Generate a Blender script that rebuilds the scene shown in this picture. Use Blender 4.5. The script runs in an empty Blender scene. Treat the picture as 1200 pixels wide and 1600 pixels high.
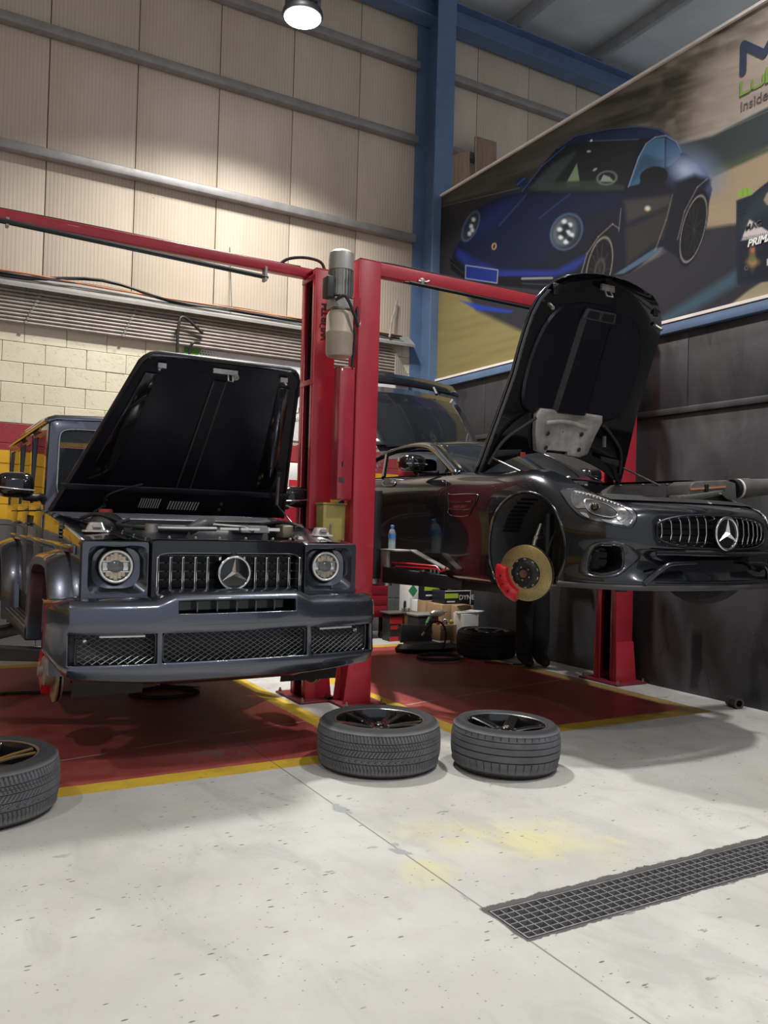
import bpy, bmesh, math, random
import numpy as np
from math import sin, cos, pi, radians, sqrt
from mathutils import Vector, Matrix
from mathutils.bvhtree import BVHTree
random.seed(7)
SC = bpy.context.scene
COL = SC.collection

# ---------------------------------------------------------------- camera
FPX, CAMH = 1288.4, 1.46
YAW, PITCH, ROLL = radians(29.695), radians(0.9516), radians(-1.5556)
_f = Vector((sin(YAW)*cos(PITCH), cos(YAW)*cos(PITCH), sin(PITCH)))
_r0 = Vector((cos(YAW), -sin(YAW), 0)); _d0 = _f.cross(_r0)
_r = cos(ROLL)*_r0 + sin(ROLL)*_d0
_d = -sin(ROLL)*_r0 + cos(ROLL)*_d0
CAMP = Vector((0, 0, CAMH))
cam = bpy.data.cameras.new('camera'); camo = bpy.data.objects.new('camera', cam); COL.objects.link(camo)
cam.sensor_fit = 'HORIZONTAL'; cam.sensor_width = 36.0; cam.lens = FPX/1200*36
cam.clip_start = 0.05; cam.clip_end = 100
_u = -_d; _b = -_f
camo.matrix_world = Matrix(((_r.x, _u.x, _b.x, 0), (_r.y, _u.y, _b.y, 0), (_r.z, _u.z, _b.z, CAMH), (0, 0, 0, 1)))
SC.camera = camo

# ---------------------------------------------------------------- world, light, exposure
SC.view_settings.view_transform = 'Standard'; SC.view_settings.look = 'None'
SC.view_settings.gamma = 1.0; SC.view_settings.use_curve_mapping = False
SC.view_settings.exposure = 0.0
W = bpy.data.worlds.new('world'); SC.world = W; W.use_nodes = True
W.node_tree.nodes['Background'].inputs[0].default_value = (0.86, 0.91, 1.0, 1)
W.node_tree.nodes['Background'].inputs[1].default_value = 0.52
LAMPS = [(3.517, 8.256, 7.0), (3.0, 7.3, 7.5), (5.0, 3.0, 7.5), (1.0, -1.2, 7.5), (4.6, -2.2, 7.5), (-3.2, 2.4, 7.5)]
LAMP_W = [90, 250, 135, 115, 100, 80]

# ---------------------------------------------------------------- helpers
def ray(x, y):
    return _r*((x-600)/FPX) + _d*((y-800)/FPX) + _f
def onplane(x, y, ax, v):
    d = ray(x, y); t = (v-CAMP[ax])/d[ax]; return CAMP + d*t
def atX(x, y, X): return onplane(x, y, 0, X)
def atY(x, y, Y): return onplane(x, y, 1, Y)
def atZ(x, y, Z=0.0): return onplane(x, y, 2, Z)
def proj(P):
    q = Vector(P)-CAMP; z = q.dot(_f)
    return (600+FPX*q.dot(_r)/z, 800+FPX*q.dot(_d)/z)
V = Vector

class MB:
    def __init__(s): s.v = []; s.f = []; s.mi = []; s.cur = 0
    def add(s, vs, fs):
        o = len(s.v); s.v += [tuple(p) for p in vs]
        for f in fs: s.f.append([i+o for i in f]); s.mi.append(s.cur)
        return s
    def box(s, a, b):
        x0, y0, z0 = a; x1, y1, z1 = b
        return s.add([(x0,y0,z0),(x1,y0,z0),(x1,y1,z0),(x0,y1,z0),(x0,y0,z1),(x1,y0,z1),(x1,y1,z1),(x0,y1,z1)],
                     [(0,3,2,1),(4,5,6,7),(0,1,5,4),(1,2,6,5),(2,3,7,6),(3,0,4,7)])
    def cbox(s, c, sz, M=None):
        h = [k/2 for k in sz]; vs = []
        for dz in (-1, 1):
            for dx, dy in ((-1,-1),(1,-1),(1,1),(-1,1)):
                p = V((dx*h[0], dy*h[1], dz*h[2]))
                if M is not None: p = M @ p
                vs.append(p+V(c))
        return s.add(vs, [(0,3,2,1),(4,5,6,7),(0,1,5,4),(1,2,6,5),(2,3,7,6),(3,0,4,7)])
    def prism(s, poly, d):
        n = len(poly); d = V(d); P = [V(p) for p in poly]
        return s.add(P+[p+d for p in P], [tuple(range(n))[::-1], tuple(range(n, 2*n))]+[(i, (i+1) % n, n+(i+1) % n, n+i) for i in range(n)])
    def grid(s, rows, cu=False, cv=False):
        n = len(rows[0]); m = len(rows); vs = [p for r in rows for p in r]; fs = []
        for j in range(m if cv else m-1):
            for i in range(n if cu else n-1):
                a = j*n+i; b = j*n+(i+1) % n; c = ((j+1) % m)*n+(i+1) % n; d = ((j+1) % m)*n+i
                fs.append((a, b, c, d))
        return s.add(vs, fs)
    def tube(s, pts, r, n=8, closed=False, cap=True, flat=1.0):
        P = [V(p) for p in pts]; m = len(P); rows = []; prev = None
        for i in range(m):
            if closed: t = P[(i+1) % m]-P[i-1]
            else: t = P[min(i+1, m-1)]-P[max(i-1, 0)]
            t.normalize()
            if prev is None:
                a = V((0, 0, 1)) if abs(t.z) < .9 else V((1, 0, 0))
                nrm = (a-t*a.dot(t)).normalized()
            else:
                nrm = (prev-t*prev.dot(t)).normalized()
            prev = nrm; bn = t.cross(nrm)
            rr = r[i] if isinstance(r, (list, tuple)) else r
            rows.append([P[i]+nrm*(rr*cos(2*pi*k/n))+bn*(rr*flat*sin(2*pi*k/n)) for k in range(n)])
        o = len(s.v); s.grid(rows, cu=True, cv=closed)
        if cap and not closed:
            s.f.append([o+k for k in range(n)][::-1]); s.mi.append(s.cur)
            s.f.append([o+(m-1)*n+k for k in range(n)]); s.mi.append(s.cur)
        return s
    def lathe(s, prof, n=32, M=None, capa=True, capb=True, a0=0, a1=2*pi):
        full = abs(a1-a0-2*pi) < 1e-6; rows = []
        for r, z in prof:
            row = []
            for k in range(n if full else n+1):
                a = a0+(a1-a0)*k/n; p = V((r*cos(a), r*sin(a), z))
                row.append(M @ p if M is not None else p)
            rows.append(row)
        o = len(s.v); s.grid(rows, cu=full)
        if full:
            if capa: s.f.append([o+k for k in range(n)][::-1]); s.mi.append(s.cur)
            if capb: s.f.append([o+(len(prof)-1)*n+k for k in range(n)]); s.mi.append(s.cur)
        return s
    def ball(s, c, r, n=12, m=8):
        rx, ry, rz = (r, r, r) if isinstance(r, (int, float)) else r
        rows = []
        for j in range(m+1):
            a = -pi/2+pi*j/m; k = max(cos(a), 1e-3)
            rows.append([V(c)+V((rx*k*cos(2*pi*i/n), ry*k*sin(2*pi*i/n), rz*sin(a))) for i in range(n)])
        return s.grid(rows, cu=True)
    def mesh(s, name, smooth=None, recalc=True):
        me = bpy.data.meshes.new(name); me.from_pydata(s.v, [], s.f)
        if s.cur or any(s.mi):
            me.polygons.foreach_set('material_index', s.mi)
        if recalc:
            bm = bmesh.new(); bm.from_mesh(me); bmesh.ops.recalc_face_normals(bm, faces=bm.faces); bm.to_mesh(me); bm.free()
        if smooth is not None: shade(me, smooth)
        me.update(); return me
    def build(s, name, mat, parent=None, smooth=None, bevel=0, seg=2, sub=0, solid=0, recalc=True, kind=None, label=None, mirror=None):
        me = s.mesh(name, smooth, recalc)
        return link(name, me, mat, parent, bevel, seg, sub, solid, kind, label, mirror)

def shade(me, deg):
    me.polygons.foreach_set('use_smooth', [True]*len(me.polygons))
    me.set_sharp_from_angle(angle=radians(deg))

def link(name, me, mat, parent=None, bevel=0, seg=2, sub=0, solid=0, kind=None, label=None, mirror=None):
    o = bpy.data.objects.new(name, me); COL.objects.link(o)
    for m in (mat if isinstance(mat, (list, tuple)) else [mat]):
        if m is not None and not (me.users > 1 and len(me.materials)): me.materials.append(m)
    setpar(o, parent)
    if mirror is not None:
        e = o.modifiers.new('mirror', 'MIRROR'); e.mirror_object = mirror; e.use_axis = (True, False, False)
    if solid:
        e = o.modifiers.new('solid', 'SOLIDIFY'); e.thickness = abs(solid); e.offset = 1 if solid > 0 else -1
    if sub:
        e = o.modifiers.new('sub', 'SUBSURF'); e.levels = sub; e.render_levels = sub
    if bevel:
        e = o.modifiers.new('bevel', 'BEVEL'); e.width = bevel; e.segments = seg; e.limit_method = 'ANGLE'; e.angle_limit = radians(35)
        for p in me.polygons: p.use_smooth = True
        e.harden_normals = False
    if kind: o['kind'] = kind
    if label: o['label'] = label
    return o

def setpar(o, parent):
    if parent is not None:
        o.parent = parent
        w = V((0, 0, 0)); p = parent
        # parents carry translation only while building
        o.matrix_parent_inverse = Matrix.Translation(-parent_loc(parent))
def parent_loc(p):
    return V(p.get('_base', (0, 0, 0)))

def thing(name, label, cat, loc=(0, 0, 0), group=None):
    o = bpy.data.objects.new(name, None); COL.objects.link(o)
    o.empty_display_size = .1; o.location = loc; o['_base'] = tuple(loc)
    o['label'] = label; o['category'] = cat
    if group: o['group'] = group
    return o
def tag(o, label, cat, group=None):
    o['label'] = label; o['category'] = cat
    if group: o['group'] = group
    return o
def copy_tree(o, parent=None):
    c = o.copy(); COL.objects.link(c)
    if parent is not None: c.parent = parent; c.matrix_parent_inverse = o.matrix_parent_inverse.copy()
    for ch in o.children: copy_tree(ch, c)
    return c
def realize(o):
    """mesh of an object with its modifiers applied"""
    dg = bpy.context.evaluated_depsgraph_get(); dg.update()
    return bpy.data.meshes.new_from_object(o.evaluated_get(dg))
def inpoly(x, y, P):
    c = False; n = len(P); j = n-1
    for i in range(n):
        if (P[i][1] > y) != (P[j][1] > y) and x < (P[j][0]-P[i][0])*(y-P[i][1])/(P[j][1]-P[i][1])+P[i][0]: c = not c
        j = i
    return c
def lerp(a, b, t): return a+(b-a)*t
def curve(P, n, closed=False):
    """Catmull-Rom through the points"""
    P = [V(p) for p in P]; m = len(P); out = []
    segs = m if closed else m-1
    for i in range(segs):
        p1, p2 = P[i], P[(i+1) % m]
        p0 = P[i-1] if (closed or i > 0) else p1*2-p2
        p3 = P[(i+2) % m] if (closed or i+2 < m) else p2*2-p1
        for k in range(n):
            t = k/n
            out.append(.5*((2*p1)+(p2-p0)*t+(2*p0-5*p1+4*p2-p3)*t*t+(3*p1-p0-3*p2+p3)*t**3))
    if not closed: out.append(P[-1].copy())
    return out
def sup(a, b, e, n, rot=0):
    """superellipse outline points (x,y)"""
    out = []
    for k in range(n):
        t = 2*pi*k/n+rot; c, s_ = cos(t), sin(t)
        out.append((a*math.copysign(abs(c)**(2/e), c), b*math.copysign(abs(s_)**(2/e), s_)))
    return out
def frame(o, z, x=None):
    """matrix with local z along z at origin o"""
    z = V(z).normalized(); x = V(x) if x is not None else (V((0, 0, 1)) if abs(z.z) < .9 else V((1, 0, 0)))
    x = (x-z*x.dot(z)).normalized(); y = z.cross(x)
    return Matrix(((x.x, y.x, z.x, o[0]), (x.y, y.y, z.y, o[1]), (x.z, y.z, z.z, o[2]), (0, 0, 0, 1)))

# ---------------------------------------------------------------- materials
class NT:
    def __init__(s, name):
        s.m = bpy.data.materials.new(name); s.m.use_nodes = True; s.t = s.m.node_tree; s.b = s.t.nodes['Principled BSDF']
    def node(s, typ, **kw):
        n = s.t.nodes.new(typ)
        for k, v in kw.items(): setattr(n, k, v)
        return n
    def put(s, sock, v):
        if hasattr(v, 'is_linked') or isinstance(v, bpy.types.NodeSocket): s.t.links.new(v, sock)
        else: sock.default_value = v
    def math(s, op, a, b=0.0, c=None, clamp=False):
        n = s.node('ShaderNodeMath', operation=op, use_clamp=clamp); s.put(n.inputs[0], a); s.put(n.inputs[1], b)
        if c is not None: s.put(n.inputs[2], c)
        return n.outputs[0]
    def mix(s, f, a, b, mode='MIX'):
        n = s.node('ShaderNodeMix', data_type='RGBA', blend_type=mode); s.put(n.inputs[0], f)
        s.put(n.inputs[6], col4(a)); s.put(n.inputs[7], col4(b)); return n.outputs[2]
    def pos(s):
        g = s.node('ShaderNodeNewGeometry'); x = s.node('ShaderNodeSeparateXYZ'); s.t.links.new(g.outputs['Position'], x.inputs[0])
        return g.outputs['Position'], x.outputs[0], x.outputs[1], x.outputs[2]
    def obj(s): return s.node('ShaderNodeTexCoord').outputs['Object']
    def noise(s, vec, scale, detail=4, rough=.55, dist=0, out=0):
        n = s.node('ShaderNodeTexNoise'); s.put(n.inputs['Vector'], vec)
        n.inputs['Scale'].default_value = scale; n.inputs['Detail'].default_value = detail; n.inputs['Roughness'].default_value = rough
        n.inputs['Distortion'].default_value = dist; return n.outputs[out]
    def voro(s, vec, scale, feature='F1'):
        n = s.node('ShaderNodeTexVoronoi', feature=feature); s.put(n.inputs['Vector'], vec); n.inputs['Scale'].default_value = scale
        return n.outputs['Distance']
    def step(s, x, lo, hi):
        n = s.node('ShaderNodeMapRange', interpolation_type='SMOOTHSTEP'); s.put(n.inputs[0], x)
        n.inputs[1].default_value = lo; n.inputs[2].default_value = hi; return n.outputs[0]
    def band(s, x, lo, hi, soft=.004):
        return s.math('MULTIPLY', s.step(x, lo-soft, lo+soft), s.math('SUBTRACT', 1.0, s.step(x, hi-soft, hi+soft)))
    def scale(s, vec, sc):
        n = s.node('ShaderNodeMapping'); s.put(n.inputs[0], vec); n.inputs['Scale'].default_value = sc; return n.outputs[0]
    def bump(s, h, strength=.3, dist=.01):
        n = s.node('ShaderNodeBump'); s.put(n.inputs['Height'], h); n.inputs['Strength'].default_value = strength
        n.inputs['Distance'].default_value = dist; s.t.links.new(n.outputs[0], s.b.inputs['Normal'])
def col4(c):
    if isinstance(c, (tuple, list)) and len(c) == 3: return (*c, 1)
    return c
def lin(r, g, b):
    f = lambda c: (c/255/12.92) if c/255 <= .04045 else ((c/255+.055)/1.055)**2.4
    return (f(r), f(g), f(b))
def mat(name, c, rough=.5, metal=0, coat=0, var=.12, vs=6, bump=0, bs=60, emit=0, spec=None, trans=0, ior=None, alpha=None):
    n = NT(name); b = n.b; v = n.obj()
    if var:
        f = n.noise(v, vs, 5); k = n.node('ShaderNodeMapRange'); n.put(k.inputs[0], f)
        k.inputs[1].default_value = .3; k.inputs[2].default_value = .7
        d = tuple(x*(1-var) for x in c); l = tuple(min(x*(1+var), 1) for x in c)
        n.put(b.inputs['Base Color'], n.mix(k.outputs[0], d, l))
        k2 = n.node('ShaderNodeMapRange'); n.put(k2.inputs[0], n.noise(v, vs*2.3, 4))
        k2.inputs[1].default_value = .3; k2.inputs[2].default_value = .7; k2.inputs[3].default_value = rough*(1-var*.6); k2.inputs[4].default_value = min(rough*(1+var*.6), 1)
        n.put(b.inputs['Roughness'], k2.outputs[0])
    else:
        b.inputs['Base Color'].default_value = col4(c); b.inputs['Roughness'].default_value = rough
    b.inputs['Metallic'].default_value = metal
    if coat: b.inputs['Coat Weight'].default_value = coat; b.inputs['Coat Roughness'].default_value = .025
    if spec is not None: b.inputs['Specular IOR Level'].default_value = spec
    if trans: b.inputs['Transmission Weight'].default_value = trans
    if ior: b.inputs['IOR'].default_value = ior
    if alpha is not None: b.inputs['Alpha'].default_value = alpha
    if emit: b.inputs['Emission Color'].default_value = col4(c); b.inputs['Emission Strength'].default_value = emit
    if bump: n.bump(n.noise(v, bs, 4), bump, .004)
    return n.m

PAINT_G = mat('graphite_metallic_paint', (.105, .113, .145), .27, .9, 1, .04, 2)
PAINT_GT = mat('black_metallic_paint', (.014, .0155, .021), .22, .55, 1, .04, 2)
GLOSSBLK = mat('gloss_black', (.006, .006, .008), .12, 0, .6, .1)
SATBLK = mat('satin_black', (.010, .010, .012), .42, 0, 0, .2)
LINER = mat('hood_liner_black', (.007, .008, .013), .34, 0, 0, .3, 3)
PLASTIC = mat('black_plastic', (.018, .018, .020), .55, 0, 0, .2, 12, .2, 300)
DARKGREY = mat('dark_grey_plastic', (.05, .05, .053), .5, 0, 0, .15)
CHROME = mat('chrome', (.82, .82, .82), .12, 1, 0, .04)
STARM = mat('emblem_chrome', (.88, .88, .88), .30, 1, 0, .03)
STEEL = mat('steel', (.45, .45, .44), .38, 1, 0, .2, 10)
ALU = mat('cast_aluminium', (.42, .41, .39), .45, .85, 0, .25, 14, .3, 120)
REDP = mat('lift_red_paint', (.47, .028, .048), .38, 0, .25, .10, 3, .06, 140)
CALIPER = mat('caliper_red', (.62, .015, .030), .3, 0, .5, .08)
RUBBER = mat('rubber', (.030, .030, .033), .8, 0, 0, .2, 20)
def glass(name, c, alpha):
    n = NT(name); b = n.b
    b.inputs['Base Color'].default_value = col4(c); b.inputs['Roughness'].default_value = .03
    b.inputs['Alpha'].default_value = alpha; b.inputs['Specular IOR Level'].default_value = .7
    return n.m
TINT = glass('tinted_glass', (.010, .012, .014), .82)
WINDGL = glass('windshield_glass', (.03, .035, .04), .55)
CLEAR = glass('clear_lens', (.8, .85, .9), .12)
CARD = mat('cardboard', (.36, .235, .125), .8, 0, 0, .12, 8, .2, 90)
WHITE = mat('white_print', (.78, .78, .76), .5, 0, 0, .05)
BLACKINK = mat('black_ink', (.012, .012, .014), .5, 0, 0, 0)

_font = {}
def text(name, s, mat_, parent, M, size=.1, align='LEFT', depth=.001, xs=1.0, shear=0, offset=0):
    cu = bpy.data.curves.new(name, 'FONT'); cu.body = s; cu.size = size; cu.align_x = align; cu.extrude = depth; cu.shear = shear; cu.offset = offset
    o = bpy.data.objects.new(name, cu); COL.objects.link(o)
    dg = bpy.context.evaluated_depsgraph_get(); dg.update()
    me = bpy.data.meshes.new_from_object(o.evaluated_get(dg)); bpy.data.objects.remove(o); bpy.data.curves.remove(cu)
    me.transform(M @ Matrix.Diagonal((xs, 1, 1, 1))); me.name = name; me.materials.clear()
    return link(name, me, mat_, parent)
def textM(o, right, up):
    r = V(right).normalized(); u = V(up).normalized(); n = r.cross(u)
    return Matrix(((r.x, u.x, n.x, o[0]), (r.y, u.y, n.y, o[1]), (r.z, u.z, n.z, o[2]), (0, 0, 0, 1)))
# ================================================================ THE SETTING
# ---- floor
def floor_material():
    n = NT('painted_concrete_floor'); P, X, Y, Z = n.pos()
    wob = n.math('MULTIPLY', n.math('SUBTRACT', n.noise(P, 9, 5), .5), .035)
    x = n.math('ADD', X, wob); y = n.math('ADD', Y, n.math('MULTIPLY', n.math('SUBTRACT', n.noise(P, 11, 5), .5), .03))
    def rect(x0, x1, y0, y1, s=.006): return n.math('MULTIPLY', n.band(x, x0, x1, s), n.band(y, y0, y1, s))
    big = n.noise(P, .9, 6, .6); mid = n.noise(P, 4.5, 6, .62); fine = n.noise(P, 38, 4, .7)
    con = n.mix(n.step(big, .35, .68), (.42, .413, .390), (.53, .527, .507))
    con = n.mix(n.step(mid, .40, .75), con, (.465, .455, .425))
    con = n.mix(n.math('MULTIPLY', n.step(fine, .5, .8), .35), con, (.40, .385, .35))
    # yellow coolant stains
    for cx, cy, r, a in ((2.45, 3.10, .42, .55), (1.93, 2.90, .20, .5), (2.75, 2.95, .38, .4), (2.15, 3.35, .28, .3), (4.6, 3.05, .35, .25)):
        dx = n.math('SUBTRACT', X, cx); dy = n.math('SUBTRACT', Y, cy)
        d = n.math('SQRT', n.math('ADD', n.math('MULTIPLY', dx, dx), n.math('MULTIPLY', dy, dy)))
        d = n.math('ADD', d, n.math('MULTIPLY', n.math('SUBTRACT', n.noise(P, 3.5, 6, .65), .5), .5))
        con = n.mix(n.math('MULTIPLY', n.math('SUBTRACT', 1.0, n.step(d, r*.25, r)), n.math('MULTIPLY', n.step(mid, .25, .6), a)), con, (.58, .54, .23))
    # dusty traffic marks
    sm = n.noise(n.scale(P, (1.2, .5, 1)), 3.2, 5, .6, 1.2)
    con = n.mix(n.math('MULTIPLY', n.step(sm, .50, .68), .42), con, (.34, .335, .33))
    # red bays and yellow borders
    redc = n.mix(n.step(mid, .35, .7), (.32, .060, .054), (.42, .092, .080))
    redc = n.mix(n.math('MULTIPLY', n.step(n.noise(P, 2.2, 6, .65), .55, .75), .5), redc, (.22, .042, .042))
    wear = n.step(n.noise(P, 26, 6, .75), .66, .72)
    yel = n.mix(n.step(mid, .4, .7), (.60, .40, .035), (.47, .30, .03))
    yel = n.mix(n.math('MULTIPLY', n.step(n.noise(P, 17, 6, .7), .60, .68), .8), yel, (.30, .27, .21))
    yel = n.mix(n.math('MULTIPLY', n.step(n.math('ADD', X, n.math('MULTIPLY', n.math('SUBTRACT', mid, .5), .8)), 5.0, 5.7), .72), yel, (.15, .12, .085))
    outer = n.math('MAXIMUM', rect(-.10, 2.72, 4.57, 8.80), rect(3.36, 5.78, 4.57, 8.80))
    inner = n.math('MAXIMUM', rect(.06, 2.565, 4.73, 8.64), rect(3.52, 5.62, 4.73, 8.64))
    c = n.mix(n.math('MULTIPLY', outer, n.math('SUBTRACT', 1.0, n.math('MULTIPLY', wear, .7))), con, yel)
    c = n.mix(n.math('MULTIPLY', inner, n.math('SUBTRACT', 1.0, n.math('MULTIPLY', n.step(n.noise(P, 13, 6, .75), .70, .76), .55))), c, redc)
    # worn grey patch in the left bay
    dx = n.math('SUBTRACT', X, 1.75); dy = n.math('MULTIPLY', n.math('SUBTRACT', Y, 5.05), 1.8)
    d = n.math('SQRT', n.math('ADD', n.math('MULTIPLY', dx, dx), n.math('MULTIPLY', dy, dy)))
    c = n.mix(n.math('MULTIPLY', n.math('SUBTRACT', 1.0, n.step(d, .05, .42)), n.math('MULTIPLY', n.step(n.noise(P, 8, 7, .7), .46, .6), .75)), c, (.22, .19, .18))
    # pale slanted scratch over both bays, dark joint at x = 1.95
    ln = n.math('SUBTRACT', y, n.math('ADD', 5.10, n.math('MULTIPLY', X, .19)))
    c = n.mix(n.math('MULTIPLY', n.math('MULTIPLY', n.band(ln, -.008, .008, .004), n.step(n.noise(P, 5, 3), .40, .55)), inner), c, (.50, .42, .38))
    jt = n.band(X, 1.946, 1.954, .003)
    c = n.mix(n.math('MULTIPLY', jt, .7), c, (.06, .055, .05))
    pt = n.math('MULTIPLY', n.band(n.math('ADD', X, n.math('MULTIPLY', n.math('SUBTRACT', n.noise(P, 7, 5), .5), .14)), 1.915, 1.985, .004), n.step(n.noise(n.scale(P, (1, .8, 1)), 4.5, 2), .56, .60))
    pt = n.math('MULTIPLY', pt, n.band(Y, 2.6, 4.45, .1))
    c = n.mix(pt, c, (.30, .31, .32))
    # dark dirt line round the drain
    dr = n.math('MULTIPLY', n.step(n.math('ADD', X, wob), 1.93, 1.94), n.band(n.math('ADD', y, n.math('MULTIPLY', n.math('SUBTRACT', n.noise(P, 16, 5, .7), .5), .06)), 2.285, 2.572, .004))
    c = n.mix(dr, c, (.075, .072, .07))
    # chips and pits
    ch = n.math('MULTIPLY', n.math('SUBTRACT', 1.0, n.step(n.voro(n.scale(P, (.55, 1.5, 1)), 14), .07, .115)), n.step(n.noise(P, 1.7, 4), .42, .52))
    ch2 = n.math('MULTIPLY', n.math('SUBTRACT', 1.0, n.step(n.voro(P, 27), .08, .13)), n.step(n.noise(P, 2.6, 4), .44, .54))
    notred = n.math('SUBTRACT', 1.0, n.math('MULTIPLY', inner, .8))
    c = n.mix(n.math('MULTIPLY', n.math('MAXIMUM', ch, n.math('MULTIPLY', ch2, .7)), notred), c, (.13, .125, .12))
    bl = n.math('MULTIPLY', n.step(n.noise(n.scale(P, (.7, 1.4, 1)), 6, 5, .6), .655, .67), n.step(n.noise(P, .8, 2), .45, .55))
    c = n.mix(n.math('MULTIPLY', n.math('MULTIPLY', bl, notred), .75), c, (.20, .195, .19))
    n.put(n.b.inputs['Base Color'], c)
    r = n.mix(inner, (.62, .62, .62), (.40, .40, .40)); n.put(n.b.inputs['Roughness'], n.math('ADD', r, n.math('MULTIPLY', n.math('SUBTRACT', mid, .5), .25)))
    n.bump(n.math('ADD', n.math('MULTIPLY', fine, .4), n.math('MULTIPLY', ch, -1.0)), .18, .004)
    return n.m
FLOORM = floor_material()
xs = [-8, 1.95, 4.45, 13]; ys = [-7, 2.30, 2.54, 10.2]
b = MB()
for i in range(3):
    for j in range(3):
        if i == 1 and j == 1: continue
        b.add([(xs[i], ys[j], 0), (xs[i+1], ys[j], 0), (xs[i+1], ys[j+1], 0), (xs[i], ys[j+1], 0)], [(0, 1, 2, 3)])
flo = b.build('floor', FLOORM, kind='structure', recalc=False)

# ---- drain grate
CONC = mat('rough_concrete', (.10, .10, .10), .9, 0, 0, .3, 10, .5, 60)
GALV = mat('galvanised_steel', (.30, .30, .315), .5, .55, 0, .25, 20)
dg_ = thing('floor_drain_grate', 'long galvanised drain grate with square openings set in the concrete floor', 'drain grate', (3.2, 2.42, 0))
b = MB(); b.box((1.95, 2.30, -.16), (4.45, 2.54, -.15)); b.box((1.93, 2.28, -.16), (1.95, 2.56, -.002)); b.box((4.45, 2.28, -.16), (4.47, 2.56, -.002))
b.box((1.93, 2.28, -.16), (4.47, 2.30, -.002)); b.box((1.93, 2.54, -.16), (4.47, 2.56, -.002)); b.build('drain_channel', CONC, dg_)
b = MB(); b.box((1.955, 2.305, -.03), (4.445, 2.311, .001)); b.box((1.955, 2.529, -.03), (4.445, 2.535, .001)); b.box((1.955, 2.311, -.03), (1.961, 2.529, .001))
b.build('frame', GALV, dg_)
me = MB().box((0, -.0022, -.028), (2.48, .0022, 0)).mesh('long_bar'); me.materials.append(GALV)
for k in range(1, 6):
    o = link('long_bar', me, None, dg_); o.location = (1.96-3.2+3.2, 2.308+.0373*k, -.001)
me = MB().box((-.0022, 0, -.02), (.0022, .216, 0)).mesh('cross_bar'); me.materials.append(GALV)
for k in range(1, 56):
    o = link('cross_bar', me, None, dg_); o.location = (1.958+.0445*k, 2.312, -.001)

# ---- back wall: slab, painted blocks below, insulated panels above
def band_paint():
    n = NT('painted_blockwork'); P, X, Y, Z = n.pos()
    zz = n.math('ADD', Z, n.math('MULTIPLY', n.math('SUBTRACT', n.noise(P, 10, 4), .5), .012))
    cream = n.mix(n.step(n.noise(P, 1.3, 5), .35, .7), (.72, .65, .49), (.78, .72, .56))
    yel = n.mix(n.step(n.noise(P, 2, 5), .35, .7), (.68, .36, .010), (.74, .42, .02))
    c = n.mix(n.step(zz, 2.478, 2.486), (.31, .030, .040), cream)
    c = n.mix(n.step(zz, 2.176, 2.184), yel, c)
    c = n.mix(n.step(zz, 1.415, 1.425), (.12, .12, .125), c)
    pit = n.math('MULTIPLY', n.step(n.noise(n.scale(P, (1, 1, 1.6)), 42, 5, .7), .57, .66), n.step(n.noise(P, 5.5, 3), .46, .56))
    c = n.mix(n.math('MULTIPLY', pit, .35), c, (.38, .31, .20))
    n.put(n.b.inputs['Base Color'], c); n.b.inputs['Roughness'].default_value = .75
    n.bump(n.math('SUBTRACT', n.math('MULTIPLY', n.noise(P, 25, 5, .7), .5), pit), .5, .012)
    return n.m
BLOCKM = band_paint()
MORTAR = BLOCKM
wb = thing('wall_back', 'back wall of cream, red and yellow painted blocks under beige insulated panels', 'wall', (3, 10.1, 0)); del wb['category']; del wb['label']; wb['kind'] = 'structure'
MB().box((-6, 10.0, 0), (13, 10.2, 4.1)).build('block_core', MORTAR, wb)
blk = MB().box((-.2205, -.03, -.111), (.2205, .02, .111)).mesh('brick'); blk.materials.append(BLOCKM)
bm = bmesh.new(); bm.from_mesh(blk); bmesh.ops.bevel(bm, geom=list(bm.edges), offset=.005, segments=1, affect='EDGES'); bm.to_mesh(blk); bm.free()
cnt = 0
for r in range(18):
    for k in range(15):
        x = .12+.445*k+(.2225 if r % 2 else 0)
        if x > 6.35: continue
        o = link('brick', blk, None, wb); o.location = (x, 9.997+random.uniform(-.003, .003), .113+.226*r); cnt += 1
def panel_mat():
    n = NT('ribbed_insulated_panel'); P, X, Y, Z = n.pos()
    c = n.mix(n.step(n.noise(n.scale(P, (1, 1, .35)), 1.1, 6, .6), .35, .7), (.60, .50, .395), (.69, .585, .475))
    st = n.noise(n.scale(P, (6, 1, .25)), 2.5, 5, .6)
    c = n.mix(n.math('MULTIPLY', n.step(st, .55, .75), .30), c, (.46, .37, .28))
    sp = n.math('MULTIPLY', n.math('SUBTRACT', 1.0, n.step(n.voro(P, 3.1), .015, .03)), .8)
    c = n.mix(sp, c, (.10, .07, .05))
    w = n.math('PINGPONG', X, .021); w = n.step(w, .004, .011)
    c = n.mix(n.math('MULTIPLY', n.math('SUBTRACT', 1.0, w), .16), c, (.30, .25, .20))
    n.put(n.b.inputs['Base Color'], c); n.b.inputs['Roughness'].default_value = .55
    n.bump(w, .35, .004); return n.m
PANELM = panel_mat()
MB().box((-6, 10.03, 4.1), (13, 10.2, 9.14)).build('panel_core', mat('panel_joint_dark', (.16, .13, .11), .8), wb)
seams = [-3.80, -2.81, -1.81, -.81, .18, 1.178, 2.161, 3.162, 4.152, 5.134, 6.10, 7.10, 8.07, 9.05, 10.04, 11.04, 12.04, 13.0]
for i in range(len(seams)-1):
    MB().box((seams[i]+.005, 9.985, 4.06), (seams[i+1]-.005, 10.03, 9.14)).build('wall_panel', PANELM, wb, bevel=.004)
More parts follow.
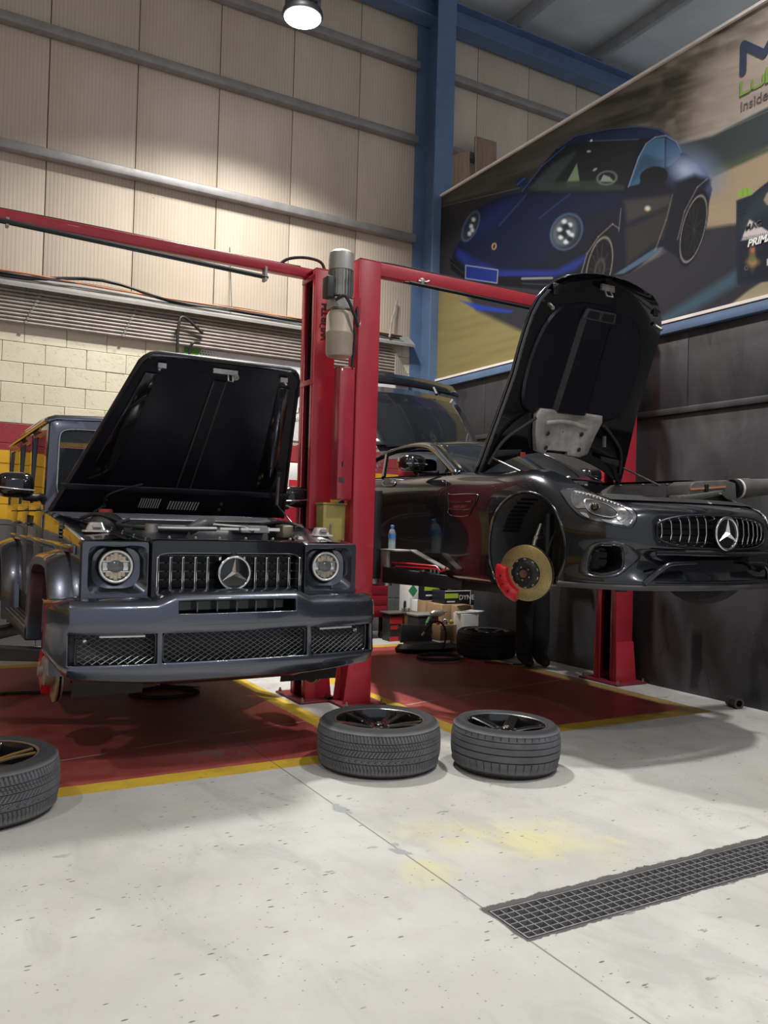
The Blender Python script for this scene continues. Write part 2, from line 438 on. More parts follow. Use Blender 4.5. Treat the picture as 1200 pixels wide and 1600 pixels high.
# girts (horizontal rails)
GIRT = mat('girt_grey', (.30, .285, .28), .5, .2, 0, .15)
def cprof(z, y=9.98, h=.12, d=.13): return [(0, y, z), (0, y-d, z), (0, y-d, z+.03), (0, y-d+.006, z+.03), (0, y-d+.006, z+.006), (0, y-.006, z+.006), (0, y-.006, z+h-.006), (0, y-d+.006, z+h-.006), (0, y-d+.006, z+h-.03), (0, y-d, z+h-.03), (0, y-d, z+h), (0, y, z+h)]
for i, z in enumerate((5.47, 6.87, 7.93)):
    for x0, x1, k in ((-4, 6.02, 0), (6.42, 12, 1)):
        if k and i < 1: continue
        MB().box((x0, 9.85, z), (x1, 9.98, z+.105)).build('trim_%d' % (1+i*2+k), GIRT, kind='structure', bevel=.012)
# ---- blue steel frame
BLUE = mat('blue_steel_paint', (.11, .18, .31), .45, 0, .1, .15, 3, .1, 60)
cb = thing('trim_8', 'x', 'x', (6.2, 9.7, 0)); del cb['label']; del cb['category']; cb['kind'] = 'structure'
MB().box((6.07, 9.50, 0), (6.37, 9.518, 9.14)).build('front_flange', BLUE, cb)
MB().box((6.21, 9.518, 0), (6.225, 9.95, 9.14)).build('web', BLUE, cb)
MB().box((6.03, 9.95, 0), (6.40, 9.968, 9.14)).build('rear_flange', BLUE, cb)
cb = thing('trim_9', 'x', 'x', (6.2, 9.7, 8.6)); del cb['label']; del cb['category']; cb['kind'] = 'structure'
def slab(p0, p1, dz, dy, y): # sloped beam in the XZ plane
    return MB().prism([(p0[0], y, p0[1]), (p1[0], y, p1[1]), (p1[0], y, p1[1]+dz), (p0[0], y, p0[1]+dz)], (0, dy, 0))
slab((-5, 8.62), (12.5, 8.58), .02, .26, 9.66).build('lower_flange', BLUE, cb)
slab((-5, 8.93), (12.5, 8.90), .02, .26, 9.66).build('upper_flange', BLUE, cb)
slab((-5, 8.63), (12.5, 8.59), .31, .02, 9.80).build('web', BLUE, cb)
# ---- roof
CEILM = mat('roof_sheet_grey', (.66, .69, .70), .6, .1, 0, .10, 1.5)
rf = MB(); rf.prism([(-8, -5, 9.15), (13, -5, 9.15), (13, -5, 9.22), (-8, -5, 9.22)], (0, 15.0, 0)); rf.build('ceiling', CEILM, kind='structure')
for i, x in enumerate((12.55, 10.9, 9.25, 7.62, 5.95, 4.3, 2.6)):
    z = 9.15
    MB().prism([(x-.05, 9.95, z), (x+.05, 9.95, z), (x+.05, 9.95, z-.19), (x-.05, 9.95, z-.19)], (0, -14.5, 0)).build('trim_%d' % (10+i), mat('purlin_grey', (.45, .47, .49), .5, .2), kind='structure', bevel=.01)
# ---- right wall
def blackwall():
    n = NT('black_painted_wall'); P, X, Y, Z = n.pos()
    a = n.noise(n.scale(P, (1, 1, .45)), 1.5, 6, .6, .8)
    c = n.mix(n.step(a, .40, .62), (.028, .028, .032), (.056, .056, .062))
    c = n.mix(n.math('MULTIPLY', n.step(n.noise(n.scale(P, (1, 1.4, .5)), 2.6, 6, .65, .6), .60, .66), .7), c, (.010, .010, .014))
    dp = n.math('MULTIPLY', n.band(n.math('ADD', Y, n.math('MULTIPLY', n.math('SUBTRACT', n.noise(P, 6, 5), .5), .12)), 5.06, 5.16, .02), n.band(n.math('ADD', Z, n.math('MULTIPLY', n.noise(P, 5, 4), .1)), .1, .62, .05))
    c = n.mix(dp, c, (.008, .008, .012))
    c = n.mix(n.math('MULTIPLY', n.math('SUBTRACT', 1.0, n.step(n.voro(P, 9), .02, .05)), .6), c, (.30, .30, .30))
    c = n.mix(n.math('MULTIPLY', n.step(n.noise(P, 40, 5, .7), .68, .74), .5), c, (.14, .14, .14))
    n.put(n.b.inputs['Base Color'], c); n.b.inputs['Roughness'].default_value = .5
    n.bump(n.noise(P, 20, 5), .12, .01); return n.m
BLKW = blackwall()
wr = thing('wall_right', 'x', 'x', (6.3, 3, 0)); del wr['label']; del wr['category']; wr['kind'] = 'structure'
MB().box((6.22, -6, 0), (6.42, 9.49, 2.585)).build('lower_wall', BLKW, wr, bevel=.006)
MB().box((6.19, -6, 2.585), (6.42, 9.49, 2.645)).build('ledge', BLKW, wr, bevel=.006)
MB().box((6.26, -6, 2.645), (6.42, 9.49, 6.0)).build('upper_core', BLKW, wr)
for k in range(15):
    MB().box((6.235, 9.48-1.05*(k+1)+.003, 2.65), (6.26, 9.48-1.05*k-.003, 3.36)).build('wall_panel', BLKW, wr, bevel=.003)
MB().box((6.175, -6, 3.365), (6.26, 9.49, 3.455)).build('rail', BLUE, wr, bevel=.004)
wl = MB().box((-5.2, -2.0, 0), (-5.0, 10.2, 4.1)).box((-5.2, -2.0, 4.1), (-5.02, 10.2, 9.14)).build('wall_left', BLOCKM, kind='structure')
# ---- wooden boards leaning above the partition
def wood(name, c):
    n = NT(name); v = n.obj(); f = n.noise(n.scale(v, (6, 6, .6)), 4, 6, .6, .5)
    n.put(n.b.inputs['Base Color'], n.mix(n.step(f, .3, .7), c, tuple(k*.7 for k in c))); n.b.inputs['Roughness'].default_value = .65; return n.m
WOODM = wood('plywood_brown', (.36, .23, .15))
PALE = wood('pale_timber', (.52, .46, .40))
def board(pts, lab, m, Y, th=.03):
    P = [atY(x, y, Y) for x, y in pts]
    P[0].z = P[3].z = 5.9
    b_ = thing('wooden_board', lab, 'board', (P[0].x, Y, 6.0)); MB().prism(P, (0, th, 0)).build('panel', m, b_, bevel=.004)
    MB().tube([P[0]+V((0, -.008, 0)), P[1]+V((0, -.008, 0))], .014, 4).build('edge_batten', PALE, b_)
MB().box((6.43, 8.9, 5.8), (9.6, 9.84, 5.9)).build('trim_17', GIRT, kind='structure')
board([(743, 330), (743, 212), (776, 222), (776, 330)], 'tall brown plywood board standing above the partition behind the billboard', WOODM, 9.70)
board([(706, 340), (706, 243), (734, 233), (734, 340)], 'shorter tan plywood board leaning beside the blue column above the billboard', wood('plywood_tan', (.42, .27, .17)), 9.64)
board([(701, 350), (701, 230), (722, 240), (722, 350)], 'narrow brown board half hidden behind the shorter tan board', WOODM, 9.80)

# ---- conduits along the top of the blockwork
PIPEM = mat('conduit_grey', (.34, .30, .27), .55, .2, 0, .2, 8)
cr = thing('conduit_rack', 'row of grey conduit pipes with ledge running along the back wall above the blocks', 'conduit rack', (3, 9.9, 3.6))
MB().prism([(-4, 9.99, 4.15), (-4, 9.80, 4.00), (-4, 9.80, 3.965), (-4, 9.99, 4.11)], (10.02, 0, 0)).build('ledge', mat('flashing_grey', (.30, .29, .28), .6, .2), cr)
for i in range(9):
    z = 3.60+.042*i; x1 = 6.0-.03*i; y = 9.905-.002*i
    MB().tube([(-4, y, z), (x1-.12, y, z), (x1-.05, y, z-.015), (x1-.01, y, z-.06), (x1, y, z-.13), (x1, y, 3.42)], .0165, 8).build('conduit', PIPEM, cr, smooth=50)
for x in (1.0, 2.05, 4.6):
    for i in range(9):
        z = 3.60+.042*i
        MB().box((x+.03*i*.6, 9.875, z-.012), (x+.03*i*.6+.03, 9.985, z+.018)).build('clamp', GIRT, cr)
CABM = mat('black_cable', (.02, .02, .02), .5); ORM = mat('orange_cable', (.55, .20, .08), .5)
for i in range(5):
    pts = [(-4, 9.84, 4.06)]
    for k in range(12):
        x = -3+k*.8; pts.append((x, 9.82+random.uniform(-.02, .06), 4.06+.01*i+random.uniform(0, .03)+(.10 if 1.2 < x < 2.2 and i < 3 else 0)))
    MB().tube(curve(pts, 4), .011, 6).build('loose_cable', ORM if i == 4 else CABM, cr, smooth=60)
for p in ([(3.0, 9.85, 3.75), (2.75, 9.80, 3.9), (2.68, 9.78, 3.78), (2.68, 9.80, 3.35)], [(2.95, 9.82, 3.62), (2.86, 9.78, 3.6), (2.83, 9.80, 3.5), (2.83, 9.82, 3.3)]):
    MB().tube(curve(p, 5), .018, 8).build('hanging_cable', CABM, cr, smooth=60)
MB().tube([(3.35, 9.82, 4.06), (3.36, 9.93, 4.5), (3.34, 9.95, 4.9)], .006, 5).build('wall_wire', CABM, cr)
MB().tube(curve([(5.6, 9.8, 4.05), (5.66, 9.85, 4.3), (5.72, 9.9, 4.42), (5.78, 9.93, 4.62)], 4), .016, 6).build('cable_stub', PIPEM, cr)

# ---- high bay lamps
LAMPB = mat('lamp_housing', (.06, .06, .065), .45, .4)
def lens_mat():
    n = NT('lamp_glow'); n.b.inputs['Base Color'].default_value = (1, 1, 1, 1)
    n.b.inputs['Emission Color'].default_value = (.96, .98, 1, 1); n.b.inputs['Emission Strength'].default_value = 22; return n.m
LENS = lens_mat()
labs = ['round high bay lamp hanging over the beige wall panels']+['round high bay lamp hanging out of the picture, %s lamp from the back wall' % w for w in ('second', 'fourth', 'fifth', 'sixth', 'third')]
for (x, y, z), w, lb in zip(LAMPS, LAMP_W, labs):
    t = thing('high_bay_lamp', lb, 'ceiling lamp', (x, y, z), 'high bay lamps')
    T = Matrix.Translation((x, y, z))
    MB().lathe([(.215, -.02), (.225, .0), (.215, .045), (.12, .09), (.11, .24), (.05, .27)], 32, T).build('housing', LAMPB, t, smooth=40)
    for k in range(10):
        a = 2*pi*k/10
        MB().cbox((x+.14*cos(a), y+.14*sin(a), z+.13), (.12, .008, .12), Matrix.Rotation(a, 3, 'Z')).build('fin', LAMPB, t)
    MB().lathe([(.20, -.024), (.195, -.03), (.02, -.036)], 32, T).build('lens', LENS, t, smooth=40)
    ztop = 9.148
    MB().tube([(x, y, z+.27), (x, y, ztop)], .008, 6).build('cable', SATBLK, t)
    L = bpy.data.lights.new('lamp_light', 'AREA'); L.shape = 'DISK'; L.size = .38; L.energy = w; L.color = (1.0, .975, .93); L.spread = radians(125)
    lo = bpy.data.objects.new('lamp_light', L); COL.objects.link(lo); lo.parent = t; lo.location = (0, 0, -.05)
# unlit strip fixture under the roof
p = V((7.97, 8.62, 8.80)); t = thing('strip_light', 'thin white strip light fixed under the grey roof', 'ceiling lamp', (p.x, p.y, p.z))
MB().box((7.91, 7.2, 8.93), (8.03, 8.65, 9.0)).build('body', WHITE, t, bevel=.006); MB().box((7.93, 7.22, 8.905), (7.96, 8.63, 8.93)).box((7.98, 7.22, 8.905), (8.01, 8.63, 8.93)).build('tubes', WHITE, t)
MB().box((7.96, 7.2, 9.0), (7.98, 8.65, 9.2)).build('hanger', GIRT, t)
# ================================================================ BILLBOARD on the right wall
BX = 6.195
def billboard():
    t = thing('billboard', 'huge white framed billboard showing a dark blue sports car and an oil can', 'billboard', (BX, 6.2, 3.465))
    Y0, Y1, Z0, Z1 = 9.60, 3.00, 3.49, 6.02
    MB().box((BX+.004, Y1, Z0), (6.262, Y0, Z1)).build('backing', WHITE, t)
    fr = MB(); w = .028
    fr.box((6.165, Y1-w, Z0-w), (6.225, Y0+w, Z0)); fr.box((6.165, Y1-w, Z1), (6.225, Y0+w, Z1+w)); fr.box((6.165, Y0, Z0), (6.225, Y0+w, Z1)); fr.box((6.165, Y1-w, Z0), (6.225, Y1, Z1))
    fr.build('frame', mat('white_frame', (.80, .74, .70), .5), t)
    # printed picture: vertex colours painted in numpy, positions on the board taken from the photograph
    ny, nz = 760, 300
    ys = np.linspace(Y0, Y1, ny); zs = np.linspace(Z0, Z1, nz)
    YY, ZZ = np.meshgrid(ys, zs)
    q = np.stack([np.full_like(YY, BX), YY, ZZ-CAMH], -1)
    r, d, f = np.array(_r), np.array(_d), np.array(_f)
    qz = q@f; U = 600+FPX*(q@r)/qz; Vv = 800+FPX*(q@d)/qz
    U = (U-670)*2.264; Vv = (Vv-180)*2.264          # print coordinates
    img = np.zeros(U.shape+(3,)); img[:] = (88, 84, 77)
    rng = np.random.RandomState(3)
    def smooth(a, n): 
        for _ in range(3):
            a = (a+np.roll(a, n, 0)+np.roll(a, -n, 0))/3
        return a
    def vnoise(sx, sy, seed, slope=-.38):
        g = np.random.RandomState(seed).rand(64, 64)
        a = (U)/sx; b_ = (Vv-slope*U)/sy
        i = np.floor(a).astype(int); j = np.floor(b_).astype(int); fa = a-i; fb = b_-j
        fa = fa*fa*(3-2*fa); fb = fb*fb*(3-2*fb)
        G = lambda ii, jj: g[ii % 64, jj % 64]
        return (G(i, j)*(1-fa)+G(i+1, j)*fa)*(1-fb)+(G(i, j+1)*(1-fa)+G(i+1, j+1)*fa)*fb
    def sd(P):
        P = np.array(P, float); n = len(P); dmin = np.full(U.shape, 1e9); ins = np.zeros(U.shape, bool)
        j = n-1
        for i in range(n):
            x0, y0 = P[j]; x1, y1 = P[i]; ex, ey = x1-x0, y1-y0
            t_ = np.clip(((U-x0)*ex+(Vv-y0)*ey)/(ex*ex+ey*ey+1e-9), 0, 1)
            dmin = np.minimum(dmin, (U-x0-t_*ex)**2+(Vv-y0-t_*ey)**2)
            cnd = (y1 > Vv) != (y0 > Vv)
            xi = (x0-x1)*(Vv-y1)/(y0-y1+1e-12)+x1
            ins ^= cnd & (U < xi); j = i
        dd = np.sqrt(dmin); return np.where(ins, -dd, dd)
    def put(mask, c):
        nonlocal img
        c = np.array(c, float); img = img*(1-mask[..., None])+c*mask[..., None]
    def poly(P, c, soft=3, a=1.0): put(a*np.clip(.5-sd(P)/(2*soft), 0, 1), c)
    def ell(cx, cy, rx, ry, c, rot=0, soft=.08, a=1.0, ring=None):
        ca, sa = cos(radians(rot)), sin(radians(rot)); x = (U-cx)*ca+(Vv-cy)*sa; y = -(U-cx)*sa+(Vv-cy)*ca
        k = np.sqrt((x/rx)**2+(y/ry)**2)
        m = np.clip(.5-(k-1)/(2*soft), 0, 1)
        if ring: m = m*np.clip(.5+(k-1+ring)/(2*soft), 0, 1)
        put(a*m, c)
    def line(P, w, c, a=1.0, soft=1.2):
        for p, q_ in zip(P[:-1], P[1:]):
            x0, y0 = p; x1, y1 = q_; ex, ey = x1-x0, y1-y0
            t_ = np.clip(((U-x0)*ex+(Vv-y0)*ey)/(ex*ex+ey*ey), 0, 1)
            dd = np.sqrt((U-x0-t_*ex)**2+(Vv-y0-t_*ey)**2)
            put(a*np.clip(.5-(dd-w/2)/(2*soft), 0, 1), c)
    n1 = vnoise(90, 12, 1, -.30); n2 = vnoise(170, 32, 2, -.32); n3 = vnoise(45, 26, 5, -.3)
    # blurred trees and sky
    k = np.clip((U-450)/600, 0, 1)
    base = np.stack([74+k*62, 72+k*58, 64+k*56], -1); img = base+(((n1-.5)*46+(n2-.5)*60)*(.35+.65*k))[..., None]
    put(np.clip((n3-.52)*3, 0, 1)*np.clip((U-640)/200, 0, 1)*.55, (190, 182, 172))
    put(np.clip((.46-n2)*3.2, 0, 1)*.45, (48, 46, 42))
    poly([(980, -190), (1300, -420), (1500, -500), (1500, -90), (1290, -40), (1090, 50), (900, 100), (930, -40)], (186, 172, 162), 60, .8)
    put(np.clip((n1-.5)*2, 0, 1)*np.clip((U-900)/100, 0, 1)*np.clip((40-Vv)/100, 0, 1)*.25, (120, 112, 104))
    # far guard rail, verge and road
    poly([(860, 110), (1000, 75), (1200, -28), (1500, -190), (1500, 30), (1200, 112), (1000, 205), (900, 240)], (58, 64, 68), 5, .95)
    line([(880, 100), (1010, 70), (1200, -15), (1500, -150)], 4, (120, 128, 130), .6)
    poly([(990, 195), (1100, 150), (1200, 110), (1500, 0), (1500, 50), (1200, 142), (1000, 232)], (82, 92, 68), 12, .8)
    poly([(940, 245), (1000, 222), (1200, 130), (1500, 20), (1500, 620), (1200, 655), (830, 745), (900, 400)], (168, 148, 124), 6)
    put(np.clip((n1-.5)*2, 0, 1)*np.clip((U-940)/30, 0, 1)*np.clip((Vv-200)/60, 0, 1)*.25, (138, 118, 98))
    # dark road left, shadow under the car
    poly([(0, 330), (150, 290), (330, 250), (420, 270), (420, 640), (0, 600)], (44, 45, 50), 8)
    line([(18, 330), (330, 255)], 3, (140, 132, 118), .6)
    poly([(0, 590), (140, 605), (420, 640), (560, 600), (560, 900), (60, 945), (0, 960)], (138, 127, 84), 8)
    put(np.clip((vnoise(120, 16, 9, -.25)-.4)*2, 0, 1)*np.clip((Vv-600)/50, 0, 1)*np.clip((420-U)/60, 0, 1)*.35, (112, 102, 66))
    poly([(110, 600), (170, 690), (330, 765), (420, 740), (620, 760), (830, 745), (1045, 690), (1200, 600), (1500, 520), (1500, 330), (980, 400), (700, 560), (420, 600)], (46, 46, 54), 9)
    poly([(820, 715), (940, 640), (1092, 545), (1092, 600), (940, 690), (830, 735)], (66, 98, 114), 14, .85)
    poly([(1035, 695), (1130, 620), (1200, 575), (1500, 500), (1500, 600), (1200, 650)], (158, 147, 120), 5)
    # car body
    body = [(85, 490), (108, 450), (118, 442), (122, 405), (148, 358), (190, 322), (250, 292), (328, 272), (388, 192), (455, 115), (520, 70), (640, 47), (740, 38), (815, 47), (868, 85), (905, 132), (958, 172), (990, 212), (1002, 262), (985, 335), (950, 440), (905, 528), (885, 505), (828, 470), (710, 560), (655, 580), (560, 650), (440, 622), (240, 602), (130, 587), (82, 535)]
    poly(body, (17, 20, 38), 3)
    poly([(175, 335), (250, 294), (345, 276), (640, 272), (700, 285), (660, 330), (560, 345), (450, 400), (418, 500), (260, 540), (120, 510), (95, 482), (130, 440)], (15, 22, 56), 14)
    poly([(190, 325), (330, 280), (300, 330), (200, 420), (120, 455)], (24, 38, 92), 20, .7)
    line([(250, 390), (345, 280)], 4, (70, 92, 150), .6, 3); line([(390, 365), (500, 278)], 4, (60, 84, 142), .6, 3)
    poly([(100, 470), (250, 545), (450, 548), (560, 490), (620, 420), (600, 470), (520, 545), (440, 572), (250, 580), (135, 535), (95, 500)], (32, 50, 134), 9, .9)
    poly([(130, 455), (410, 470), (420, 520), (260, 540), (150, 520)], (16, 22, 52), 20, .7)
    poly([(455, 118), (530, 68), (740, 40), (815, 50), (868, 88), (835, 74), (745, 84), (560, 92)], (30, 42, 76), 4)
    line([(455, 118), (520, 72), (640, 48), (740, 40), (812, 49), (868, 86), (905, 133)], 3, (92, 122, 172), .75)
    line([(330, 270), (400, 180), (480, 112)], 5, (58, 88, 150), .8)
    # windscreen with cabin
    poly([(330, 272), (405, 195), (485, 115), (562, 93), (742, 85), (722, 180), (690, 262), (500, 266)], (27, 31, 36), 2)
    poly([(350, 262), (440, 170), (520, 125), (520, 140), (440, 240), (430, 262)], (58, 72, 74), 5, .8)
    poly([(485, 242), (524, 168), (536, 250), (490, 256)], (128, 150, 120), 2, .9)
    poly([(360, 268), (440, 236), (600, 230), (690, 250), (690, 266)], (52, 60, 58), 4, .9)
    ell(630, 222, 38, 26, (120, 126, 118), -8, .1, .9, .22); poly([(605, 235), (618, 210), (640, 218), (655, 236)], (170, 180, 160), 2, .8)
    line([(562, 92), (742, 85)], 2, (150, 170, 200), .7); ell(575, 90, 4, 4, (230, 235, 240)); ell(566, 128, 8, 4, (170, 180, 190), 0, .3); ell(588, 192, 9, 4, (150, 160, 170), -30, .3)
    line([(322, 275), (480, 270)], 4, (20, 22, 26)); line([(430, 272), (640, 268)], 3, (40, 44, 50))
    # side glass
    poly([(708, 252), (742, 150), (768, 105), (800, 82), (836, 78), (834, 184), (760, 200), (745, 244)], (66, 104, 138), 2)
    poly([(840, 80), (872, 98), (890, 130), (888, 148), (850, 182), (838, 182)], (52, 88, 122), 2)
    poly([(712, 250), (760, 190), (830, 184), (834, 160), (760, 140), (745, 160)], (38, 62, 88), 8, .6)
    line([(706, 254), (742, 150), (768, 102), (800, 78), (838, 72), (876, 95), (894, 132)], 4, (140, 160, 190), .9)
    # flanks
    poly([(690, 300), (862, 280), (856, 320), (700, 380)], (74, 70, 66), 10, .8); ell(774, 330, 10, 9, (220, 205, 180), 0, .5)
    poly([(695, 400), (850, 330), (830, 430), (700, 530)], (58, 54, 48), 10, .8); poly([(655, 565), (800, 470), (830, 466), (820, 484), (690, 560)], (92, 120, 142), 3, .8)
    line([(862, 282), (840, 370), (800, 480)], 4, (150, 138, 118), .7, 2); line([(680, 330), (672, 410)], 3, (160, 170, 190), .6)
    ell(935, 195, 92, 62, (120, 138, 178), 25, .7, .95); ell(905, 195, 38, 30, (190, 205, 235), 20, .8, .7)
    poly([(872, 240), (940, 210), (995, 230), (960, 300), (905, 430), (870, 470), (850, 420)], (18, 22, 36), 10, .95)
    ell(796, 216, 50, 34, (20, 20, 28), -12, .05); ell(330, 236, 24, 19, (26, 40, 78), -35, .08); line([(312, 246), (340, 222)], 3, (90, 130, 190), .7)
    # wheels
    ell(600, 535, 52, 128, (16, 16, 20), 12, .05); ell(603, 540, 44, 114, (150, 145, 135), 12, .04, .9, .08); ell(604, 548, 18, 44, (110, 108, 104), 12, .2, .7, .3)
    for a_ in range(0, 360, 36): line([(604, 545), (604+36*cos(radians(a_)), 545+95*sin(radians(a_)))], 4, (52, 52, 56), .7)
    line([(535, 575), (560, 490), (600, 430), (650, 385), (672, 400)], 4, (190, 170, 150), .6, 2)
    ell(935, 400, 44, 138, (14, 14, 18), 14, .05); ell(936, 402, 40, 124, (176, 176, 174), 14, .035, .9, .06); ell(938, 404, 30, 95, (28, 28, 34), 14, .1, 1, .1)
    for a_ in range(0, 360, 36): line([(938, 404), (938+30*cos(radians(a_+14)), 404+90*sin(radians(a_+14)))], 3, (48, 50, 58), .7)
    line([(880, 440), (905, 340), (950, 255), (985, 225)], 4, (180, 160, 140), .6, 2)
    # head lamps
    ell(487, 412, 56, 70, (66, 88, 120), 28, .05); ell(487, 413, 50, 62, (40, 46, 58), 28, .06); ell(480, 412, 38, 50, (120, 130, 140), 28, .25, .8, .35)
    for dx, dy in ((-18, 20), (14, -24), (-22, -8), (20, 12), (0, 36), (8, 2), (-6, -36)): ell(485+dx, 412+dy, 9, 8, (226, 232, 236), 0, .5, .9)
    for dx, dy in ((-6, 8), (14, 26), (2, -18)): ell(485+dx, 412+dy, 10, 9, (24, 26, 32), 0, .4, .9)
    ell(148, 393, 26, 60, (66, 88, 120), 24, .06); ell(149, 393, 20, 52, (44, 50, 60), 24, .1)
    for dx, dy in ((-6, 26), (8, -24), (0, 0), (4, 14)): ell(150+dx, 393+dy, 7, 8, (210, 216, 224), 0, .5, .9)
    # bumper, number plate, badge
    poly([(75, 505), (128, 560), (124, 580), (78, 545)], (12, 12, 16), 3); line([(78, 520), (122, 560)], 3, (60, 66, 80), .7)
    poly([(245, 570), (440, 570), (436, 622), (245, 600)], (14, 14, 18), 4, .9); line([(330, 578), (436, 576)], 8, (150, 158, 168), .8); line([(330, 595), (436, 600)], 3, (70, 76, 88), .8)
    poly([(129, 529), (246, 546), (243, 596), (128, 579)], (150, 158, 178), 1.5); poly([(132, 533), (243, 549), (240, 592), (131, 576)], (24, 44, 120), 1.5)
    ell(231, 464, 9, 13, (168, 140, 100), 10, .15); ell(231, 464, 4, 8, (50, 36, 28), 10, .3)
    poly([(110, 655), (170, 668), (300, 692), (290, 700), (170, 690)], (34, 66, 180), 4, .8)
    # oil can
    poly([(1088, 302), (1142, 282), (1165, 262), (1200, 235), (1260, 210), (1500, 180), (1500, 540), (1200, 588), (1092, 602), (1086, 500)], (34, 42, 56), 2.5)
    poly([(1150, 300), (1200, 250), (1260, 230), (1240, 330), (1160, 360), (1110, 430), (1105, 380)], (46, 60, 70), 10, .8)
    poly([(1184, 300), (1196, 274), (1215, 268), (1215, 318), (1196, 318)], (160, 142, 118), 3)
    poly([(1090, 292), (1094, 266), (1138, 253), (1144, 280)], (138, 176, 72), 2); line([(1110, 262), (1112, 286)], 2, (90, 130, 50), .7); line([(1125, 257), (1128, 282)], 2, (90, 130, 50), .7)
    for k_ in range(4): line([(1092, 312+k_*15), (1122, 302+k_*15)], 3, (18, 24, 34), .8)
    poly([(1104, 444), (1134, 369), (1200, 410), (1300, 430), (1300, 440), (1200, 428)], (214, 202, 206), 2)
    for k_ in range(16): line([(1106+k_*7, 447-k_*1.0), (1111+k_*7, 432-k_*1.3)], 2.2, (36, 42, 56), .9, .8)
    poly([(1098, 450), (1500, 400), (1500, 545), (1200, 575), (1100, 588)], (30, 33, 48), 4)
    ell(1144, 500, 12, 46, (140, 108, 70), 0, .5, .8); ell(1146, 520, 22, 14, (176, 146, 84), 0, .6, .8); ell(1146, 478, 7, 9, (180, 116, 84), 0, .5); ell(1143, 508, 10, 12, (92, 112, 82), 0, .5, .7)
    ell(1123, 541, 7, 8, (150, 150, 150), 0, .2, .8, .3); poly([(1196, 508), (1300, 490), (1300, 524), (1196, 532)], (220, 214, 214), 2)
    img = np.clip(img, 0, 255)/255.0
    lin_ = np.where(img <= .04045, img/12.92, ((img+.055)/1.055)**2.4)
    me = bpy.data.meshes.new('print')
    co = np.stack([np.full_like(YY, BX), YY, ZZ], -1).reshape(-1, 3)
    idx = np.arange(ny*nz).reshape(nz, ny)
    fa = np.stack([idx[:-1, :-1], idx[1:, :-1], idx[1:, 1:], idx[:-1, 1:]], -1).reshape(-1, 4)
    me.vertices.add(len(co)); me.vertices.foreach_set('co', co.ravel())
    me.loops.add(fa.size); me.loops.foreach_set('vertex_index', fa.ravel().astype(np.int32))
    me.polygons.add(len(fa)); me.polygons.foreach_set('loop_start', np.arange(0, fa.size, 4, dtype=np.int32)); me.polygons.foreach_set('loop_total', np.full(len(fa), 4, dtype=np.int32))
    me.update(calc_edges=True)
    at = me.color_attributes.new('print', 'FLOAT_COLOR', 'POINT')
    rgba = np.concatenate([lin_.reshape(-1, 3), np.ones((len(co), 1))], 1); at.data.foreach_set('color', rgba.ravel().astype(np.float32))
    n = NT('billboard_print'); a = n.node('ShaderNodeAttribute'); a.attribute_name = 'print'
    v = n.mix(1.0, a.outputs['Color'], (.86, .85, .84), 'MULTIPLY'); n.put(n.b.inputs['Base Color'], v); n.b.inputs['Roughness'].default_value = .65; n.b.inputs['Specular IOR Level'].default_value = .2
    link('print', me, n.m, t)
    # lettering
    R_, U_ = (0, -1, 0), (0, 0, 1)
    NAVY = mat('navy_ink', lin(52, 62, 86), .45, var=0); GREEN = mat('green_ink', lin(120, 150, 70), .45, var=0); GREYI = mat('grey_ink', lin(92, 86, 84), .45, var=0)
    # M as one rounded stroke
    b = MB(); L = []
    for y_, z_ in ((4.715, 5.52), (4.715, 5.765), (4.51, 5.58), (4.33, 5.80), (4.33, 5.52)): L.append((BX-.004, y_, z_))
    b.tube([L[0], L[1]], .033, 12, flat=.0); b = MB()
    lay = [0]
    def stroke(b, p, q_, w):
        lay[0] += 1; p = V(p)+V((-.0006*(lay[0] % 8), 0, 0)); q_ = V(q_)+V((-.0006*(lay[0] % 8), 0, 0))
        p, q_ = V(p), V(q_); d_ = (q_-p).normalized(); s_ = V((1, 0, 0)).cross(d_)*w
        b.prism([p+s_, q_+s_, q_-s_, p-s_], (-.002, 0, 0))
        for ci, c in enumerate((p, q_)): b.prism([c+V((-.0002*(ci+1), w*cos(2*pi*k/20), w*sin(2*pi*k/20))) for k in range(20)], (-.002, 0, 0))
    for p, q_ in zip(L[:-1], L[1:]): stroke(b, p, q_, .034)
    b.build('letter_m', NAVY, t)
    text('lettering_ag', 'AG', NAVY, t, textM((BX-.004, 4.24, 5.49), R_, U_), .43, offset=.012)
    b = MB(); g = .011
    def path(pts):
        for p, q_ in zip(pts[:-1], pts[1:]): stroke(b, (BX-.004, *p), (BX-.004, *q_), g)
    path([(4.73, 5.435), (4.73, 5.325), (4.64, 5.325)]); path([(4.615, 5.40), (4.615, 5.335), (4.60, 5.325), (4.525, 5.325), (4.51, 5.335), (4.51, 5.40)])
    path([(4.48, 5.44), (4.48, 5.325), (4.385, 5.325), (4.37, 5.34), (4.37, 5.385), (4.385, 5.40), (4.48, 5.40)])
    b.build('letters_lub', GREEN, t)
    text('lettering_ricants', 'ricants', GREEN, t, textM((BX-.004, 4.34, 5.315), R_, U_), .17)
    text('lettering_tagline', 'Inside everything', GREYI, t, textM((BX-.004, 4.74, 5.175), R_, U_), .125, xs=.95)
    P = atX(1165, 361, BX); text('lettering_can', 'MAG', BLACKINK, t, textM((BX-.004, P.y, P.z), R_, (0, .12, 1)), .075, offset=.002)
    P = atX(1168, 386, BX); text('lettering_can', 'PRIMA', WHITE, t, textM((BX-.004, P.y, P.z), (0, -1, -.03), U_), .085, shear=.25, offset=.003)
    P = atX(1168, 366, BX)
    return t
billboard()

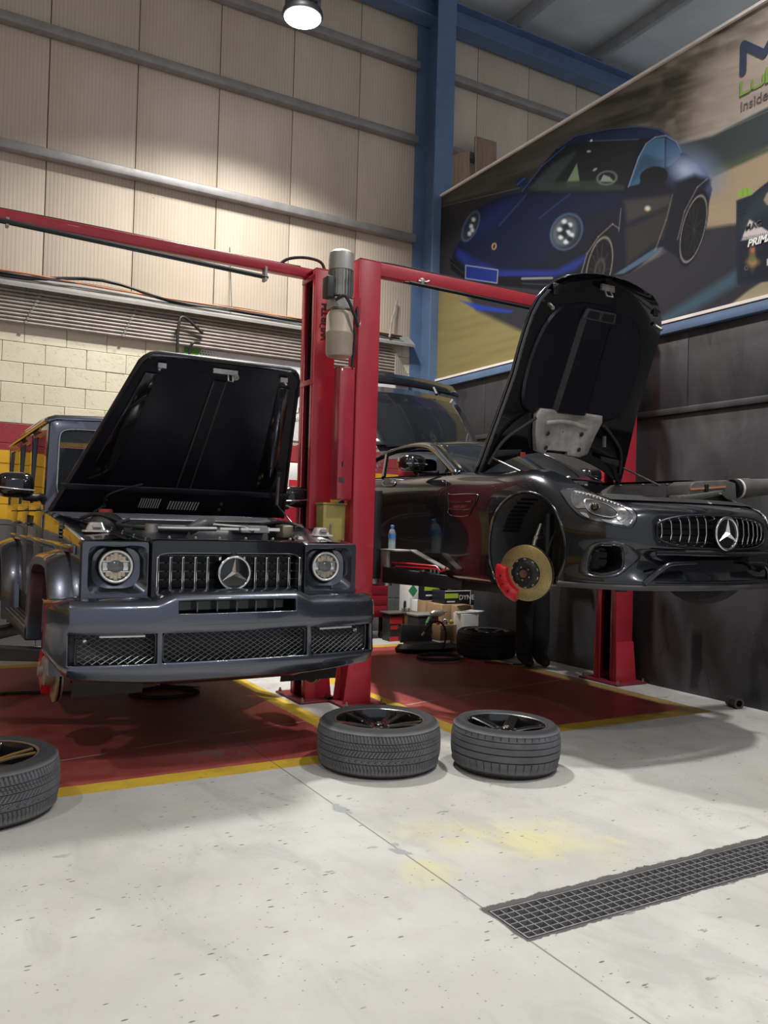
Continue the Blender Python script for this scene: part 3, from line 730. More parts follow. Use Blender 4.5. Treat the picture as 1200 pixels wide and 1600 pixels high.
# ================================================================ banner on the back wall
bn = thing('wall_banner', 'white banner with green dotted corners hung on the back wall behind the red posts', 'banner', (4.4, 9.94, 2.55))
YB = 9.95
MB().box((2.80, YB, 2.54), (6.02, YB+.012, 3.575)).build('sheet', mat('banner_white', (.74, .74, .74), .5), bn)
GRN = mat('banner_green', lin(92, 150, 52), .5, var=0); DOT = mat('banner_dark', lin(28, 34, 30), .5, var=0)
def disc2(b, x, z, r, n=14): b.prism([(x+r*cos(2*pi*k/n), YB-.001, z+r*sin(2*pi*k/n)) for k in range(n)], (0, -.0015, 0))
b = MB(); b.prism([(2.80, YB-.001, 3.575), (3.02, YB-.001, 3.575), (2.98, YB-.001, 3.50), (2.90, YB-.001, 3.45), (2.80, YB-.001, 3.32)], (0, -.001, 0))
b.build('green_corner', GRN, bn); b = MB(); b.prism([(6.02, YB-.001, 2.54), (5.66, YB-.001, 2.54), (5.80, YB-.001, 2.72), (5.92, YB-.001, 2.80), (6.02, YB-.001, 3.0)], (0, -.001, 0)); b.build('green_corner', GRN, bn)
b = MB()
for i in range(7):
    for j in range(5): disc2(b, 3.0+.035*i+.01*j, 3.55-.032*j, .013-.0014*i)
for i in range(6):
    for j in range(8): disc2(b, 5.62+.045*j-.03*i, 2.58+.05*i+.012*j, .018-.002*abs(i-2), 8)
b.build('green_dots', GRN, bn)
b = MB()
for x, z, r in ((5.60, 2.98, .02), (5.62, 2.90, .016), (5.66, 2.80, .026), (5.70, 2.75, .045), (5.76, 2.72, .03), (5.78, 2.64, .02), (5.74, 2.60, .012), (5.66, 2.66, .01), (5.70, 2.56, .012)): disc2(b, x, z, r)
for p, q_ in (((5.60, 2.98), (5.70, 2.76)), ((5.72, 2.75), (5.86, 2.55))):
    b.prism([(p[0]-.006, YB-.001, p[1]), (p[0]+.006, YB-.001, p[1]), (q_[0]+.006, YB-.001, q_[1]), (q_[0]-.006, YB-.001, q_[1])], (0, -.002, 0))
b.build('ink_splash', DOT, bn)
text('lettering', 'MAG', BLACKINK, bn, textM((4.20, YB-.002, 3.04), (1, 0, 0), (0, 0, 1)), .40, offset=.02)
text('lettering', 'LUBRICANTS', mat('banner_olive', lin(120, 118, 40), .5, var=0), bn, textM((4.22, YB-.002, 2.90), (1, 0, 0), (0, 0, 1)), .115)
text('lettering', 'Inside everything', DARKGREY, bn, textM((4.22, YB-.002, 2.79), (1, 0, 0), (0, 0, 1)), .09)
# ================================================================ LIFTS
def post(parent, x0, x1, y0, y1, ztop, open_side):
    """C section column, opening on open_side (-1: faces -x, +1: faces +x)"""
    w = .012; b = MB()
    b.box((x0, y0, .015), (x1, y0+w, ztop)); b.box((x0, y1-w, .015), (x1, y1, ztop))
    if open_side > 0:
        b.box((x0, y0+w, .015), (x0+w, y1-w, ztop)); b.box((x1-w, y0+w, .015), (x1, y0+.07, ztop)); b.box((x1-w, y1-.07, .015), (x1, y1-w, ztop))
    else:
        b.box((x1-w, y0+w, .015), (x1, y1-w, ztop)); b.box((x0, y0+w, .015), (x0+w, y0+.07, ztop)); b.box((x0, y1-.07, .015), (x0+w, y1-w, ztop))
    b.build('column', REDP, parent, bevel=.006)
    MB().box((x0+.002, y0+.002, ztop), (x1-.002, y1-.002, ztop+.01)).build('top_plate', REDP, parent)
    MB().box((x0-.09, y0-.12, 0), (x1+.09, y1+.12, .018)).build('base_plate', mat('base_red', (.17, .018, .028), .5, 0, 0, .3), parent, bevel=.004)
    for s in (-1, 1):
        x = x0 if (open_side > 0) else x1
        # triangular gussets on the long faces
        yy = y0-.012 if s < 0 else y1
        MB().prism([(x0-.05 if open_side > 0 else x0, yy, .018), (x1 if open_side > 0 else x1+.05, yy, .018), (x1 if open_side > 0 else x1+.002, yy, .40), (x0-.002 if open_side > 0 else x0, yy, .40)], (0, .012, 0)).build('gusset', REDP, parent, bevel=.002)
    for dx in (x0-.06, x1+.06):
        for dy in (y0-.09, y1+.09):
            MB().lathe([(.016, .018), (.016, .032), (.009, .032), (.009, .05)], 6, Matrix.Translation((dx, dy, 0))).build('anchor_bolt', STEEL, parent)
    # rack / lifting screw inside the column
    xm = (x0+x1)/2+.02*open_side; ym = (y0+y1)/2
    MB().tube([(xm, ym, .02), (xm, ym, ztop-.05)], .022, 10).build('lift_cylinder', STEEL, parent, smooth=50)
    b = MB()
    for k in range(int((ztop-.3)/.05)): b.box((xm-.03, ym+.045, .2+k*.05), (xm+.03, ym+.065, .225+k*.05))
    b.box((xm-.035, ym+.06, .1), (xm+.035, ym+.075, ztop-.1)); b.build('lock_ladder', SATBLK, parent)

# ---- right hand lift (sports car)
lr = thing('car_lift', 'red two post car lift with motor unit raising the sports car', 'car lift', (4.6, 5.98, 0))
post(lr, 3.095, 3.295, 5.93, 6.10, 3.63, 1)
post(lr, 5.90, 6.12, 5.78, 6.06, 3.63, -1)
MB().box((3.295, 5.95, 3.53), (5.90, 6.04, 3.64)).build('crossbeam', REDP, lr, bevel=.006)
MB().tube([(3.55, 5.90, 3.505), (5.6, 5.90, 3.48)], .016, 8).tube([(3.5, 5.90, 3.50), (3.56, 5.90, 3.505)], .01, 8).build('stop_bar', SATBLK, lr)
for x in (3.66, 5.4): MB().box((x, 5.885, 3.50), (x+.03, 5.96, 3.56)).tube([(x-.02, 5.9, 3.53), (x+.06, 5.9, 3.535), (x+.09, 5.9, 3.55)], .012, 6).build('bar_bracket', ALU, lr, bevel=.003)
MB().tube(curve([(3.2, 6.0, 3.65), (3.5, 6.0, 3.665), (4.3, 6.0, 3.655), (5.0, 6.0, 3.66), (5.95, 5.95, 3.66)], 5), .008, 6).build('hydraulic_hose', CABM, lr)
# motor, pump and oil tank on the left post
mx, my = 2.925, 5.93
T = Matrix.Translation((mx, my, 0))
pu = MB().lathe([(.06, 3.17), (.075, 3.18), (.075, 3.27), (.06, 3.285)], 24, T).box((mx-.085, my-.075, 3.185), (mx+.08, my+.075, 3.265)).build('pump_block', ALU, lr, smooth=40, bevel=.004)
MB().lathe([(.045, 3.40), (.092, 3.40), (.092, 3.60), (.096, 3.60), (.097, 3.615)], 28, T).build('motor_core', ALU, lr, smooth=40)
for k in range(24):
    a = 2*pi*k/24
    MB().cbox((mx+.094*cos(a), my+.094*sin(a), 3.39), (.022, .005, .20), Matrix.Rotation(a, 3, 'Z')).build('motor_fin', ALU, lr)
MB().lathe([(.08, 3.28), (.09, 3.285), (.09, 3.50), (.06, 3.50)], 28, T).build('motor_body', ALU, lr, smooth=40)
MB().lathe([(.103, 3.495), (.103, 3.60), (.098, 3.635), (.075, 3.655), (.03, 3.66)], 32, T).build('fan_cover', mat('fan_cover_grey', (.50, .49, .46), .42, .5, 0, .12), lr, smooth=40)
MB().cbox((mx-.12, my-.02, 3.34), (.06, .10, .17)).build('terminal_box', DARKGREY, lr, bevel=.008)
MB().lathe([(.055, 2.80), (.095, 2.805), (.108, 2.83), (.110, 2.98), (.113, 2.985), (.113, 2.995), (.110, 3.0), (.108, 3.13), (.09, 3.165), (.05, 3.175)], 32, T).build('oil_tank', mat('oil_tank_plastic', (.50, .42, .33), .45, 0, 0, .18, 3), lr, smooth=40)
MB().box((mx+.03, my-.02, 3.1), (3.10, my+.05, 3.3)).build('mounting_plate', REDP, lr)
for p in ([(mx-.09, my-.09, 3.23), (mx-.02, my-.13, 3.26), (mx+.06, my-.14, 3.12), (mx+.11, my-.10, 3.05), (mx+.14, my-.03, 3.2), (3.09, my+.02, 3.25)],
          [(mx+.12, my+.01, 3.1), (mx+.14, my, 3.0), (mx+.135, my, 2.9), (mx+.13, my+.02, 2.72)]):
    MB().tube(curve(p, 6), .013, 8).build('hose', RUBBER, lr, smooth=60)
# cover box beside the post
MB().box((2.945, 5.94, 1.66), (3.085, 6.06, 2.74)).build('guard_cover', mat('cover_red', (.40, .03, .05), .3, 0, .5), lr, bevel=.01)
MB().box((2.985, 5.936, 1.93), (2.995, 5.94, 1.97)).build('cover_slot', SATBLK, lr)
MB().box((2.96, 5.936, 1.80), (3.01, 5.94, 1.84)).build('rating_plate', DARKGREY, lr)
YELB = mat('olive_yellow_paint', (.40, .33, .10), .5, 0, 0, .15)
cb_ = MB().box((2.87, 6.02, 1.22), (3.07, 6.16, 1.62)).build('control_box', YELB, lr, bevel=.008)
MB().box((2.865, 6.015, 1.62), (3.08, 6.17, 1.635)).build('lid', YELB, cb_); MB().box((2.93, 6.012, 1.38), (2.945, 6.02, 1.46)).build('latch', STEEL, cb_)
# carriage and arms
zc = 1.12
for px, s in ((3.30, 1), (5.89, -1)):
    b = MB(); b.box((min(px, px+s*.07), 5.94, 1.02), (max(px, px+s*.07), 6.09, 1.75)); b.build('carriage', SATBLK, lr, bevel=.006)
    for yy, tip in ((5.90, (4.0 if s > 0 else 5.1, 4.95)), (6.12, (4.0 if s > 0 else 5.1, 7.3))):
        p0 = V((px+s*.10, yy, 1.06)); p1 = V((tip[0], tip[1], 1.00)); dv = (p1-p0); dn = dv.normalized(); sd_ = V((dn.y, -dn.x, 0))
        def beam(a, b_, w, h0, h1, name):
            A = p0+dv*a; B = p0+dv*b_
            MB().prism([A+sd_*w+V((0, 0, -h0)), B+sd_*w*.8+V((0, 0, -h1)), B+sd_*w*.8+V((0, 0, h1)), A+sd_*w+V((0, 0, h0))], sd_*(-2*w*.9)).build(name, SATBLK, lr, bevel=.006)
        beam(0, .62, .07, .065, .05, 'arm'); beam(.55, 1.0, .05, .042, .035, 'arm_extension')
        MB().lathe([(.035, 1.0), (.035, 1.03), (.055, 1.03), (.055, 1.055)], 16, Matrix.Translation((p1.x, p1.y, 0))).build('lifting_pad', RUBBER, lr, smooth=40)
        MB().lathe([(.05, .97), (.05, 1.14)], 16, Matrix.Translation((p0.x, p0.y, 0))).build('arm_pivot', STEEL, lr, smooth=40)
# red guard rod along the near arm
A = atX(611, 880, 3.44); 
pts = [atX(613, 892, 3.42), atX(609, 882, 3.42), atX(611, 879, 3.42), atX(640, 881, 3.47), atX(682, 885, 3.55), atX(688, 893, 3.56), atX(695, 891, 3.57), atX(697, 886, 3.57)]
MB().tube(pts, .008, 8).tube([atX(616, 887, 3.43), atX(620, 885, 3.43), atX(684, 889, 3.55)], .007, 8).build('foot_guard', CALIPER, lr, smooth=60)

# ---- left hand lift (off-roader)
ll = thing('car_lift', 'red two post car lift with open channel post raising the off-road car', 'car lift', (1.5, 6.4, 0))
post(ll, 2.84, 3.03, 6.22, 6.50, 3.58, -1)
post(ll, -.12, .08, 6.22, 6.50, 3.58, 1)
MB().box((.08, 6.40, 3.55), (2.95, 6.49, 3.63)).build('crossbeam', REDP, ll, bevel=.006)
for z in (3.50, 2.62): MB().box((2.834, 6.225, z), (2.842, 6.495, z+.045)).build('channel_strap', REDP, ll, bevel=.002)
MB().tube([(-.1, 6.36, 3.545), (2.42, 6.36, 3.475)], .020, 8).tube([(2.40, 6.36, 3.476), (2.47, 6.36, 3.474)], .012, 8).build('stop_bar', SATBLK, ll)
for x, z in ((.50, 3.53), (2.44, 3.475)): MB().box((x, 6.35, z-.03), (x+.02, 6.42, 3.56)).build('bar_bracket', ALU, ll)
MB().tube(curve([(2.60, 6.45, 3.63), (2.68, 6.44, 3.69), (2.82, 6.42, 3.72), (2.96, 6.40, 3.70), (3.0, 6.38, 3.60)], 5), .014, 8).build('hose_loop', RUBBER, ll, smooth=60)
MB().tube(curve([(.1, 6.46, 3.645), (1.0, 6.46, 3.65), (2.0, 6.46, 3.645), (2.8, 6.46, 3.65)], 4), .008, 6).build('hydraulic_hose', CABM, ll)
text('lettering', 'W\u00dcRTH', BLACKINK, ll, textM((2.955, 6.2165, 2.99), (0, 0, 1), (-1, 0, 0)), .085, offset=.002)
b = MB(); b.box((2.77, 6.26, .40), (2.84, 6.46, 1.15)); b.build('carriage', SATBLK, ll, bevel=.006)
b = MB(); b.box((.08, 6.26, .40), (.15, 6.46, 1.15)); b.build('carriage', SATBLK, ll, bevel=.006)
for x0, s in ((2.74, -1), (.18, 1)):
    for y0, y1 in ((6.22, 5.75), (6.5, 7.9)):
        p0 = V((x0, y0, .55)); p1 = V((1.69-s*.55, y1, .53)); dn = (p1-p0).normalized(); sd_ = V((dn.y, -dn.x, 0))*.055
        MB().prism([p0+sd_+V((0, 0, -.05)), p1+sd_+V((0, 0, -.035)), p1+sd_+V((0, 0, .035)), p0+sd_+V((0, 0, .05))], -2*sd_).build('arm', SATBLK, ll, bevel=.005)
        MB().lathe([(.035, .56), (.035, .59), (.055, .59), (.055, .61)], 16, Matrix.Translation((p1.x, p1.y, 0))).build('lifting_pad', RUBBER, ll, smooth=40)
# ================================================================ LOOSE WHEELS
def tyre_mesh(R, w, rim, kind):
    """tyre lying flat, tread cut as geometry"""
    nt = 540 if kind == 'all' else 480; rows = []
    zs = []; side = .05
    tread = np.linspace(side, w-side+.012, 66)
    prof = [(rim, .012), (rim+.012, .004), (lerp(rim, R, .5), 0), (R-.03, .012), (R-.010, .032)]
    top = [(R-.010, w-.030), (R-.028, w-.012), (lerp(rim, R, .5), w), (rim+.012, w-.004), (rim, w-.012)]
    a = np.linspace(0, 2*pi, nt, endpoint=False)
    def row(r, z): return [(r*cos(t), r*sin(t), z) for t in a]
    for r, z in prof: rows.append(row(r, z))
    if kind == 'all': grooves = (.20, .40, .60, .80)
    else: grooves = (.24, .47, .68, .86)
    for z in tread:
        s = (z-tread[0])/(tread[-1]-tread[0])
        base = R-.012*abs(2*s-1)**3
        gd = min(abs(s-g) for g in grooves); circ = 1 if gd < (.013 if kind == 'all' else .010) else 0
        r_ = []
        for i, t in enumerate(a):
            cut = circ*.012
            if kind == 'all':
                seg = sum(s > g for g in grooves)
                per = (5, 9, 5, 4.5, 5)[seg]; sl = (4, 26*sin(s*16), -10, 9, 4)[seg]
                ph = (i+sl*(s-.5)*3) % per
                if ph < 1.0 and gd > .02: cut = max(cut, .008)
                if seg == 3 and abs(s-.70) < .012: cut = max(cut, .005)
            else:
                if (s > .90 or s < .20) and (i % 11) < 1: cut = max(cut, .008)
            rr = base-cut; r_.append((rr*cos(t), rr*sin(t), z))
        rows.append(r_)
    for r, z in top: rows.append(row(r, z))
    m = MB(); m.grid(rows, cu=True); me = m.mesh('tyre', recalc=False)
    shade(me, 30); return me
def tyre_mat(name, c, R):
    n = NT(name); v = n.obj(); q = n.node('ShaderNodeSeparateXYZ'); n.put(q.inputs[0], v)
    rr = n.math('SQRT', n.math('ADD', n.math('MULTIPLY', q.outputs[0], q.outputs[0]), n.math('MULTIPLY', q.outputs[1], q.outputs[1])))
    tread = n.mix(n.step(n.noise(v, 7, 6, .65), .35, .7), c, tuple(k*.72 for k in c))
    n.put(n.b.inputs['Base Color'], n.mix(n.step(rr, R-.030, R-.012), tuple(k*.20 for k in c), tread))
    n.b.inputs['Roughness'].default_value = .82; n.bump(n.noise(v, 180, 3), .15, .002); return n.m
TYREA = tyre_mat('tyre_rubber_grey', (.135, .135, .148), .380); TYREB = tyre_mat('tyre_rubber_worn', (.120, .120, .134), .335); TYREC = tyre_mat('tyre_rubber_black', (.012, .012, .016), .345)
RIMB = mat('rim_black', (.014, .014, .015), .22, .2, .8, .1); RIML = mat('rim_lip', (.32, .32, .33), .3, .9, 0, .1)
def make_wheel(label, R, w, rim, kind, tm, spokes, twin, group=None):
    t = thing('loose_wheel', label, 'wheel', (0, 0, 0), group)
    link('tyre', tyre_mesh(R, w, rim, kind), tm, t)
    MB().lathe([(rim+.002, .010), (rim-.012, .012), (rim-.022, .05), (rim-.026, w*.5), (rim-.022, w-.05), (rim-.010, w-.016), (rim+.002, w-.010)], 64, None, False, False).build('rim', RIMB, t, smooth=40)
    MB().lathe([(rim-.012, w-.014), (rim-.006, w-.010), (rim+.001, w-.010)], 64, None, False, False).build('rim_lip', RIML, t, smooth=40)
    MB().lathe([(rim-.03, .06), (.10, .055), (.06, .05)], 48, None, False, True).build('inner_dish', SATBLK, t, smooth=40)
    hz = w-.055
    MB().lathe([(.085, hz-.05), (.085, hz-.012), (.070, hz), (.03, hz+.002)], 32).build('hub', RIMB, t, smooth=40)
    cp = MB().lathe([(.030, hz), (.030, hz+.010), (.024, hz+.014)], 24).build('centre_cap', RIMB, t, smooth=40)
    b = MB()
    for k in range(3):
        a = 2*pi*k/3; b.add([(0, 0, hz+.018), (.004*cos(a+1.2), .004*sin(a+1.2), hz+.015), (.020*cos(a), .020*sin(a), hz+.015), (.004*cos(a-1.2), .004*sin(a-1.2), hz+.015)], [(0, 1, 2), (0, 2, 3)])
    b.tube([(.022*cos(2*pi*k/24), .022*sin(2*pi*k/24), hz+.015) for k in range(24)], .002, 5, closed=True); b.build('cap_star', CHROME, cp)
    for k in range(5):
        a = 2*pi*k/5+.3; MB().lathe([(.009, hz-.004), (.009, hz+.004)], 6, Matrix.Translation((.057*cos(a), .057*sin(a), 0))).build('lug_recess', STEEL, t)
    for k in range(spokes):
        a = 2*pi*k/spokes+.2
        for s in ((-1, 1) if twin else (0,)):
            r0, r1 = .055, rim-.018; dth = .13*s if twin else 0
            w0, w1 = ((.022, .016) if twin else (.036, .030))
            p0 = V((r0*cos(a+dth*1.5), r0*sin(a+dth*1.5), hz-.006)); p1 = V((r1*cos(a+dth*1.25), r1*sin(a+dth*1.25), w-.024))
            pm = (p0+p1)/2+V((0, 0, .004)); side = V((-sin(a), cos(a), 0))
            rows = []
            for p, ww, th in ((p0, w0, .045), (pm, (w0+w1)/2, .035), (p1, w1, .03)):
                rows.append([p+side*ww, p+side*ww*.75+V((0, 0, .006)), p-side*ww*.75+V((0, 0, .006)), p-side*ww, p-side*ww*.8+V((0, 0, -th)), p+side*ww*.8+V((0, 0, -th))])
            MB().grid(rows, cu=True).build('spoke', RIMB, t, smooth=35)
    return t
def floor_centre(px, py, R):
    p = atZ(px, py); d = sqrt(p.x**2+p.y**2); return V((p.x*(1+R/d), p.y*(1+R/d), 0))
wa = make_wheel('large grey treaded wheel with twin black spokes on the floor before the red post', .380, .285, .278, 'all', TYREA, 5, True, 'wheels lying on the floor')
wa.location = floor_centre(590, 1222, .380); wa.rotation_euler = (0, 0, .35)
w2 = copy_tree(wa); w2['label'] = 'treaded wheel cut off by the left edge of the picture'; w2.location = floor_centre(-38, 1309, .38); w2.rotation_euler = (0, 0, 1.1)
w3 = make_wheel('smaller worn wheel with five black spokes on the floor, nearest the drain', .335, .275, .250, 'sport', TYREB, 5, False, 'wheels lying on the floor')
w3.location = floor_centre(787, 1223, .335)+V((0, 0, .008)); w3.rotation_euler = (radians(1.0), radians(1.2), .5)
w4 = make_wheel('black wheel lying in the shadow by the cardboard boxes', .345, .30, .255, 'sport', TYREC, 5, False, 'wheels lying on the floor')
w4.location = (5.77, 7.66, 0)
# ================================================================ OFF-ROAD CAR on the left lift
def star3(b, M, r, h, w=.16):
    for k in range(3):
        a = pi/2+2*pi*k/3
        c = M @ V((0, 0, h)); t = M @ V((r*cos(a), r*sin(a), h*.3))
        l = M @ V((r*w*cos(a+1.05), r*w*sin(a+1.05), 0)); rr = M @ V((r*w*cos(a-1.05), r*w*sin(a-1.05), 0))
        b.add([c, l, t, rr], [(0, 1, 2), (0, 2, 3)])
    return b
def diamond_mesh(b, x0, x1, z0, z1, pitch, w, Yf, d=.006):
    """diagonal lattice clipped to a rectangle, Yf(x) gives depth"""
    for s in (1, -1):
        c = (z0-s*x0) if s > 0 else (z0+x0)
        lo = z0-s*(x1 if s > 0 else x0); hi = z1-s*(x0 if s > 0 else x1)
        k = lo
        while k < hi:
            pts = []
            for x in (x0, x1):
                z = s*x*.62+k*.62+(z0+z1)/2*(1-.62)
                pts.append((x, z))
            (xa, za), (xb, zb) = pts
            # clip in z
            ta, tb = 0., 1.
            for bound, sign in ((z0, 1), (z1, -1)):
                fa, fb = sign*(za-bound), sign*(zb-bound)
                if fa < 0 and fb < 0: ta = 2; break
                if fa < 0: ta = max(ta, fa/(fa-fb))
                elif fb < 0: tb = min(tb, fa/(fa-fb))
            if ta < tb:
                p = (lerp(xa, xb, ta), lerp(za, zb, ta)); q = (lerp(xa, xb, tb), lerp(za, zb, tb))
                n = max(1, int(abs(q[0]-p[0])/.15))
                pa = [V((lerp(p[0], q[0], i/n), Yf(lerp(p[0], q[0], i/n)), lerp(p[1], q[1], i/n))) for i in range(n+1)]
                b.tube(pa, w, 4, cap=False)
            k += pitch
def suv():
    cx = 1.69; T = thing('off_road_car', 'graphite boxy off-road car with open bonnet and no front wheels on the left lift', 'car', (cx, 7.0, .0))
    X = lambda u: cx+u
    AMBER = mat('amber_reflector', (.60, .45, .28), .2, .6, .4, .3, 40); REFL = mat('lamp_reflector', (.75, .72, .68), .18, .9, 0, .2, 25)
    # ---------------- front panels with recessed lamps
    N = 56
    for s in (-1, 1):
        def ring(cu, cz, a, b_, e, Y): return [(X(s*(cu+p[0])), Y, cz+p[1]) for p in sup(a, b_, e, N, pi/N)]
        rows = [ring(.680, 1.150, .192, .185, 30, 4.93), ring(.680, 1.150, .192, .185, 30, 4.855), ring(.680, 1.150, .184, .177, 24, 4.838), ring(.666, 1.168, .166, .139, 7, 4.838), ring(.666, 1.168, .160, .133, 6, 4.848),
                ring(.666, 1.175, .135, .118, 3.2, 4.895), ring(.668, 1.183, .104, .104, 2, 4.905), ring(.668, 1.183, .100, .100, 2, 4.94)]
        MB().grid(rows, cu=True).build('headlight_panel', PAINT_G, T, smooth=32)
        C = V((X(s*.668), 4.905, 1.183)); M = frame(C, (0, -1, 0), (1, 0, 0))
        hl = MB().lathe([(.100, -.03), (.101, .018), (.092, .022), (.091, -.02), (.03, -.03)], 40, M, True, True).build('headlight', SATBLK, T, smooth=40)
        MB().tube([M @ V((.089*cos(2*pi*k/40), .089*sin(2*pi*k/40), .020)) for k in range(40)], .0075, 8, closed=True).build('lamp_ring', mat('drl_ring', (.84, .80, .74), .2, .3, .3), hl, smooth=60)
        b = MB()
        for sg in (1, -1):
            for k in range(5):
                x0 = -.055+.022*k; b.prism([M @ V((x0+.001, sg*.034, .002)), M @ V((x0+.021, sg*.034, .002)), M @ V((x0+.021, sg*(.078-.9*abs(x0+.011)**1.2), .004)), M @ V((x0+.001, sg*(.078-.9*abs(x0+.011)**1.2), .004))], V((0, -.006, 0)))
        b.build('lamp_segment', AMBER, hl)
        MB().cbox(C+V((0, -.004, .030)), (.165, .012, .007)).cbox(C+V((0, -.004, -.030)), (.165, .012, .007)).build('lamp_bar', REFL, hl)
        for dx in (-.058, .058): MB().cbox(C+V((dx, .0, 0)), (.034, .010, .05)).build('side_reflector', REFL, hl, bevel=.004)
        MB().lathe([(.032, -.005), (.036, .012), (.026, .018), (.012, .024)], 24, M @ Matrix.Scale(1.25, 4, (1, 0, 0))).build('projector', GLOSSBLK, hl, smooth=60)
        MB().lathe([(.092, .020), (.075, .029), (.04, .034), (.005, .036)], 32, M, False, True).build('lens', CLEAR, hl, smooth=60)
        MB().lathe([(.009, 0), (.009, .008), (.004, .01)], 12, frame((X(s*.51), 4.868, 1.145), (0, -1, 0))).build('sensor', GLOSSBLK, T)
    # ---------------- grille
    def rect_ring(a, zc, h, e, Y, n=64): return [(X(p[0]), Y, zc+p[1]) for p in sup(a, h, e, n, pi/n)]
    gr = MB().grid([rect_ring(.487, 1.158, .188, 40, 4.95), rect_ring(.487, 1.158, .188, 40, 4.845), rect_ring(.478, 1.158, .180, 30, 4.828), rect_ring(.452, 1.135, .134, 12, 4.815), rect_ring(.445, 1.135, .128, 11, 4.82), rect_ring(.440, 1.135, .123, 10, 4.90)], cu=True).build('grille', GLOSSBLK, T, smooth=35)
    MB().box((X(-.44), 4.93, 1.0), (X(.44), 4.935, 1.27)).build('grille_backing', SATBLK, gr)
    MB().tube([(X(p[0]), 4.815, 1.135+p[1]) for p in sup(.449, .1315, 12, 80, pi/80)], .0035, 6, closed=True).build('grille_trim', mat('dark_chrome', (.35, .35, .36), .15, 1), gr)
    for z in (1.055, 1.105, 1.155, 1.205, 1.25):
        MB().box((X(-.44), 4.885, z-.004), (X(.44), 4.90, z+.004)).build('grille_bar', GLOSSBLK, gr)
    for k in range(-6, 7):
        if k == 0: continue
        u = math.copysign(.0745*abs(k)+.002, k); w = .0075
        spans = [(1.025, 1.247)] if abs(k) > 1 else [(1.022, 1.052), (1.218, 1.247)]
        for z0, z1 in spans:
            sl = MB().prism([(X(u-w), 4.86, z0), (X(u-w), 4.812, z0), (X(u-w), 4.804, z0+.012), (X(u-w), 4.804, z1-.004), (X(u-w), 4.815, z1), (X(u-w), 4.86, z1)], (2*w, 0, 0)).build('grille_slat', CHROME, gr, bevel=.0012)
            if abs(k) > 1: MB().box((X(u-.0035), 4.8030, z0+.02), (X(u+.0035), 4.806, z1-.01)).build('slat_inlay', GLOSSBLK, gr)
    SC_ = V((X(.012), 4.800, 1.148)); M = frame(SC_, (0, -1, 0), (1, 0, 0))
    em = MB().lathe([(.098, -.03), (.100, .004), (.06, .008)], 40, M, True, True).build('emblem', GLOSSBLK, T, smooth=40)
    MB().tube([M @ V((.098*cos(2*pi*k/48), .098*sin(2*pi*k/48), .008)) for k in range(48)], .0085, 8, closed=True).build('emblem_ring', CHROME, em, smooth=60)
    star3(MB(), M @ Matrix.Translation((0, 0, .008)) @ Matrix.Rotation(0, 4, 'Z'), .094, .026, .21).build('emblem_star', STARM, em, recalc=False)
    MB().cbox((X(.012), 4.806, 1.262), (.035, .012, .012)).build('front_camera', GLOSSBLK, gr, bevel=.003)
    # slam panel over the grille
    MB().prism([(X(-.47), 4.85, 1.345), (X(-.47), 4.83, 1.325), (X(-.47), 4.84, 1.30), (X(-.47), 5.02, 1.32), (X(-.47), 5.02, 1.352)], (.94, 0, 0)).build('slam_panel', GLOSSBLK, T, bevel=.008)
    for u in (-.36, -.2, -.05, .12, .3, .42):
        MB().lathe([(.010, 1.35), (.010, 1.36), (.005, 1.364)], 6, Matrix.Translation((X(u), 4.91, 0))).build('panel_bolt', ALU, T)
    # ---------------- fenders
    ac, az, AR = 5.55, .62, .50
    Ys = [4.86, 4.95, 5.02] + [5.06+.075*k for k in range(14)] + [6.12, 6.24, 6.36]
    ztop = lambda Y: 1.337+.160*(Y-4.86)/1.5-.012*((Y-5.6)/.75)**2+.01
    inn = lambda Y: lerp(.478, .835, (Y-4.86)/1.35) if Y < 6.21 else .835
    for s in (-1, 1):
        rows = []
        for Y in Ys:
            z = ztop(Y); zl = .72
            if abs(Y-ac) < AR: zl = max(zl, az+sqrt(AR*AR-(Y-ac)**2))
            i_ = inn(Y); m_ = lerp(i_, .86, .5)
            rows.append([(X(s*i_), Y, z-.07), (X(s*i_), Y, z-.004), (X(s*(i_+.01)), Y, z), (X(s*m_), Y, z+.010*(1-abs(m_-.7))), (X(s*.848), Y, z-.002), (X(s*.864), Y, z-.012), (X(s*.872), Y, z-.035), (X(s*.872), Y, lerp(z-.035, max(zl, 1.0), .5)), (X(s*.872), Y, max(zl, 1.02)), (X(s*.868), Y, zl)])
        fd = MB().grid(rows).build('fender', PAINT_G, T, smooth=30)
        # black rubber channel along the bay
        MB().tube([(X(s*(inn(Y)-.012)), Y, ztop(Y)-.012) for Y in Ys], .012, 6).build('bay_seal', SATBLK, fd, smooth=60)
        for k in range(9):
            Y = 4.95+.14*k; MB().lathe([(.006, 0), (.006, .006)], 6, Matrix.Translation((X(s*(inn(Y)-.012)), Y, ztop(Y)-.002))).build('fender_bolt', ALU, fd)
        # indicator on the fender
        iu, iy, iz = s*.742, 5.13, ztop(5.13)+.006
        b = MB(); rows = []
        for a, b2, h in ((.078, .058, 0), (.075, .055, .010), (.055, .040, .014), (.038, .026, .055), (.030, .018, .058)): rows.append([(X(iu)+p[0], iy+p[1]+h*.25, iz+h) for p in sup(a, b2, 6, 24)])
        o = len(b.v); b.grid(rows, cu=True); b.f.append(list(range(o+96, o+120))); b.mi.append(0)
        ind = b.build('turn_signal', mat('indicator_lens', (.70, .66, .64), .12, .55, .5, .2, 30), T, smooth=35)
        MB().cbox((X(iu), iy-.040, iz+.034), (.05, .02, .02), Matrix.Rotation(radians(-22), 3, 'X')).build('signal_element', mat('indicator_inner', (.25, .2, .18), .3, .3), ind)
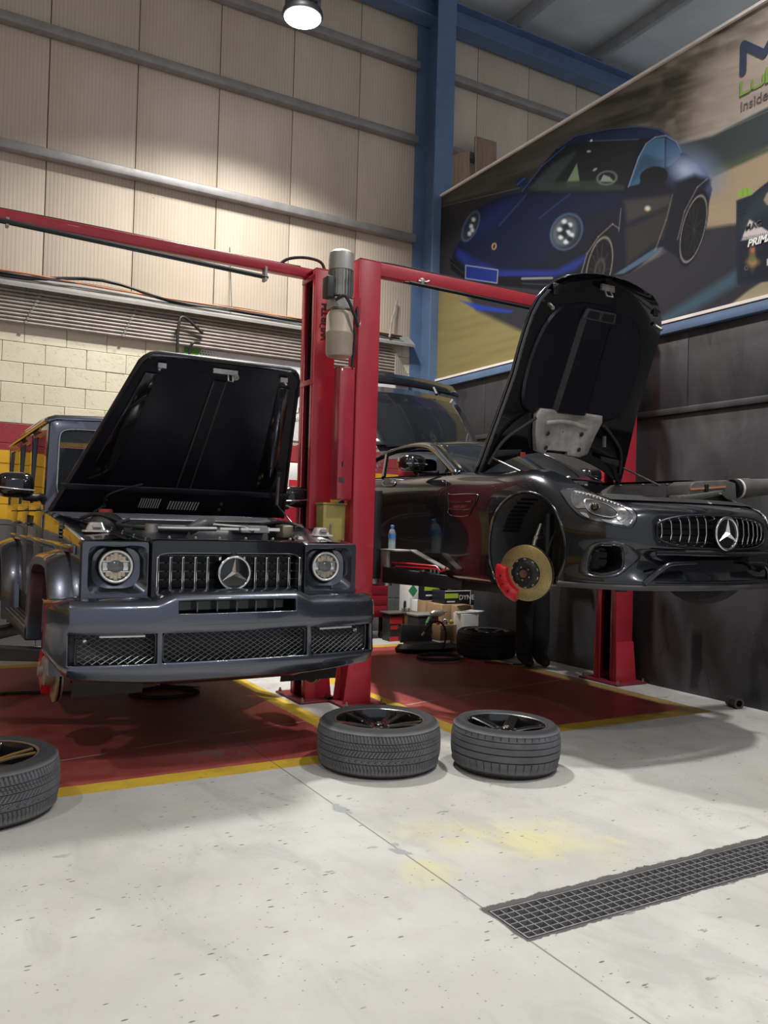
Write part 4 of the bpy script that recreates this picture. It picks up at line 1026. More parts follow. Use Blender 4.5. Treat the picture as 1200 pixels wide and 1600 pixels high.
        # side vent
        sv = MB().box((X(s*.868)-.004, 5.50, 1.325), (X(s*.868)+.004, 5.66, 1.425)).build('side_vent', SATBLK, T)
        for k in range(4): MB().box((X(s*.873)-.004, 5.505, 1.335+.024*k), (X(s*.873)+.004, 5.655, 1.347+.024*k)).build('vent_fin', PAINT_G, sv)
        # rail moulding
        yy = 4.985
        for L in (1.30, .93, .92, .75):
            MB().prism([(X(s*.872), yy, 1.245), (X(s*.888), yy, 1.252), (X(s*.893), yy, 1.272), (X(s*.888), yy, 1.292), (X(s*.872), yy, 1.30)], (0, L-.012, 0)).build('side_moulding', PAINT_G, T, bevel=.004); yy += L
        # wheel arch flare (squared arch)
        for fy, rear in ((ac, 0), (8.42, 1)):
            rows = []; fz = az-.02
            path = curve([V((a, b_, 0)) for a, b_ in ((.60, .02), (.575, .20), (.50, .44), (.37, .585), (.10, .618), (-.20, .618), (-.335, .575), (-.47, .42), (-.555, .22), (-.575, -.04))], 4)
            for p in path:
                def pt(u, k): return (X(s*u), fy+p.x*k, fz+p.y*k)
                rows.append([pt(.868, 1.06), pt(.90, 1.055), pt(.985, 1.0), pt(1.0, .98), pt(1.006, .945), pt(.998, .90), pt(.97, .885), pt(.80, .88)])
            fl = MB().grid(rows).build('wheel_arch_flare', PAINT_G, T, smooth=32)
            rows = [[(X(s*u), fy-.50*cos(radians(-20+220*k/20)), fz+.56*sin(radians(-20+220*k/20))) for u in (.45, .86)] for k in range(21)]
            MB().grid(rows).build('arch_liner', PLASTIC, fl, smooth=60)
            MB().box((min(X(s*.44), X(s*.46)), fy-.5, .55), (max(X(s*.44), X(s*.46)), fy+.5, 1.2)).build('arch_inner', PLASTIC, fl)
    # ---------------- bumper
    us = [0, .12, .25, .36, .40, .445, .475, .60, .75, .895, .925, .955, .985, 1.005, 1.012]
    def plan(u):   # forward face in plan
        a = abs(u)
        if a < .45: return 4.665+.012*(a/.45)**2
        if a < .93: return 4.677+.075*((a-.45)/.48)**1.7
        k = (a-.93)/.085; return 4.752+.30*min(k, 1)**1.6
    zs = [.545, .565, .600, .632, .645, .825, .842, .872, .885, .950, .966, .985]
    out = [.05, .012, .0, .0, .004, .012, .004, .0, .0, .004, .012, .05]
    us = [0, .12, .25, .36, .375, .445, .475, .60, .75, .895, .925, .955, .985, 1.005, 1.012]; full = [-u for u in us[:0:-1]]+us
    def raise_(u): # centre hoop stands higher
        a = abs(u); return .042*max(0, min(1, (.475-a)/.10)) if a < .475 else 0
    grid = []
    for zi, z in enumerate(zs):
        row = []
        for u in full:
            a = abs(u); zz = z
            if zi >= 8: zz += raise_(u)-.006*max(0, a-.45)
            zlow = .545+.035*max(0, (a-.5)/.5)+.12*max(0, (a-.88)/.13)**1.5
            if zi <= 2: zz += .035*max(0, (a-.5)/.5)
            zz = max(zz, zlow+.008*zi)
            if a > .93 and zi >= 9: zz -= .03*((a-.93)/.085)
            row.append((X(u), plan(u)+out[zi]+(.05 if (a > .44 and zi in (0,)) else 0), zz))
        grid.append(row)
    rows = grid+[[(p[0], p[1]+.10, p[2]+.004) for p in grid[-1]]]
    rows = [[(lerp(p[0], cx, .04*min(1, (abs(p[0]-cx)/.95)**8)), p[1]+.16*max(0, 1-(abs(p[0]-cx)/.97)**8), p[2]+.012) for p in grid[0]]]+rows
    b = MB(); nn = len(full); vs = [p for r in rows for p in r]; fs = []
    for j in range(len(rows)-1):
        for i in range(nn-1):
            um = (full[i]+full[i+1])/2; a = abs(um); zi = j-1
            hole = (zi == 4 and (a < .445 or .475 < a < .93)) or (zi == 8 and a < .36)
            if not hole: fs.append((j*nn+i, j*nn+i+1, (j+1)*nn+i+1, (j+1)*nn+i))
    b.add(vs, fs)
    bp = b.build('front_bumper', PAINT_G, T, solid=.028, bevel=.007, seg=2, smooth=60)
    # recessed intakes
    MESH = mat('intake_mesh', (.38, .38, .40), .3, .8, 0, .1)
    MB().box((X(-.95), 4.80, .60), (X(.95), 4.82, .86)).build('intake_backing', SATBLK, bp)
    MB().box((X(-.40), 4.76, .86), (X(.40), 4.78, 1.0)).build('hoop_backing', GLOSSBLK, bp)
    for u in (-.24, -.12, 0, .12, .24): MB().box((X(u)-.004, 4.70, .885), (X(u)+.004, 4.77, .985)).build('hoop_rib', PAINT_G, bp)
    MB().prism([(X(-.37), 4.69, .885), (X(-.37), 4.76, .885), (X(-.37), 4.76, .93)], (.74, 0, 0)).build('hoop_ramp', PAINT_G, bp)
    for u0, u1 in ((-.44, .44), (-.90, -.48), (.48, .90)):
        b = MB(); diamond_mesh(b, X(u0), X(u1), .646, .824, .046, .0022, lambda x: plan(x-cx)+.040); b.build('mesh_insert', MESH, bp)
        b = MB(); loop = []
        for p in sup((u1-u0)/2, .092, 9, 48): loop.append((X((u0+u1)/2+p[0]), plan((u0+u1)/2+p[0])+.006, .735+p[1]))
        b.tube(loop, .007, 6, closed=True); b.build('insert_rim', GLOSSBLK, bp, smooth=60)
    for s in (-1, 1):
        MB().tube([(X(s*u), plan(u)+.002, .806) for u in (.54, .62, .70, .78)], .007, 6).build('daytime_light', mat('drl_white', (.80, .80, .82), .2, .1, .3), bp, smooth=60)
        MB().prism([(X(s*.93), 4.80, .66), (X(s*.72), 4.785, .66), (X(s*.88), 4.79, .80), (X(s*.93), 4.80, .80)], (0, .008, 0)).build('sensor_panel', DARKGREY, bp)
        MB().lathe([(.016, 0), (.016, .006), (.009, .010)], 14, frame((X(s*.845), 4.79, .775), (0, -1, 0))).build('fog_sensor', REFL, bp)
        MB().prism([(X(s*.72), 4.735, .552), (X(s*.55), 4.705, .552), (X(s*.50), 4.700, .592), (X(s*.70), 4.720, .585)], (0, .012, 0)).build('splitter_blade', mat('skid_silver', (.40, .40, .42), .4, .5), bp)
    # skid panel under the nose
    sk = MB().prism([(X(-.48), 4.662, .60), (X(.48), 4.662, .60), (X(.40), 4.672, .545), (X(-.40), 4.672, .545)], (0, .03, 0)).build('skid_plate', mat('skid_grey', (.075, .08, .085), .4, .3), bp, bevel=.004)
    for u in (-.30, 0, .28): MB().prism([(X(u-.07), 4.660, .586), (X(u+.07), 4.660, .586), (X(u+.06), 4.666, .560), (X(u-.06), 4.666, .560)], (0, .006, 0)).build('skid_recess', DARKGREY, bp, bevel=.002)
    # ---------------- cabin
    WSZ0, WSZ1 = 1.50, 2.175; wsY = lambda z: 6.40+.085*(z-WSZ0)/(WSZ1-WSZ0)
    def wring(hu0, hu1, z0, z1, dY, e=14, n=64):
        out_ = []
        for p in sup(1, 1, e, n, pi/n):
            z = lerp(z0, z1, (p[1]+1)/2); hu = lerp(hu0, hu1, (p[1]+1)/2); out_.append((X(p[0]*hu), wsY(z)+dY, z))
        return out_
    wf = MB().grid([wring(.880, .850, 1.48, 2.20, .10, 30), wring(.880, .850, 1.48, 2.20, 0, 30), wring(.868, .838, 1.49, 2.185, -.012, 20), wring(.795, .775, 1.60, 2.12, -.012, 12), wring(.785, .765, 1.61, 2.11, .004, 12)], cu=True).build('windshield_frame', PAINT_G, T, smooth=35)
    MB().tube(wring(.792, .772, 1.603, 2.117, -.014, 12), .008, 6, closed=True).build('windshield_trim', mat('bright_trim', (.42, .42, .43), .2, .9), wf, smooth=60)
    b = MB(); rg = wring(.79, .77, 1.605, 2.115, .002, 12); b.add(rg, [tuple(range(len(rg)))]); b.build('windshield', WINDGL, T)
    # roof
    rows = []
    for Y, dz in ((6.46, -.03), (6.52, .0), (6.9, .02), (8.0, .025), (9.0, .01), (9.10, -.03)):
        rows.append([(X(u), Y, 2.205+dz+h) for u, h in ((-.862, -.03), (-.85, -.008), (-.80, .012), (-.4, .032), (0, .038), (.4, .032), (.80, .012), (.85, -.008), (.862, -.03))])
    MB().grid(rows).build('roof', PAINT_G, T, smooth=45, solid=-.02)
    for s in (-1, 1):
        MB().tube([(X(s*.868), Y, 2.165) for Y in (6.48, 7.5, 9.08)], .016, 8, flat=.7).build('drip_rail', PAINT_G, T, smooth=60)
        # doors: lower panel, window frame, glass, handle
        for Y0, Y1, nm in ((6.42, 7.32, 1), (7.335, 8.16, 1), (8.175, 9.10, 0)):
            zb = .80 if nm else 1.0
            dr = MB().prism([(X(s*.835), Y0, zb), (X(s*.866), Y0, zb+.02), (X(s*.874), Y0, 1.0), (X(s*.874), Y0, 1.42), (X(s*.866), Y0, 1.50), (X(s*.840), Y0, 1.515)], (0, Y1-Y0, 0)).build('door' if nm else 'rear_quarter', PAINT_G, T, bevel=.008)
            o_, i_ = [], []
            for (yy, zz) in ((Y0+.004, 1.51), (Y1-.004, 1.51), (Y1-.004, 2.155), (Y0+.03, 2.155)): o_.append((yy, zz))
            for (yy, zz) in ((Y0+.075, 1.565), (Y1-.065, 1.565), (Y1-.065, 2.085), (Y0+.09, 2.085)): i_.append((yy, zz))
            uf = lambda z: .868-.018*(z-1.51)/.65
            rows = [[(X(s*uf(z)), y, z) for y, z in o_], [(X(s*(uf(z)+.006)), lerp(y, i_[k][0], .3), lerp(z, i_[k][1], .3)) for k, (y, z) in enumerate(o_)], [(X(s*(uf(z)+.004)), y, z) for y, z in i_], [(X(s*(uf(z)-.015)), y, z) for y, z in i_]]
            MB().grid(rows, cu=True).build('window_frame', PAINT_G if nm else PAINT_G, dr, smooth=40)
            b = MB(); b.add([(X(s*(uf(z)-.008)), y, z) for y, z in i_], [(0, 1, 2, 3)]); b.build('window_glass', TINT, dr)
            MB().box((min(X(s*uf(1.8)), X(s*(uf(1.8)+.008))), Y1-.06, 1.55), (max(X(s*uf(1.8)), X(s*(uf(1.8)+.008))), Y1+.02, 2.12)).build('door_pillar', GLOSSBLK, dr)
            if nm:
                MB().tube(curve([(X(s*.874), Y1-.18, 1.40), (X(s*.905), Y1-.165, 1.40), (X(s*.905), Y1-.06, 1.40), (X(s*.874), Y1-.045, 1.40)], 4), .010, 8).build('door_handle', PAINT_G, dr, smooth=60)
                MB().lathe([(.009, 1.38), (.009, 1.47)], 8, Matrix.Translation((X(s*.878), Y0+.012, 0))).build('door_hinge', STEEL, dr)
        # mirror
        mc = V((X(s*1.07), 6.36, 1.672)); rows = []
        for y_, k in ((-.07, .30), (-.062, .62), (-.04, .88), (0, 1.0), (.045, .98), (.06, .93)):
            rows.append([(mc.x+s*p[0]*k, mc.y+y_, mc.z+p[1]*k+(.012 if p[1] > 0 else 0)*k-.03*(s*p[0]*s)*.3) for p in sup(.125, .085, 3.4, 32)])
        b = MB(); b.grid(rows, cu=True); b.f.append(list(range(32))[::-1]); b.mi.append(0); b.f.append(list(range(160, 192))); b.mi.append(0)
        mr = b.build('wing_mirror', GLOSSBLK, T, smooth=50)
        MB().tube(curve([(mc.x-s*.05, 6.37, 1.60), (mc.x-s*.13, 6.375, 1.592), (X(s*.90), 6.40, 1.60), (X(s*.86), 6.43, 1.58)], 5), [.028]*11+[.03, .032, .035, .04, .045], 10, flat=.8).build('mirror_arm', SATBLK, mr, smooth=60)
        MB().tube([(mc.x-s*.12, 6.296, mc.z-.030), (mc.x, 6.287, mc.z-.024), (mc.x+s*.11, 6.305, mc.z-.014)], .007, 6).build('mirror_blade', CHROME, mr, smooth=60)
        # running board
        rb = MB().box((min(X(s*.80), X(s*1.0)), 6.16, .60), (max(X(s*.80), X(s*1.0)), 7.85, .655)).build('running_board', DARKGREY, T, bevel=.012)
        for k in range(5): MB().box((X(s*(.83+.034*k))-.008, 6.18, .655), (X(s*(.83+.034*k))+.008, 7.83, .662)).build('tread_rib', ALU, rb)
        # sill and lift pad rail
        MB().box((min(X(s*.62), X(s*.86)), 6.12, .62), (max(X(s*.62), X(s*.86)), 7.95, .82)).build('sill', PLASTIC, T, bevel=.01)
        # brakes
        hy, hz, hx = 5.52, .50, s*.915
        def RX(u): return X(u)
        Mh = frame((X(hx), hy, hz), (s, 0, 0), (0, 0, 1))
        rot = MB().lathe([(.10, -.050), (.200, -.050), (.200, -.040), (.12, -.040)], 48, Mh, False, False).lathe([(.10, -.026), (.200, -.026), (.200, -.016), (.085, -.016)], 48, Mh, False, False).build('brake_disc', mat('brake_steel', (.30, .27, .23), .4, .8, 0, .2, 8), T, smooth=40)
        b = MB()
        for k in range(40):
            a = 2*pi*k/40; p = Mh @ V((.17*cos(a), .17*sin(a), -.033)); b.cbox(p, (.05, .006, .016), (Mh.to_3x3() @ Matrix.Rotation(a, 3, 'Z')))
        b.build('disc_vanes', SATBLK, rot)
        MB().lathe([(.09, -.018), (.096, .0), (.092, .040), (.085, .046), (.035, .048), (.033, .075), (.02, .077)], 36, Mh).build('hub_hat', mat('hub_rust', (.36, .30, .25), .6, .6, 0, .3, 12), rot, smooth=40)
        MB().lathe([(.140, -.0155), (.197, -.0155)], 48, Mh, False, False, radians(150), radians(330)).build('disc_face', mat('disc_gold', (.55, .42, .16), .4, .7), rot)
        rows = []
        for k in range(9):
            a = radians(38+104*k/8); q = lambda r, h: Mh @ V((r*cos(a-(pi if s > 0 else 0)), r*sin(a-(pi if s > 0 else 0)), h))
            g = 1-.25*abs(k-4)/4
            rows.append([q(.118, -.075), q(.215*(.97+.03*g), -.08), q(.225, -.03), q(.215, .03*g+.01), q(.17, .055*g), q(.118, .05*g)])
        b = MB(); b.grid(rows, cu=True); b.f += [list(range(6))[::-1], list(range(48, 54))]; b.mi += [0, 0]; b.build('brake_caliper', CALIPER, T, smooth=40)
        MB().tube([(X(hx-s*.05), hy, hz), (X(s*.45), hy+.05, hz+.08), (X(s*.1), hy+.1, .60)], .045, 10).build('drive_shaft', SATBLK, T, smooth=60)
        MB().tube([(X(s*.78), hy+.02, hz-.08), (X(s*.5), hy+.12, .50), (X(s*.25), hy+.25, .56)], [.03, .04, .05], 8).build('control_arm', SATBLK, T, smooth=60)
        MB().tube([(X(s*.66), hy-.05, hz), (X(s*.62), hy-.02, 1.1)], .05, 10).build('damper', SATBLK, T, smooth=60)
    # underbody, rear, interior
    MB().box((X(-.60), 5.0, .60), (X(.60), 9.0, .78)).box((X(-.42), 4.84, .62), (X(.42), 5.4, .70)).build('underbody', SATBLK, T, bevel=.02)
    MB().box((X(-.84), 9.06, .80), (X(.84), 9.12, 2.18)).build('rear_panel', PAINT_G, T, bevel=.02)
    MB().box((X(-.80), 6.42, .80), (X(.80), 9.05, .86)).box((X(-.80), 6.40, 1.2), (X(.80), 6.75, 1.56)).build('cabin_floor', SATBLK, T, bevel=.02)
    for s in (-1, 1):
        for y in (7.35, 8.25):
            MB().box((X(s*.40)-.25, y, .95), (X(s*.40)+.25, y+.12, 1.62)).box((X(s*.40)-.13, y+.01, 1.65), (X(s*.40)+.13, y+.10, 1.86)).box((X(s*.40)-.25, y-.5, .90), (X(s*.40)+.25, y, 1.06)).build('seat', SATBLK, T, bevel=.05, seg=3)
    # firewall and scuttle
    MB().prism([(X(-.84), 6.14, 1.46), (X(-.84), 6.38, 1.50), (X(-.84), 6.38, 1.0), (X(-.84), 6.14, 1.0)], (1.68, 0, 0)).build('scuttle', SATBLK, T, bevel=.01)
    # ---------------- engine bay
    MB().box((X(-.70), 5.0, 1.02), (X(.70), 6.14, 1.10)).box((X(-.82), 5.2, .95), (X(-.80), 6.14, 1.38)).box((X(.80), 5.2, .95), (X(.82), 6.14, 1.38)).box((X(-.50), 5.0, .75), (X(.50), 5.04, 1.30)).build('engine_bay', SATBLK, T)
    EB = V((0, 0, .055))
    n0 = len(bpy.data.objects); pre = set(bpy.data.objects)
    COVER = mat('engine_cover_grey', (.14, .14, .145), .4, .2, 0, .15); SIL = mat('engine_silver', (.50, .50, .50), .35, .8, 0, .15)
    en = MB().box((X(-.42), 5.30, 1.10), (X(.44), 5.98, 1.36)).build('engine_cover', COVER, T, bevel=.05, seg=4)
    MB().box((X(-.34), 5.22, 1.33), (X(-.12), 5.50, 1.375)).build('cover_panel', SIL, en, bevel=.02, seg=3); MB().box((X(.16), 5.22, 1.33), (X(.40), 5.62, 1.385)).build('cover_panel', COVER, en, bevel=.02, seg=3)
    MB().box((X(.20), 5.216, 1.335), (X(.40), 5.222, 1.375)).build('cover_edge', SIL, en)
    for p, r in (([(X(-.52), 5.2, 1.352), (X(-.25), 5.14, 1.352), (X(.0), 5.13, 1.355)], .016), ([(X(-.06), 5.22, 1.385), (X(.12), 5.18, 1.375), (X(.20), 5.15, 1.37), (X(.24), 5.10, 1.345)], .012), ([(X(-.16), 5.2, 1.34), (X(-.08), 5.18, 1.385), (X(.0), 5.24, 1.39)], .035)):
        MB().tube(curve(p, 6), r, 10).build('engine_pipe', SIL if r < .02 else COVER, T, smooth=60)
    MB().ball((X(-.60), 5.55, 1.36), (.115, .10, .085), 20, 12).build('coolant_tank', DARKGREY, T, smooth=60)
    MB().lathe([(.045, 1.43), (.045, 1.462), (.03, 1.465)], 16, Matrix.Translation((X(-.60), 5.58, 0))).build('coolant_cap', mat('cap_red', (.50, .06, .05), .5), T, smooth=40)
    MB().lathe([(.04, 1.33), (.04, 1.375), (.03, 1.38)], 16, Matrix.Translation((X(-.43), 5.06, 0))).build('oil_cap', ALU, T, smooth=40)
    MB().box((X(.50), 5.35, 1.15), (X(.72), 5.65, 1.40)).build('fuse_box', SATBLK, T, bevel=.02); MB().box((X(.48), 5.18, 1.30), (X(.56), 5.28, 1.39)).build('valve_block', mat('brass_grey', (.30, .25, .18), .4, .6), T, bevel=.01)
    for k in range(7): MB().tube([(X(.55+.03*k), 5.15+.1*k, 1.372+.004*k), (X(.60+.03*k), 5.2+.1*k, 1.38+.004*k)], .010, 6).build('wiring_clip', SATBLK, T)
    for u0, u1 in ((-.02, .10), (.115, .24)): MB().box((X(u0), 4.985, 1.352), (X(u1), 5.0, 1.366)).build('label_strip', WHITE, T)
    MB().box((X(.30), 4.99, 1.35), (X(.38), 5.01, 1.37)).build('label_strip', WHITE, T)
    for p in ([(X(-.5), 5.35, 1.40), (X(-.58), 5.3, 1.37), (X(-.45), 5.1, 1.35)], [(X(-.75), 5.6, 1.40), (X(-.66), 5.5, 1.43), (X(-.5), 5.4, 1.37)], [(X(.45), 5.5, 1.39), (X(.55), 5.3, 1.41), (X(.62), 5.15, 1.37)]):
        MB().tube(curve(p, 6), .012, 8).build('engine_hose', RUBBER, T, smooth=60)
    for o in set(bpy.data.objects)-pre:
        o.data.transform(Matrix.Translation(EB))
    # ---------------- bonnet, open
    O = V((cx, 6.13, 1.520)); l = V((0, -1.09, .965)); Ln = l.length; l.normalize(); n = V((0, l.z*-1, l.y)).normalized()
    if n.z > 0: n = -n      # underside normal: forward and down
    hw = lambda t: lerp(.872, .505, t**.96)
    def H(u, t, h=0): return O+V((u, 0, 0))+l*(t*Ln)+n*h
    ts = [0, .04, .15, .3, .45, .6, .75, .88, .94, .97, .99, 1.0]
    def hwr(t):
        w = hw(t)
        if t > .94: w -= .075*(1-sqrt(max(0, 1-((t-.94)/.06)**2)))
        return w
    rows = []
    for t in ts:
        w = hwr(t); rows.append([H(u*w, t, -.018*(1-u*u)-(.05*max(0, (t-.93)/.07)**2*-1)) for u in (-1, -.985, -.8, -.4, 0, .4, .8, .985, 1)])
    hd = MB().grid(rows).build('bonnet', PAINT_G, T, smooth=40, solid=.012)
    # underside skin
    rows = [[H(u*(hwr(t)-.012), t, .028+(.02*max(0, (t-.9)/.1))) for u in (-1, -.5, 0, .5, 1)] for t in ts]
    MB().grid(rows).build('bonnet_liner', LINER, hd, smooth=40)
    rows = []
    edge = [H(-(hwr(t)-.004), t, .02) for t in ts]+[H(hwr(t)-.004, t, .02) for t in ts[::-1]]
    MB().tube(edge, .017, 6).build('bonnet_edge', SATBLK, hd, smooth=60)
    for u in (-.055, .045): MB().tube([H(u, .20, .032), H(u*.9, .55, .036), H(u*.8, .90, .036)], .006, 6).build('bonnet_rib', DARKGREY, hd, smooth=60)
    MB().prism([H(-.05, .2, .03), H(.04, .2, .03), H(.035, .9, .036), H(-.045, .9, .036)], n*.004).build('bonnet_spine', LINER, hd)
    MB().prism([H(-.84, .20, .028), H(.84, .20, .028), H(.80, .175, .05), H(-.80, .175, .05)], n*.008).build('bonnet_crossmember', LINER, hd, bevel=.004)
    for s in (-1, 1):
        MB().prism([H(s*(hw(.22)-.10), .22, .03), H(s*(hw(.22)-.25), .22, .03), H(s*(hw(.90)-.14), .90, .034), H(s*(hw(.90)-.06), .90, .034)], n*.006).build('bonnet_side_panel', GLOSSBLK, hd, bevel=.003)
        MB().cbox(H(s*.40, .955, .055), (.05, .03, .03)).tube([H(s*.40, .955, .06), H(s*.42, .945, .085)], .008, 6).build('bonnet_hook', ALU, hd)
        MB().lathe([(.012, 0), (.012, .012)], 10, frame(H(s*.42-.1, .10, .03), n)).lathe([(.012, 0), (.012, .012)], 10, frame(H(s*.42-.1, .055, .03), n)).build('bonnet_grommet', ALU, hd)
    b = MB(); b.cbox(H(.0, .962, .055), (.16, .02, .03)); b.tube([H(.02, .955, .06), H(.02, .940, .10), H(.05, .938, .10), H(.05, .955, .06)], .006, 6); b.lathe([(.022, 0), (.022, .02), (.014, .02)], 16, frame(H(.07, .95, .06), n)); b.build('bonnet_latch', ALU, hd)
    # vent slots near the hinge; light showing through is painted as white strips
    SLOTLIGHT = mat('slot_light_white', (.85, .85, .87), .5)
    vt = MB().prism([H(-.30, .035, .029), H(.22, .035, .029), H(.22, .125, .029), H(-.30, .125, .029)], n*.003).build('vent_frame', SATBLK, hd)
    for k in range(9): MB().prism([H(-.285+.017*k, .05, .033), H(-.278+.017*k, .05, .033), H(-.272+.017*k, .118, .033), H(-.279+.017*k, .118, .033)], n*.002).build('slot_light_strip', SLOTLIGHT, vt)
    for k in range(11): MB().prism([H(-.075+.021*k, .045, .033), H(-.066+.021*k, .045, .033), H(-.060+.021*k, .105, .033), H(-.069+.021*k, .105, .033)], n*.002).build('slot_light_strip', SLOTLIGHT, vt)
    # strut and hinges
    MB().tube([H(.66, .34, .06), H(.72, .16, .10)], .013, 8).build('strut_body', ALU, hd, smooth=60)
    MB().tube([H(.72, .16, .10), V((X(.70), 5.33, 1.37))], .006, 8).build('strut_rod', STEEL, hd, smooth=60)
    MB().cbox(H(.66, .30, .045), (.05, .04, .20), Matrix.Rotation(radians(48), 3, 'X')).build('strut_bracket', SATBLK, hd, bevel=.006)
    MB().tube(curve([H(-.30, .22, .035), H(-.42, .20, .06), H(-.52, .15, .06), H(-.53, .07, .05), V((X(-.60), 6.0, 1.50))], 5), .008, 6).build('washer_hose', RUBBER, hd, smooth=60)
    return T
SUV = suv()
# front edge rag hanging under the bumper
# ================================================================ SPORTS CAR on the right lift
def sports_car():
    cx = 4.55; T = thing('sports_car', 'black sports coupe with raised bonnet and tailgate on the right lift', 'car', (cx, 5.8, 0))
    X = lambda u: cx-u            # u > 0: flank facing the camera
    # plan columns (u, Y) from tail to nose centre
    plan = [(.0, 8.16), (.45, 8.14), (.72, 8.05), (.86, 7.88), (.93, 7.6), (.965, 7.2), (.965, 6.9), (.945, 6.5), (.925, 6.1), (.915, 5.75), (.915, 5.45), (.925, 5.15), (.945, 4.9), (.958, 4.6), (.955, 4.35), (.942, 4.15), (.912, 3.98), (.862, 3.85), (.79, 3.745), (.68, 3.665), (.55, 3.61), (.41, 3.572), (.28, 3.55), (.14, 3.538), (0, 3.534)]
    # rows: (inset, z) bottom to top at key columns
    door = [(.12, 1.045), (.035, 1.055), (.018, 1.10), (.030, 1.20), (.045, 1.33), (.030, 1.48), (.006, 1.62), (.0, 1.72), (.012, 1.80), (.055, 1.865), (.13, 1.895)]
    fend = [(.12, 1.045), (.030, 1.06), (.012, 1.12), (.010, 1.22), (.010, 1.34), (.004, 1.47), (.0, 1.60), (.012, 1.71), (.045, 1.80), (.11, 1.86), (.205, 1.885)]
    corn = [(.05, 1.125), (.004, 1.13), (.0, 1.16), (.012, 1.22), (.020, 1.32), (.012, 1.42), (.012, 1.49), (.040, 1.56), (.085, 1.625), (.15, 1.675), (.235, 1.715)]
    side = [(.06, 1.125), (.002, 1.13), (.0, 1.155), (.020, 1.22), (.030, 1.30), (.010, 1.375), (.004, 1.46), (.020, 1.53), (.055, 1.59), (.12, 1.64), (.24, 1.685)]
    nose = [(.06, 1.125), (.0, 1.13), (.0, 1.155), (.050, 1.21), (.075, 1.29), (.030, 1.345), (.010, 1.37), (.025, 1.48), (.045, 1.592), (.10, 1.640), (.26, 1.672)]
    rear = [(.10, 1.10), (.03, 1.11), (.01, 1.16), (.01, 1.28), (.01, 1.40), (.0, 1.55), (.0, 1.66), (.02, 1.76), (.05, 1.83), (.10, 1.88), (.20, 1.91)]
    tail = [(.16, 1.12), (.08, 1.13), (.05, 1.18), (.04, 1.28), (.02, 1.40), (.0, 1.52), (.0, 1.62), (.01, 1.70), (.03, 1.76), (.07, 1.80), (.14, 1.83)]
    keys = {0: tail, 2: tail, 5: rear, 6: rear, 8: door, 10: door, 12: fend, 14: fend, 16: corn, 18: side, 20: nose, 24: nose}
    ks = sorted(keys)
    P2 = [V((p[0], p[1], 0)) for p in plan]; n = len(P2)
    def rowspec(i):
        for a, b_ in zip(ks[:-1], ks[1:]):
            if a <= i <= b_:
                t = (i-a)/(b_-a); t = t*t*(3-2*t)*.5+t*.5
                return [(lerp(p[0], q[0], t), lerp(p[1], q[1], t)) for p, q in zip(keys[a], keys[b_])]
    grid = [[] for _ in range(11)]
    for i in range(n):
        tg = P2[min(i+1, n-1)]-P2[max(i-1, 0)]
        if i in (0, n-1): nr = V((0, 1 if i == 0 else -1, 0))
        else: nr = V((-tg.y, tg.x, 0)).normalized()
        if nr.dot(V((P2[i].x, (P2[i].y-5.8)*.6, 0))) < 0: nr = -nr
        for j, (ins, z) in enumerate(rowspec(i)):
            p = P2[i]-nr*ins; uu = max(p.x, 0) if i not in (0, n-1) else 0
            grid[j].append((uu, p.y, z))
    # mirror both halves into one skin
    rows = [[(X(p[0]), p[1], p[2]) for p in r]+[(X(-p[0]), p[1], p[2]) for p in r[-2:0:-1]] for r in grid]
    m = MB(); m.grid(rows, cu=True); tmp = m.build('body', PAINT_GT, T, sub=3)
    me = realize(tmp); bpy.data.objects.remove(tmp)
    # openings: wheel arches, grille, side intakes (cut out of the skin, both sides)
    bm = bmesh.new(); bm.from_mesh(me); bvh = BVHTree.FromBMesh(bm)
    AY, AZ, AR = 4.405, 1.335, .378; RY = 7.05
    intake_px = [(922, 893), (921, 878), (926, 862), (935, 853), (955, 851), (970, 855), (973, 870), (971, 887), (958, 895), (938, 897)]
    lip_px = [(906, 897), (905, 880), (911, 862), (928, 848), (956, 845), (985, 853), (1002, 870), (988, 883), (965, 901), (935, 904)]
    kill = []
    for f in bm.faces:
        c = f.calc_center_median(); u = abs(cx-c.x)
        if u > .55 and (c.y-AY)**2+(c.z-AZ)**2 < AR**2 and c.z < 1.75: kill.append(f); continue
        if u > .55 and abs(c.y-AY) < AR*.985 and c.z < AZ: kill.append(f); continue
        if u > .55 and ((c.y-RY)**2+(c.z-AZ-.01)**2 < AR**2 or (abs(c.y-RY) < AR*.985 and c.z < AZ)): kill.append(f); continue
        if c.y < 3.9 and u < .53:
            k = max(abs(u)/.525, 0); zc, h = lerp(1.478, 1.452, k*k), lerp(.104, .085, k)
            if (abs(u)/.520)**5+(abs(c.z-zc)/h)**3.2 < 1: kill.append(f); continue
        q = proj((X(u), c.y, c.z))
        if c.y < 4.2 and u > .55 and inpoly(q[0], q[1], intake_px): kill.append(f)
    bmesh.ops.delete(bm, geom=kill, context='FACES')
    bmesh.ops.recalc_face_normals(bm, faces=bm.faces); bm.to_mesh(me); bm.free(); shade(me, 60); me.name = 'body'
    body = link('body', me, PAINT_GT, T); 
    def hit(px, py, off=.0, mirror=False, guess=None):
        d = ray(px, py).normalized(); p, nr, i_, dist = bvh.ray_cast(CAMP, d)
        if p is None: return None
        if nr.dot(d) > 0: nr = -nr
        p = p+nr*off
        return V((2*cx-p.x, p.y, p.z)) if mirror else p
